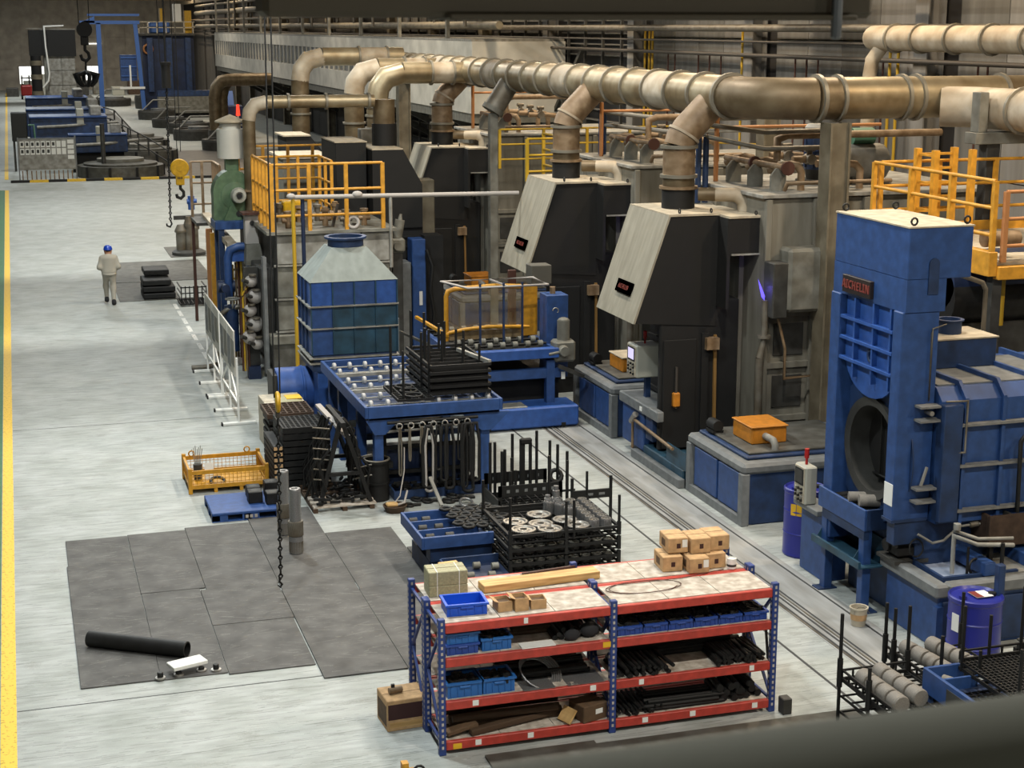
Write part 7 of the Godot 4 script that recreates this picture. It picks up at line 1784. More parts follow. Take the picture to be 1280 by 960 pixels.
# ---------------------------------------------------------------- the caged furnace line left of the hoods
func left_line() -> void:
	var t := thing("pit_furnace", "grey panelled furnace block carrying the yellow railed deck behind the hopper", "furnace", V(7, 0, -39))
	part("body", MB.new().b6(5.5, 8.2, 0.15, 3.4, -42, -36.05, 0.01), M.grey_dark, t)
	for r in [[2.72, 3.38], [1.95, 2.66], [1.2, 1.9]]:
		for k in 4: part("panel", MB.new().b6(5.52 + k * 0.66, 5.52 + (k + 1) * 0.66 - 0.03, r[0], r[1], -36.05, -36.0, 0.01), M.grey_light if r[0] > 2.7 else M.grey, t)
	for y in [1.17, 1.92, 2.69]: part("ledge", MB.new().b6(5.45, 8.2, y - 0.02, y + 0.015, -36.05, -35.94), M.grey_light, t)
	part("apron", MB.new().b6(5.3, 8.0, 0.9, 1.12, -36.2, -35.8, 0.02), M.grey, t)
	part("plinth", MB.new().b6(5.35, 8.0, 0.05, 0.9, -36.0, -35.85), M.plate_steel, t)
	part("deck", MB.new().b6(5.3, 8.3, 3.4, 3.47, -42.1, -35.9), M.grey, t)
	part("side_door", MB.new().b6(5.18, 5.5, 0.9, 2.6, -37.8, -36.3, 0.02), M.grey_dark, t)
	for z in [-36.02, -36.2]: part("side_post", MB.new().b6(5.2, 5.28, 0.2, 2.9, z - 0.05, z + 0.05), M.rim_grey, t)
	railing("yellow deck railing along the near edge of the grey furnace block", [V(5.45, 3.47, -36.0), V(8.0, 3.47, -36.0)], 1.5, "rail_yellow", 0.035, 3)
	railing("yellow deck railing along the left edge of the grey furnace block", [V(5.45, 3.47, -38.9), V(5.45, 3.47, -36.05)], 1.5, "rail_yellow", 0.032, 5)
	railing("yellow deck railing along the far edge of the grey furnace block", [V(5.5, 3.47, -41.9), V(8.1, 3.47, -41.9)], 1.5, "rail_yellow", 0.032, 4)
	railing("inner yellow railing in the middle of the grey furnace deck", [V(5.6, 3.47, -39.6), V(7.2, 3.47, -39.6), V(7.2, 3.47, -38.0)], 1.4, "rail_yellow", 0.03, 5)
	t = thing("deck_valves", "clutter of grey valves and burners on the yellow railed deck", "valves", V(6.8, 3.47, -37.5))
	for k in 9:
		var x := 5.9 + (k % 5) * 0.45
		var z := -36.6 - (k / 5) * 1.1 - 0.1 * (k % 3)
		part("valve", MB.new().cyl(V(x, 3.47, z), V(x, 3.75 + 0.08 * (k % 3), z), 0.07, -1, 10).cyl(V(x - 0.14, 3.64, z), V(x + 0.14, 3.64, z), 0.06, -1, 8).cyl(V(x, 3.8, z), V(x, 3.86, z), 0.1, -1, 10), M.pipe_grey if k % 2 else M.pipe_tan, t)
	part("yellow_box", MB.new().b6(6.0, 6.5, 3.5, 3.95, -38.2, -37.8, 0.03), M.hoist_yellow, t)
	part("wheel", MB.new().ring(V(7.3, 3.62, -36.0), V(0, 0.2, 1), 0.12, 0.04, 16, 6), M.sling, t)
	part("bar", MB.new().bar(V(6.9, 3.5, -36.4), V(7.05, 4.0, -36.5), 0.05).bar(V(7.5, 3.5, -36.6), V(7.35, 3.55, -36.3), 0.05), M.pipe_dark, t)
	# plain black hood and its twin block
	t = thing("black_hood", "plain black hood with one slanted corner under the near goose neck stack", "hood", V(9.0, 2.4, -39.5))
	part("shell", MB.new().prism(PackedVector2Array([Vector2(8.42, 2.3), Vector2(8.42, 5.02), Vector2(9.2, 5.02), Vector2(9.68, 4.15), Vector2(9.68, 2.3)]), 2, -39.0, -42.2), M.hood_shaded_black, t)
	part("top_plate", MB.new().b6(8.42, 9.2, 5.02, 5.05, -42.2, -39.0), M.lit_dust_top, t)
	part("collar", MB.new().cyl(V(9.0, 5.05, -40.2), V(9.0, 5.6, -40.2), 0.32, -1, 16), M.hood_shaded_black, t)
	part("chimney", MB.new().cyl(V(9.0, 5.6, -40.2), V(9.0, 6.2, -40.2), 0.28, -1, 16), M.duct_brown, t)
	part("louvre_box", MB.new().b6(8.6, 8.9, 5.05, 5.4, -41.6, -41.2, 0.01), M.grey_light, t)
	for y in [2.6, 2.85, 3.1]: part("lip", MB.new().b6(8.42, 9.66, y - 0.02, y + 0.02, -39.0, -38.94), M.soot, t)
	part("column", MB.new().b6(9.75, 10.15, 0, 4.2, -40.2, -39.6, 0.02), M.column, t)
	part("lower_frame", MB.new().b6(8.5, 9.7, 0.0, 2.3, -42.2, -39.4), M.soot, t)
	t = thing("black_box", "black box hood behind the yellow railing, left of the slanted black hood", "hood", V(8.0, 3.4, -40))
	part("shell", MB.new().b6(7.6, 8.38, 3.47, 5.18, -41.4, -39.5, 0.01), M.hood_shaded_black, t)
	part("top_plate", MB.new().b6(7.58, 8.40, 5.18, 5.21, -41.42, -39.48), M.lit_dust_top, t)
	t = thing("black_box", "low dark box far behind the yellow railing with a pale lid", "hood", V(7.2, 3.0, -47))
	part("shell", MB.new().prism(PackedVector2Array([Vector2(7.5, 3.0), Vector2(7.5, 4.9), Vector2(8.2, 4.9), Vector2(8.6, 4.4), Vector2(8.6, 3.0)]), 2, -46.4, -48), M.hood_shaded_black, t)
	part("top_plate", MB.new().b6(7.4, 8.2, 4.9, 4.94, -48, -46.35), M.lit_dust_top, t)
	part("stand", MB.new().b6(7.5, 8.6, 0, 3.0, -48, -46.5), M.grey_dark, t)
	t = thing("pale_box", "pale lidded box between the yellow rails on the far deck", "box", V(6.9, 3.47, -44))
	part("body", MB.new().b6(6.9, 8.2, 0, 4.5, -45.5, -43.4, 0.02), M.grey_furnace, t)
	part("lid", MB.new().b6(6.85, 8.25, 4.5, 4.56, -45.55, -43.35), M.lit_dust_top, t)
	t = thing("gear_motor", "grey upright gear motor against the black hood", "motor", V(8.6, 2.9, -37))
	part("gearbox", MB.new().b6(8.35, 8.72, 2.75, 3.1, -37.15, -36.85, 0.05).cyl(V(8.52, 2.92, -36.85), V(8.52, 2.92, -36.75), 0.1, -1, 12), M.grey, t)
	part("motor", MB.new().cyl(V(8.55, 3.1, -37.0), V(8.63, 3.52, -37.0), 0.12, -1, 12).cyl(V(8.63, 3.52, -37), V(8.65, 3.66, -37), 0.06, 0.03, 8), M.grey, t)
	part("stand", MB.new().b6(8.42, 8.66, 0, 2.75, -37.1, -36.9), M.grey_dark, t)
	t = thing("blue_cabinet", "tall dark blue cabinets and hoses between the hopper and the charging car", "cabinet", V(9.3, 0, -38.6))
	part("cabinet", MB.new().b6(8.95, 9.2, 0, 2.3, -38.9, -38.3, 0.02), M.rim_grey, t)
	part("cabinet", MB.new().b6(9.25, 9.6, 0, 2.85, -38.9, -38.4, 0.02), M.blue, t)
	part("cabinet", MB.new().b6(8.6, 8.94, 0, 1.9, -38.7, -38.3, 0.02), M.blue_dark, t)
	part("hose", MB.new().tube([V(9.6, 2.6, -38.3), V(9.72, 2.2, -38.2), V(9.66, 1.6, -38.2), V(9.75, 1.0, -38.2), V(9.68, 0.4, -38.2)], 0.05, 6), M.black_steel, t)
	part("notice", MB.new().b6(9.42, 9.5, 1.2, 1.55, -38.39, -38.38), M.paper, t)
	part("black_frame", MB.new().b6(9.62, 10.1, 0, 2.9, -39.2, -38.6), M.soot, t)
	# long pale pipe on posts across the front
	t = thing("long_pipe", "long pale level pipe on thin posts in front of the yellow railings", "pipe", V(5.7, 0, -35))
	part("pipe", MB.new().cyl(V(5.72, 4.34, -35.0), V(10.95, 4.28, -35.0), 0.05, -1, 8), M.sling, t)
	part("post", MB.new().cyl(V(5.76, 0, -35.0), V(5.76, 4.34, -35.0), 0.045, -1, 8), M.gas_yellow, t)
	part("post", MB.new().cyl(V(5.98, 0.8, -35.05), V(5.98, 4.3, -35.05), 0.045, -1, 8), M.machine_navy, t)
	part("post", MB.new().cyl(V(7.95, 2.7, -35.0), V(7.95, 4.3, -35.0), 0.04, -1, 8), M.grey_light, t)
	part("elbow", MB.new().ball(V(5.72, 4.36, -35), V(0.1, 0.07, 0.1)), M.sling, t)
	part("joint", MB.new().ball(V(7.2, 4.36, -35), V(0.12, 0.08, 0.1)), M.sling, t)
	# green fan with its frame, vent and duct
	t = thing("centrifugal_fan", "green centrifugal fan with snail casing on a blue frame, left of the yellow railings", "fan", V(5.1, 3.0, -40.2))
	var pl := PackedVector2Array()
	for i in 15:
		var a := -0.2 + i * (PI + 0.4) / 14.0
		pl.append(Vector2(5.12 + 0.5 * cos(a), 3.95 + 0.58 * sin(a)))
	pl.append(Vector2(4.62, 3.3)); pl.append(Vector2(5.62, 3.3))
	part("casing", MB.new().prism(pl, 2, -40.6, -40.05), M.fan_green, t)
	part("cover", MB.new().lathe(V(5.15, 3.9, -40.05), V(0, 0, 1), [[0.34, 0], [0.34, 0.02], [0.2, 0.04], [0, 0.04]], 20), M.fan_green, t)
	part("motor", MB.new().lathe(V(5.22, 3.92, -40.0), V(0, 0, 1), [[0.18, 0], [0.2, 0.1], [0.17, 0.28], [0.1, 0.3], [0.1, 0.26], [0, 0.26]], 16), M.panel_grey, t)
	part("shaft_hole", MB.new().cyl(V(5.22, 3.92, -39.74), V(5.22, 3.92, -39.7), 0.07, -1, 12), M.ink, t)
	part("stiffener", MB.new().prism(PackedVector2Array([Vector2(4.85, 3.3), Vector2(5.05, 3.75), Vector2(5.1, 3.75), Vector2(5.3, 3.3)]), 2, -40.05, -39.95), M.fan_green, t)
	part("inspection_hole", MB.new().cyl(V(5.22, 3.46, -40.05), V(5.22, 3.46, -39.93), 0.07, -1, 12), M.ink, t)
	part("bed", MB.new().b6(4.6, 5.7, 3.1, 3.3, -40.7, -39.7, 0.01), M.blue, t)
	for p in [[4.75, -39.8], [5.5, -39.8], [5.5, -40.6], [4.75, -40.6]]: part("frame_leg", MB.new().b6(p[0] - 0.07, p[0] + 0.07, 0, 3.1, p[1] - 0.07, p[1] + 0.07), M.blue_dark, t)
	t = thing("roof_vent", "pale ribbed vent drum with a conical cap above the green fan", "vent", V(5.1, 4.5, -40.4))
	part("neck", MB.new().b6(4.98, 5.3, 4.5, 4.82, -40.55, -40.25), M.fan_green, t)
	part("drum", MB.new().lathe(V(5.14, 4.8, -40.4), Vector3.UP, [[0, 0], [0.34, 0], [0.34, 0.72], [0.26, 0.72], [0.26, 0.86], [0, 0.86]], 10), M.office, t)
	part("cap", MB.new().lathe(V(5.14, 5.66, -40.4), Vector3.UP, [[0.27, 0.0], [0.38, 0.03], [0.38, 0.06], [0, 0.22]], 16), M.lit_dust_top, t)
	t = thing("square_duct", "square grey duct leaning beside the blue fan frame with a small round port", "duct", V(5.3, 2.6, -38.2))
	part("upper", MB.new().b6(5.1, 5.42, 2.95, 3.65, -38.3, -38.0, 0.01), M.sling, t)
	part("lower", MB.new().prism(PackedVector2Array([Vector2(5.08, 2.45), Vector2(5.1, 2.95), Vector2(5.42, 2.95), Vector2(5.52, 2.45)]), 2, -38.35, -37.9), M.grey, t)
	part("port", MB.new().cyl(V(5.27, 3.45, -38.0), V(5.27, 3.45, -37.96), 0.06, -1, 12), M.ink, t)
	part("flange", MB.new().b6(5.03, 5.49, 3.65, 3.7, -38.4, -37.9), M.pipe_rust, t)
	part("support", MB.new().b6(5.2, 5.35, 0, 2.45, -38.2, -38.05), M.grey_dark, t)
	t = thing("cable_tray", "pale beam on orange posts running back from the fan", "beam", V(4.8, 2.5, -41))
	part("beam", MB.new().bar(V(4.85, 2.86, -38.6), V(4.9, 2.95, -44.5), 0.22, 0.12), M.duct_pale, t)
	part("end_box", MB.new().b6(4.75, 5.3, 2.5, 2.74, -38.55, -38.3, 0.01), M.blue_bright, t)
	for p in [[4.75, -42.5], [4.75, -41.6]]: part("post", MB.new().b6(p[0] - 0.08, p[0] + 0.08, 0, 2.8, p[1] - 0.08, p[1] + 0.08), M.pipe_orange if p[1] < -42 else M.rail_yellow, t)
	t = thing("blue_piping", "blue bent pipes and valves standing at the left side of the furnace line", "pipework", V(4.75, 0, -38))
	part("pipe", MB.new().tube([V(4.7, 1.6, -38.3), V(4.7, 2.6, -38.3), V(4.76, 2.78, -38.3), V(4.95, 2.86, -38.3), V(5.2, 2.86, -38.3)], 0.10, 10), M.blue, t)
	part("pump_body", MB.new().cyl(V(4.7, 0.4, -38), V(4.7, 1.5, -38), 0.17, -1, 12), M.blue_dark, t)
	part("valve", MB.new().cyl(V(4.45, 1.9, -38.4), V(4.85, 1.9, -38.4), 0.15, -1, 10).cyl(V(4.6, 1.9, -38.3), V(4.6, 1.9, -38.0), 0.1, -1, 10), M.machine_navy, t)
	part("hand_wheel", MB.new().ring(V(4.72, 1.68, -37.85), Vector3.UP, 0.16, 0.025, 14, 5).cyl(V(4.72, 1.45, -37.85), V(4.72, 1.68, -37.85), 0.03, -1, 6), M.grey_light, t)
	part("drain_pipe", MB.new().tube([V(5.0, 1.5, -37.9), V(4.6, 1.42, -37.9), V(4.42, 1.3, -37.9), V(4.38, 1.1, -37.9), V(4.38, 0.12, -37.9), V(4.1, 0.06, -37.9), V(3.7, 0.06, -37.9)], 0.06, 8), M.pipe_grey, t)
	part("gas_pole", MB.new().cyl(V(5.08, 0.6, -38.9), V(5.02, 2.6, -38.9), 0.06, -1, 8), M.rail_yellow, t)
	part("gas_pole", MB.new().cyl(V(5.08, 0.6, -38.9), V(5.08, 0.62, -38.9), 0.12, -1, 8), M.rail_yellow, t)
	for k in 8:
		var y := 0.9 + k * 0.22
		part("manifold_pipe", MB.new().cyl(V(4.86 + 0.03 * (k % 3), y, -38.9), V(5.35, y + 0.06, -38.5), 0.028, -1, 6), [M.pipe_tan, M.pipe_rust, M.gas_yellow][k % 3], t)
	for k in 5: part("manifold_riser", MB.new().cyl(V(4.8 + 0.06 * k, 0.1, -38.8 + 0.07 * k), V(4.8 + 0.06 * k, 2.3 + 0.07 * k, -38.8 + 0.07 * k), 0.026, -1, 6), [M.pipe_rust, M.gas_yellow, M.pipe_tan][k % 3], t)
	t = thing("burner_cluster", "pale lagged burners and pipes on the left face of the furnace line", "burner", V(4.95, 0.3, -36.4))
	for q in [[4.98, 2.3, 0.15], [5.06, 1.95, 0.19], [4.94, 1.62, 0.16], [5.04, 1.3, 0.2], [4.9, 1.0, 0.17], [5.08, 0.85, 0.16]]:
		part("lagging", MB.new().ball(V(q[0], q[1], -36.45), V(q[2], q[2] * 0.95, 0.17), 9, 7), M.sling, t)
		part("nozzle", MB.new().cyl(V(q[0] - 0.08, q[1], -36.35), V(q[0] - 0.22, q[1] + 0.07, -36.2), 0.045, -1, 8), M.grey_dark, t)
		part("flange", MB.new().cyl(V(q[0] + 0.02, q[1] + 0.14, -36.34), V(q[0] + 0.02, q[1] + 0.18, -36.34), 0.09, -1, 10), M.pipe_grey, t)
	part("plate", MB.new().b6(4.85, 5.16, 0.3, 2.6, -36.75, -36.6), M.grey_dark, t)
	part("stand", MB.new().b6(4.86, 5.14, 0, 0.3, -36.72, -36.45), M.machine_navy, t)
	for k in 4: part("thin_pipe", MB.new().tube([V(4.74 + 0.05 * k, 0.2, -36.5), V(4.74 + 0.05 * k, 1.9 + 0.12 * k, -36.5), V(4.9 + 0.05 * k, 2.1 + 0.12 * k, -36.5)], 0.022, 6), [M.pipe_rust, M.gas_yellow, M.pipe_tan, M.pipe_rust][k], t)
	railing("brown caged stair rail behind the green fan", [V(4.55, 2.9, -44.5), V(5.15, 2.9, -44.5), V(5.15, 2.9, -43.0)], 1.5, "pipe_tan", 0.03, 6)
	t = thing("stair_stand", "slim dark legs and deck under the brown caged rail behind the green fan", "stand", V(4.85, 0, -43.8))
	part("deck", MB.new().b6(4.5, 5.2, 2.82, 2.9, -44.55, -43.0), M.grey_dark, t)
	for p in [[4.55, -44.5], [5.15, -44.5], [5.15, -43.05]]: part("leg", MB.new().b6(p[0] - 0.04, p[0] + 0.04, 0, 2.82, p[1] - 0.04, p[1] + 0.04), M.pipe_rust, t)
	# pump set out on the aisle edge
	t = thing("pump_set", "grey pump set on a round base on a dark plate at the aisle", "pump", V(5.75, 0, -58))
	part("base", MB.new().lathe(V(5.75, 0, -58), Vector3.UP, [[0, 0], [0.6, 0], [0.6, 0.12], [0.45, 0.2], [0, 0.2]], 18), M.grey_dark, t)
	for q in [[5.5, -57.9, 0.2, 0.9], [5.9, -58.1, 0.22, 1.0], [5.75, -57.8, 0.14, 1.2]]: part("cylinder", MB.new().lathe(V(q[0], 0.2, q[1]), Vector3.UP, [[0, 0], [q[2], 0], [q[2], q[3] * 0.7], [q[2] * 1.2, q[3] * 0.7], [q[2] * 1.2, q[3] * 0.78], [q[2] * 0.7, q[3]], [0, q[3]]], 12), M.pipe_grey, t)
	part("valve_bar", MB.new().bar(V(5.25, 1.35, -57.9), V(5.9, 1.35, -57.9), 0.14).cyl(V(5.9, 1.3, -58.0), V(6.3, 1.3, -58.0), 0.16, -1, 10), M.grey_dark, t)
	part("blue_valve", MB.new().cyl(V(6.0, 1.5, -59.0), V(6.0, 2.0, -59.0), 0.12, -1, 10).cyl(V(5.85, 1.8, -59), V(6.2, 1.8, -59), 0.1, -1, 10), M.blue_bright, t)
	for q in [[5.05, 6.3, -60.2, -57.4, "dark floor plate under the grey pump set"], [2.75, 5.9, -56.6, -52.0, "dark stained floor sheet behind the walking worker"], [2.7, 4.5, -51.9, -48.3, "dark floor sheet under the low tray stacks beside the worker"]]:
		solo("floor_plate", MB.new().b6(q[0], q[1], 0, 0.015, q[2], q[3]), M.plate_steel, q[4], "plate", V(q[0], 0, q[3]))
	t = thing("tray_stack", "low stack of dark charge trays on the floor beside the worker", "tray stack", V(3.85, 0.02, -48.9))
	for k in 3: part("tray", MB.new().b6(3.4, 4.35 - (0.12 if k == 2 else 0.0), 0.03 + k * 0.2, 0.19 + k * 0.2, -49.5, -48.4, 0.02), M.black_steel if k < 2 else M.dark_steel, t)
	part("tray", MB.new().b6(3.5, 4.25, 0.63, 0.78, -50.2, -49.2, 0.02), M.dark_steel, t)
	t = thing("charge_basket", "dark wire basket on the floor right of the low tray stack", "basket", V(4.7, 0, -47.4), "")
	lattice(t, 4.35, 5.1, -48.0, -46.9, 0.05, 6, 8, 0.03, 0.04, "black_steel")
	for y in [0.2, 0.38, 0.55]: part("hoop", MB.new().b6(4.35, 5.1, y, y + 0.03, -46.92, -46.89).b6(4.35, 4.38, y, y + 0.03, -48.0, -46.9).b6(5.07, 5.1, y, y + 0.03, -48.0, -46.9), M.dark_steel, t)
	for k in 7: part("upright", MB.new().b6(4.36 + k * 0.12, 4.39 + k * 0.12, 0.05, 0.6, -46.92, -46.89), M.dark_steel, t)
	# hoists of the overhead cranes
	t = thing("crane_hook", "yellow crane hook block with a black hook hanging over the aisle", "hook", V(5.26, 2.3, -55))
	for x in [5.2, 5.32]: part("rope", MB.new().cyl(V(x, 3.9, -55), V(x, 14.9, -55), 0.014, -1, 5), M.ink, t)
	part("sheave", MB.new().lathe(V(5.26, 3.35, -55.08), V(0, 0, 1), [[0, 0], [0.28, 0], [0.31, 0.03], [0.31, 0.13], [0.28, 0.16], [0.1, 0.16], [0.1, 0.19], [0, 0.19]], 24), M.hoist_yellow, t)
	part("cheek", MB.new().b6(5.12, 5.4, 2.78, 3.15, -55.07, -54.93, 0.02), M.hoist_yellow, t)
	for k in 3: part("mark", MB.new().b6(5.17 + k * 0.06, 5.21 + k * 0.06, 2.98, 3.06, -54.93, -54.925), M.ink, t)
	part("hook", MB.new().tube([V(5.26, 2.78, -55), V(5.26, 2.66, -55), V(5.36, 2.55, -55), V(5.36, 2.42, -55), V(5.26, 2.33, -55), V(5.14, 2.38, -55), V(5.12, 2.48, -55)], 0.05, 8), M.ink, t)
	t = thing("chain_sling", "long dark chain with a small hook hanging from the crane over the aisle", "chain", V(4.9, 1.4, -55))
	part("rope", MB.new().cyl(V(4.95, 6.8, -55), V(5.0, 14.9, -55), 0.03, -1, 6).cyl(V(4.78, 6.8, -55), V(4.7, 14.9, -55), 0.014, -1, 5), M.ink, t)
	part("weight", MB.new().cyl(V(4.95, 6.0, -55), V(4.95, 6.75, -55), 0.15, -1, 12).cyl(V(4.95, 6.75, -55), V(4.95, 6.85, -55), 0.18, -1, 12), M.ink, t)
	var mb := MB.new()
	for k in 44:
		var y := 5.95 - k * 0.1
		var x := 4.95 - k * 0.0016
		mb.tube([V(x, y + 0.065, -55), V(x + (0.04 if k % 2 else 0.01), y, -55 + (0.01 if k % 2 else 0.04)), V(x, y - 0.065, -55), V(x - (0.04 if k % 2 else 0.01), y, -55 - (0.01 if k % 2 else 0.04))], 0.018, 4, true)
	part("chain", mb, M.dark_steel, t).set_meta("kind", "stuff")
	part("hook", MB.new().tube([V(4.88, 1.6, -55), V(4.92, 1.48, -55), V(4.86, 1.38, -55), V(4.76, 1.42, -55), V(4.75, 1.5, -55)], 0.03, 6), M.dark_steel, t)
	t = thing("crane_hook", "black crane hook block carrying a star shaped grab far down the hall", "hook", V(4.75, 4, -110))
	for x in [4.4, 5.2]: part("rope", MB.new().cyl(V(x + (0.1 if x < 4.6 else -0.05), 8.1, -110), V(x, 14.9, -110), 0.03, -1, 5), M.ink, t)
	part("sheave", MB.new().lathe(V(4.82, 7.8, -110.15), V(0, 0, 1), [[0, 0], [0.5, 0], [0.5, 0.3], [0, 0.3]], 20), M.ink, t)
	part("cheek", MB.new().b6(4.55, 5.05, 6.8, 7.4, -110.15, -109.85, 0.04), M.ink, t)
	part("hook", MB.new().tube([V(4.8, 6.8, -110), V(4.8, 6.5, -110), V(5.0, 6.3, -110), V(5.05, 6.0, -110), V(4.85, 5.8, -110), V(4.6, 5.9, -110), V(4.5, 6.2, -110)], 0.1, 8), M.ink, t)
	part("shank", MB.new().cyl(V(4.8, 5.1, -110), V(4.8, 5.8, -110), 0.06, -1, 6), M.ink, t)
	for k in 6: part("claw", MB.new().tube([V(4.8, 5.1, -110), V(4.8 + cos(k * TAU / 6 + 0.3) * 0.75, 4.9, -110 + sin(k * TAU / 6 + 0.3) * 0.75), V(4.8 + cos(k * TAU / 6 + 0.3) * 0.6, 4.5, -110 + sin(k * TAU / 6 + 0.3) * 0.6), V(4.8 + cos(k * TAU / 6 + 0.3) * 0.3, 4.2, -110 + sin(k * TAU / 6 + 0.3) * 0.3)], 0.13, 6), M.ink, t)

# ---------------------------------------------------------------- the far end of the hall
func far_hall() -> void:
	# overhanging office along the right wall
	var t := thing("office_block", "long white raised office with a strip of upright windows hanging along the right wall", "office", V(19, 4.4, -110))
	var za := -64.0
	var zb := -150.0
	part("floor_beam", MB.new().b6(18.1, 22, 4.1, 4.5, zb, za), M.grey, t)
	part("lower_wall", MB.new().b6(18.0, 18.12, 4.5, 5.55, zb, za), M.office, t)
	part("upper_wall", MB.new().b6(18.0, 18.12, 6.75, 7.4, zb, za), M.office, t)
	part("roof", MB.new().b6(18.0, 22, 7.4, 7.5, zb, za), M.grey_light, t)
	part("end_wall", MB.new().b6(18.0, 22, 4.5, 7.4, za, za + 0.15), M.office, t)
	part("far_wall", MB.new().b6(18.0, 22, 4.5, 7.4, zb - 0.15, zb), M.office, t)
	var n := 58
	for k in n:
		var z := lerpf(zb, za, (k + 0.5) / n)
		part("window", MB.new().b6(18.08, 18.11, 5.55, 6.75, z - 0.66, z + 0.66), M.office_glass if k % 4 else M.rim_grey, t)
		part("mullion", MB.new().b6(18.0, 18.12, 5.55, 6.75, z + 0.66, z + 0.82), M.office, t)
	for k in 10:
		var z := -68.0 - k * 9.0
		part("bracket", MB.new().bar(V(18.3, 4.1, z), V(22, 2.2, z), 0.25), M.grey_dark, t)
		part("hanger", MB.new().b6(18.0, 18.15, 7.5, 11.0, z - 0.1, z + 0.1), M.grey, t)
	for k in 14: part("upper_pipe", MB.new().cyl(V(18.3 + 0.25 * (k % 3), 8.0 + 0.0 * k, -66.0 - k * 6.0), V(18.3 + 0.25 * (k % 3), 10.8, -66.0 - k * 6.0), 0.08, -1, 6), M.pipe_grey, t)
	for q in [[8.05, 0.16], [8.6, 0.1], [9.3, 0.22], [10.0, 0.12]]:
		solo("wall_pipe", MB.new().cyl(V(18.6, q[0], -62), V(18.6, q[0], -170), q[1], -1, 8), M.column, "one of the level pipes stacked above the white raised office", "pipe", V(18.6, q[0], -62), "pipes above the raised office")
	# pit furnaces with blue lids at left
	var bl := [[2.9, 6.1, 1.3, 2.05, -93.1, -94.4, "nearest low blue pit machine deck behind the notice board"], [0.9, 5.2, 1.4, 2.9, -96.0, -99.0, "second blue pit machine, tallest front, behind the notice board"],
		[0.8, 5.4, 1.6, 3.0, -103.0, -106.0, "third blue pit machine with grey boxes on it"], [0.9, 4.9, 1.6, 3.3, -112.0, -116.0, "farthest blue pit machine before the grey tower"]]
	for q in bl:
		t = thing("pit_machine", q[6], "machine", V((q[0] + q[1]) / 2, 0, q[4]), "blue pit machines")
		part("body", MB.new().b6(q[0], q[1], q[2] - 0.2, q[3], q[5], q[4], 0.05), M.blue_dark, t)
		part("upper_strip", MB.new().b6(q[0], q[1], q[3], q[3] + 0.08, q[5], q[4] + 0.1), M.blue, t)
		part("base", MB.new().b6(q[0] + 0.2, q[1] - 0.2, 0, q[2] - 0.2, q[5], q[4] - 0.4), M.soot, t)
		part("control_box", MB.new().b6(q[1] - 0.9, q[1] - 0.3, q[3] + 0.08, q[3] + 0.6, q[5] + 0.5, q[4] - 0.5, 0.04), M.grey_light, t)
		part("vent_box", MB.new().b6(q[1] - 1.7, q[1] - 1.3, q[3] - 0.4, q[3] + 0.5, q[4] - 0.6, q[4] + 0.05, 0.03), M.panel_grey, t)
		part("pipe", MB.new().tube([V(q[0] + 0.4, q[3] - 0.5, q[4] + 0.1), V(q[0] + 2.0, q[3] - 0.45, q[4] + 0.1), V(q[1] + 0.6, q[3] - 0.3, q[4] - 0.4)], 0.09, 6), M.grey_light, t)
	for q in [[5.5, -90.6, 2.3, 0.62, "large round grey pit rim nearest the striped kerb"], [7.3, -97.5, 1.9, 0.9, "round grey pit rim beside the second blue pit machine"], [7.5, -105, 1.9, 1.0, "far round grey pit rim beside the third blue pit machine"]]:
		t = thing("round_pit", q[4], "pit", V(q[0], 0, q[1]), "round pit rims at left")
		part("rim", MB.new().lathe(V(q[0], 0, q[1]), Vector3.UP, [[q[2], 0], [q[2], q[3]], [q[2] * 0.86, q[3]], [q[2] * 0.86, q[3] + 0.12], [q[2] * 0.5, q[3] + 0.2], [0, q[3] + 0.2]], 36), M.plate_steel, t)
		part("lid", MB.new().lathe(V(q[0], q[3] + 0.2, q[1]), Vector3.UP, [[q[2] * 0.55, 0], [q[2] * 0.55, 0.16], [0, 0.2]], 28), M.grey, t)
		for k in 10:
			var a := TAU * k / 10.0
			part("rib", MB.new().bar(V(q[0] + cos(a) * q[2], 0, q[1] + sin(a) * q[2]), V(q[0] + cos(a) * q[2], q[3], q[1] + sin(a) * q[2]), 0.14), M.soot, t)
	railing("bent grey handrail along the pit steps at left", [V(5.6, 1.6, -100), V(6.4, 1.2, -97), V(7.3, 0.8, -94), V(8.2, 0.2, -92)], 1.0, "grey_dark", 0.04, 5, "railing", 1)
	railing("far grey handrail beside the third blue pit machine", [V(4.6, 2.2, -108), V(6.2, 1.8, -106), V(7.0, 0.8, -104)], 1.0, "grey_dark", 0.04, 4, "railing", 1)
	t = thing("dark_cabinet", "dark green cabinet on legs at the far left of the pit machines", "cabinet", V(0.4, 0, -95))
	part("body", MB.new().b6(-0.1, 0.75, 1.7, 3.3, -95.6, -94.6, 0.05), M.machine_black, t)
	part("cable", MB.new().tube([V(0.8, 2.6, -94.6), V(1.1, 2.6, -94.6), V(1.15, 1.6, -94.6), V(0.9, 1.2, -94.6)], 0.05, 6), M.motor_green, t)
	for x in [0.0, 0.6]: part("leg", MB.new().b6(x - 0.06, x + 0.06, 0, 1.7, -95.2, -95.0), M.grey_dark, t)
	t = thing("notice_board", "grey notice board with two rows of small white sheets by the striped kerb", "notice board", V(1.6, 0, -88.5))
	part("panel", MB.new().b6(0.2, 3.05, 0.6, 2.2, -88.65, -88.58), M.grey_light, t)
	part("frame", MB.new().b6(0.14, 0.2, 0, 2.3, -88.68, -88.55).b6(3.05, 3.12, 0, 2.35, -88.68, -88.55).b6(0.2, 3.05, 2.2, 2.26, -88.66, -88.56), M.rim_grey, t)
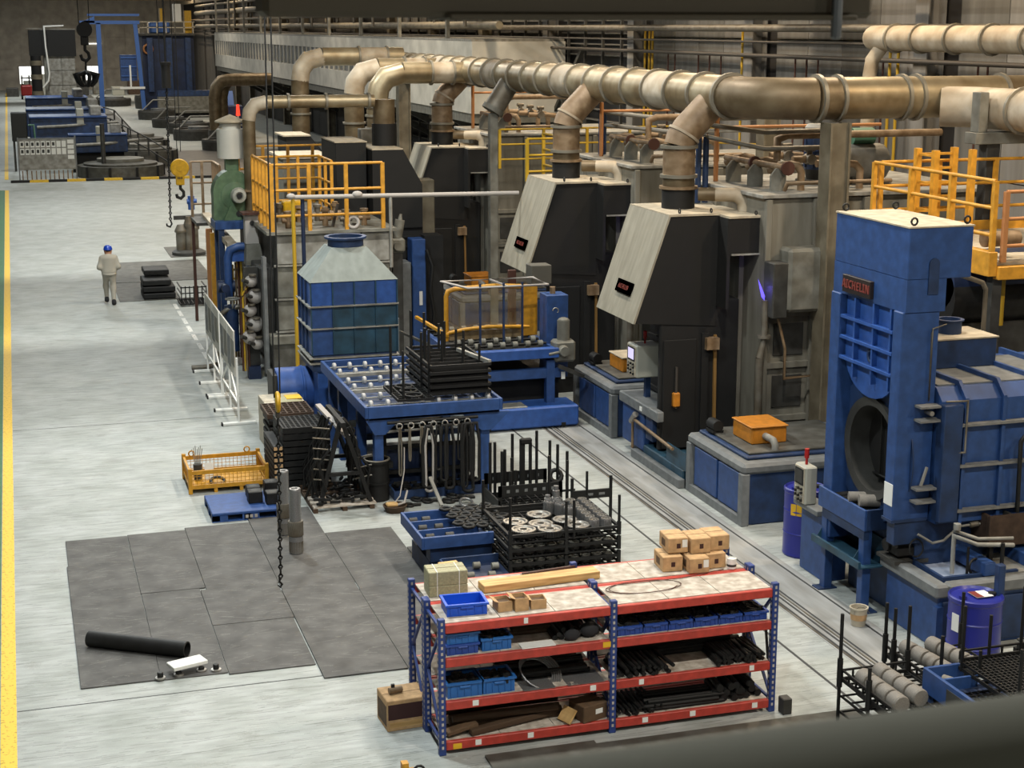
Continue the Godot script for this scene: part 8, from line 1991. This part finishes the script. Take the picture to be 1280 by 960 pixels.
	for r in 2:
		for k in 9:
			var x := 0.27 + k * 0.265
			var s := part("sheet", MB.new().b6(x, x + 0.21, 1.78 - r * 0.38, 2.1 - r * 0.38, -88.58, -88.57), M.paper, t)
			if k < 7 - r: part("print", MB.new().b6(x + 0.04, x + 0.17, 1.86 - r * 0.38, 2.04 - r * 0.38, -88.57, -88.566), M.grey_dark, s)
	for k in 4: part("side_sheet", MB.new().b6(2.68, 3.0, 1.95 - k * 0.27, 2.15 - k * 0.27, -88.58, -88.57), M.paper, t)
	for k in 12: part("picket", MB.new().b6(0.3 + k * 0.23, 0.36 + k * 0.23, 0, 0.55, -88.75, -88.68), M.pipe_tan, t)
	solo("pole", MB.new().cyl(V(4.55, 0, -89.5), V(4.55, 2.9, -89.5), 0.12, -1, 8), M.grey_dark, "dark round pole standing before the pit machines right of the notice board", "pole", V(4.55, 0, -89.5))
	# grey tower with a black head
	t = thing("far_tower", "tall pale grey panelled tower with a black head and black stack at far left", "machine", V(3.3, 0, -125))
	for r in 4:
		for k in 2: part("panel", MB.new().b6(2.75 + k * 0.98, 3.7 + k * 0.98, 1.6 + r * 1.08, 2.64 + r * 1.08, -125.1, -125), M.grey_light, t)
	part("shell", MB.new().b6(2.5, 4.7, 0, 5.9, -127.5, -125.1), M.grey, t)
	part("head", MB.new().b6(1.5, 2.75, 5.9, 7.75, -127.5, -124.9).b6(2.78, 4.8, 5.85, 7.75, -127.5, -124.8), M.hood_shaded_black, t)
	part("head_rail", MB.new().bar(V(1.4, 7.85, -124.8), V(4.8, 7.8, -124.8), 0.05), M.grey_light, t)
	part("stack", MB.new().cyl(V(1.9, 2.0, -124.8), V(1.9, 5.9, -124.8), 0.38, -1, 14), M.soot, t)
	for y in [3.0, 4.2, 5.2]: part("stack_ring", MB.new().cyl(V(1.9, y, -124.8), V(1.9, y + 0.35, -124.8), 0.42, -1, 14), M.column, t)
	part("white_pipe", MB.new().tube([V(4.0, 8.05, -124.6), V(2.62, 8.0, -124.6), V(2.65, 6.6, -124.6), V(2.8, 4.6, -124.6), V(2.72, 4.1, -124.6), V(2.3, 3.6, -124.6)], 0.07, 6), M.paper, t)
	part("glow_lamp", MB.new().ball(V(4.4, 2.6, -124.6), V(0.3, 0.18, 0.2), 8, 6), M.lamp_face, t)
	# blue gantry and the navy machine at the end
	t = thing("gantry", "light blue gantry crane frame before the far wall", "crane", V(9, 0, -150))
	part("girder", MB.new().b6(6.2, 11.4, 8.2, 8.5, -150.4, -150).b6(6.9, 11.4, 8.9, 9.1, -150.4, -150), M.gantry_blue, t)
	part("nose", MB.new().prism(PackedVector2Array([Vector2(6.2, 8.3), Vector2(7.5, 8.9), Vector2(7.5, 8.3)]), 2, -150.4, -150), M.gantry_blue, t)
	part("leg", MB.new().b6(7.6, 8.0, 0, 8.3, -150.4, -150), M.gantry_blue, t)
	part("leg", MB.new().bar(V(11.0, 8.3, -150.2), V(11.5, 0, -150.2), 0.35), M.gantry_blue, t)
	part("cabin", MB.new().b6(9.6, 11.0, 3.2, 5.5, -152, -150.5), M.blue, t)
	for k in 3: part("cabin_bar", MB.new().b6(9.6, 11.0, 3.6 + k * 0.8, 3.7 + k * 0.8, -150.5, -150.4), M.gantry_blue, t)
	part("white_rail", MB.new().b6(9.4, 11.6, 2.5, 2.7, -150, -149.9).b6(10.3, 10.45, 2.7, 4.6, -150, -149.9), M.paper, t)
	t = thing("navy_machine", "towering navy machine with a railed top platform at the far end", "machine", V(13.6, 0, -152))
	part("body", MB.new().b6(11.6, 16.2, 0, 7.2, -155, -151), M.machine_navy, t)
	for k in 3: part("pillar", MB.new().b6(12.0 + k * 1.7, 12.5 + k * 1.7, 2.2, 7.0, -151, -150.6), M.blue_dark, t)
	part("platform", MB.new().b6(11.3, 16.3, 7.2, 7.4, -155, -150.5), M.grey_dark, t)
	part("top_unit", MB.new().b6(12.4, 14.2, 7.4, 8.4, -154, -151.5, 0.1), M.gantry_blue, t)
	part("white_box", MB.new().b6(14.6, 15.3, 8.4, 10.0, -153, -152), M.paper, t)
	part("yellow_unit", MB.new().b6(13.4, 13.8, 8.4, 9.6, -153, -152).b6(15.6, 16.2, 7.4, 9.4, -153, -152), M.hoist_yellow, t)
	for k in 7: part("rail_post", MB.new().b6(11.3 + k * 0.8, 11.4 + k * 0.8, 7.4, 8.4, -150.6, -150.5), M.beige, t)
	for y in [7.9, 8.4]: part("rail", MB.new().b6(11.3, 16.3, y - 0.04, y + 0.04, -150.6, -150.5), M.beige, t)
	part("orange_ring", MB.new().ring(V(12.1, 6.0, -150.8), V(0, 0, 1), 0.4, 0.1, 14, 5), M.pipe_orange, t)
	# round pit rims and benches in the right middle distance
	var rp := [[13.4, -108.3, 1.5, 0.7, "nearest low dark round pit at the foot of the office"], [12.5, -118.5, 1.5, 0.8, "second low dark round pit at the foot of the office"], [12.9, -126.0, 1.6, 0.8, "third low dark round pit beyond the nearest two"], [12.3, -134.0, 1.5, 0.7, "fourth low dark round pit in the far middle"], [12.2, -146.0, 1.6, 0.8, "fifth low dark round pit in the far middle"], [9.8, -172.0, 2.0, 0.8, "dark round pit standing alone before the blue gantry"], [13.6, -166, 1.8, 1.3, "far grey round pit before the navy machine"]]
	for q in rp:
		t = thing("round_pit", q[4], "pit", V(q[0], 0, q[1]), "round pit rims at right")
		part("rim", MB.new().lathe(V(q[0], 0, q[1]), Vector3.UP, [[q[2], 0], [q[2] * 1.03, q[3] * 0.8], [q[2], q[3]], [q[2] * 0.8, q[3]], [q[2] * 0.8, q[3] - 0.1], [0, q[3] - 0.1]], 28), M.grey_dark, t)
		part("cover", MB.new().lathe(V(q[0] + 0.3, q[3] - 0.1, q[1]), Vector3.UP, [[q[2] * 0.5, 0], [q[2] * 0.5, 0.25], [0, 0.3]], 20), M.rim_grey, t)
		part("guard", MB.new().tube([V(q[0] - q[2] * 0.8, q[3], q[1] + 0.6), V(q[0] - q[2] * 0.2, q[3] + 0.9, q[1] + 0.6), V(q[0] + q[2], q[3] + 0.9, q[1] + 0.6)], 0.06, 5), M.grey_light, t)
	t = thing("control_bench", "long grey and blue control bench line below the office", "bench", V(15, 0, -140))
	part("bench", MB.new().b6(12.5, 17.5, 0.4, 1.9, -148.5, -147.5, 0.05), M.grey, t)
	part("blue_rail", MB.new().b6(12.5, 17.5, 1.9, 2.4, -148.5, -147.5), M.blue_dark, t)
	part("legs", MB.new().b6(12.7, 17.3, 0, 0.4, -148.3, -147.7), M.soot, t)
	t = thing("blue_bench", "blue seat backed unit and small machines below the office", "bench", V(14.8, 0, -118))
	part("body", MB.new().b6(14.2, 16.0, 0, 2.4, -119.5, -118, 0.05), M.blue_dark, t)
	part("tilted_panel", MB.new().bar(V(14.9, 2.4, -118.3), V(14.9, 3.4, -118.9), 1.0, 0.1), M.gantry_blue, t)
	for q in [[14.5, -117.5], [15.6, -117.8]]:
		var rl := thing("beacon", "small red and white beacon standing below the office, %s" % ["left one" if q[0] < 15 else "right one beside the pale vent cap"], "beacon", V(q[0], 0, q[1]), "red beacons")
		part("post", MB.new().cyl(V(q[0], 0, q[1]), V(q[0], 1.7, q[1]), 0.07, -1, 8), M.paper, rl)
		part("lamp", MB.new().cyl(V(q[0], 1.7, q[1]), V(q[0], 2.5, q[1]), 0.16, 0.1, 8), M.red_lamp, rl)
	t = thing("curved_duct", "pair of fat brown curved ducts under the far end of the office", "duct", V(14.2, 0, -115))
	for k in 2:
		var x := 13.4 + k * 0.6
		part("duct", MB.new().tube([V(x, 1.0, -113 - k), V(x, 3.2, -113 - k), V(x + 0.15, 3.9, -113 - k), V(x + 0.5, 4.3, -113 - k), V(x + 1.0, 4.4, -113 - k), V(x + 3.5, 4.4, -113 - k)], 0.42, 12), M.duct_brown, t)
		part("base", MB.new().b6(x - 0.5, x + 0.5, 0, 1.0, -113.4 - k, -112.6 - k), M.grey_dark, t)
	t = thing("far_goods", "pale machines and stacked goods along the foot of the far wall", "goods", V(6, 0, -200))
	for k in 9: part("goods", MB.new().b6(-0.5 + k * 2.0, 0.9 + k * 2.0, 0, 1.0 + 0.7 * ((k * 7) % 3), -200 - (k % 3) * 2.0, -198 - (k % 3) * 2.0, 0.05), [M.grey_dark, M.grey, M.panel_grey, M.rust_steel][k % 4], t)
	t = thing("red_truck", "small red forklift parked at the far left", "forklift", V(1.6, 0, -190))
	part("body", MB.new().b6(1.1, 2.3, 0.4, 1.6, -191.5, -190, 0.15), M.red, t)
	part("mast", MB.new().b6(1.2, 1.35, 0.3, 2.6, -192, -191.8).b6(2.0, 2.15, 0.3, 2.6, -192, -191.8), M.ink, t)
	part("guard", MB.new().b6(1.15, 2.25, 2.3, 2.4, -191.5, -190.2), M.ink, t)
	for x in [1.1, 2.2]: part("wheel", MB.new().cyl(V(x, 0.35, -190.4), V(x + 0.2, 0.35, -190.4), 0.35, -1, 12), M.ink, t)
	t = thing("tube_light", "short lit tube lamp on the far wall beside the gantry", "lamp", V(10.0, 6.5, -217.5))
	part("tube", MB.new().b6(9.9, 11.6, 5.75, 5.9, -217.9, -217.75), M.daylight, t)

# ---------------------------------------------------------------- the gallery rail and the beam beside the camera
func near_things() -> void:
	var t := thing("gallery_railing", "dark green round handrail of the gallery, blurred across the lower right corner", "railing", V(0.5, 6.3, -1.2))
	part("handrail", MB.new().cyl(V(-3.0, 7.315, -1.2), V(4.0, 7.315, -1.2), 0.066, -1, 24), M.railing_green, t)
	for x in [-2.8, -0.9, 1.6, 3.6]: part("post", MB.new().cyl(V(x, 6.3, -1.2), V(x, 7.27, -1.2), 0.025, -1, 10), M.railing_green, t)
	solo("gallery_slab", MB.new().b6(-14, 22.3, 6.0, 6.3, -1.35, 9.9), M.roof, "gallery floor slab under the camera, outside the picture", "floor", V(0, 6.0, 0))
	t = thing("near_beam", "dark brown beam end close to the camera across the top of the picture", "beam", V(1.5, 8.0, -4))
	part("beam", MB.new().b6(0.6, 2.27, 8.022, 8.4, -4.15, -4.0, 0.015), M.beam_dark, t)
	part("flange", MB.new().b6(1.06, 2.2, 8.016, 8.03, -4.2, -3.96, 0.005), M.beam_dark, t)
	part("clamp", MB.new().b6(2.125, 2.15, 7.965, 8.2, -3.98, -3.95, 0.008), M.rim_grey, t)
	for x in [0.8, 2.1]: part("hanger", MB.new().cyl(V(x, 8.4, -4.07), V(x, 14.99, -4.07), 0.02, -1, 6), M.dark_steel, t)
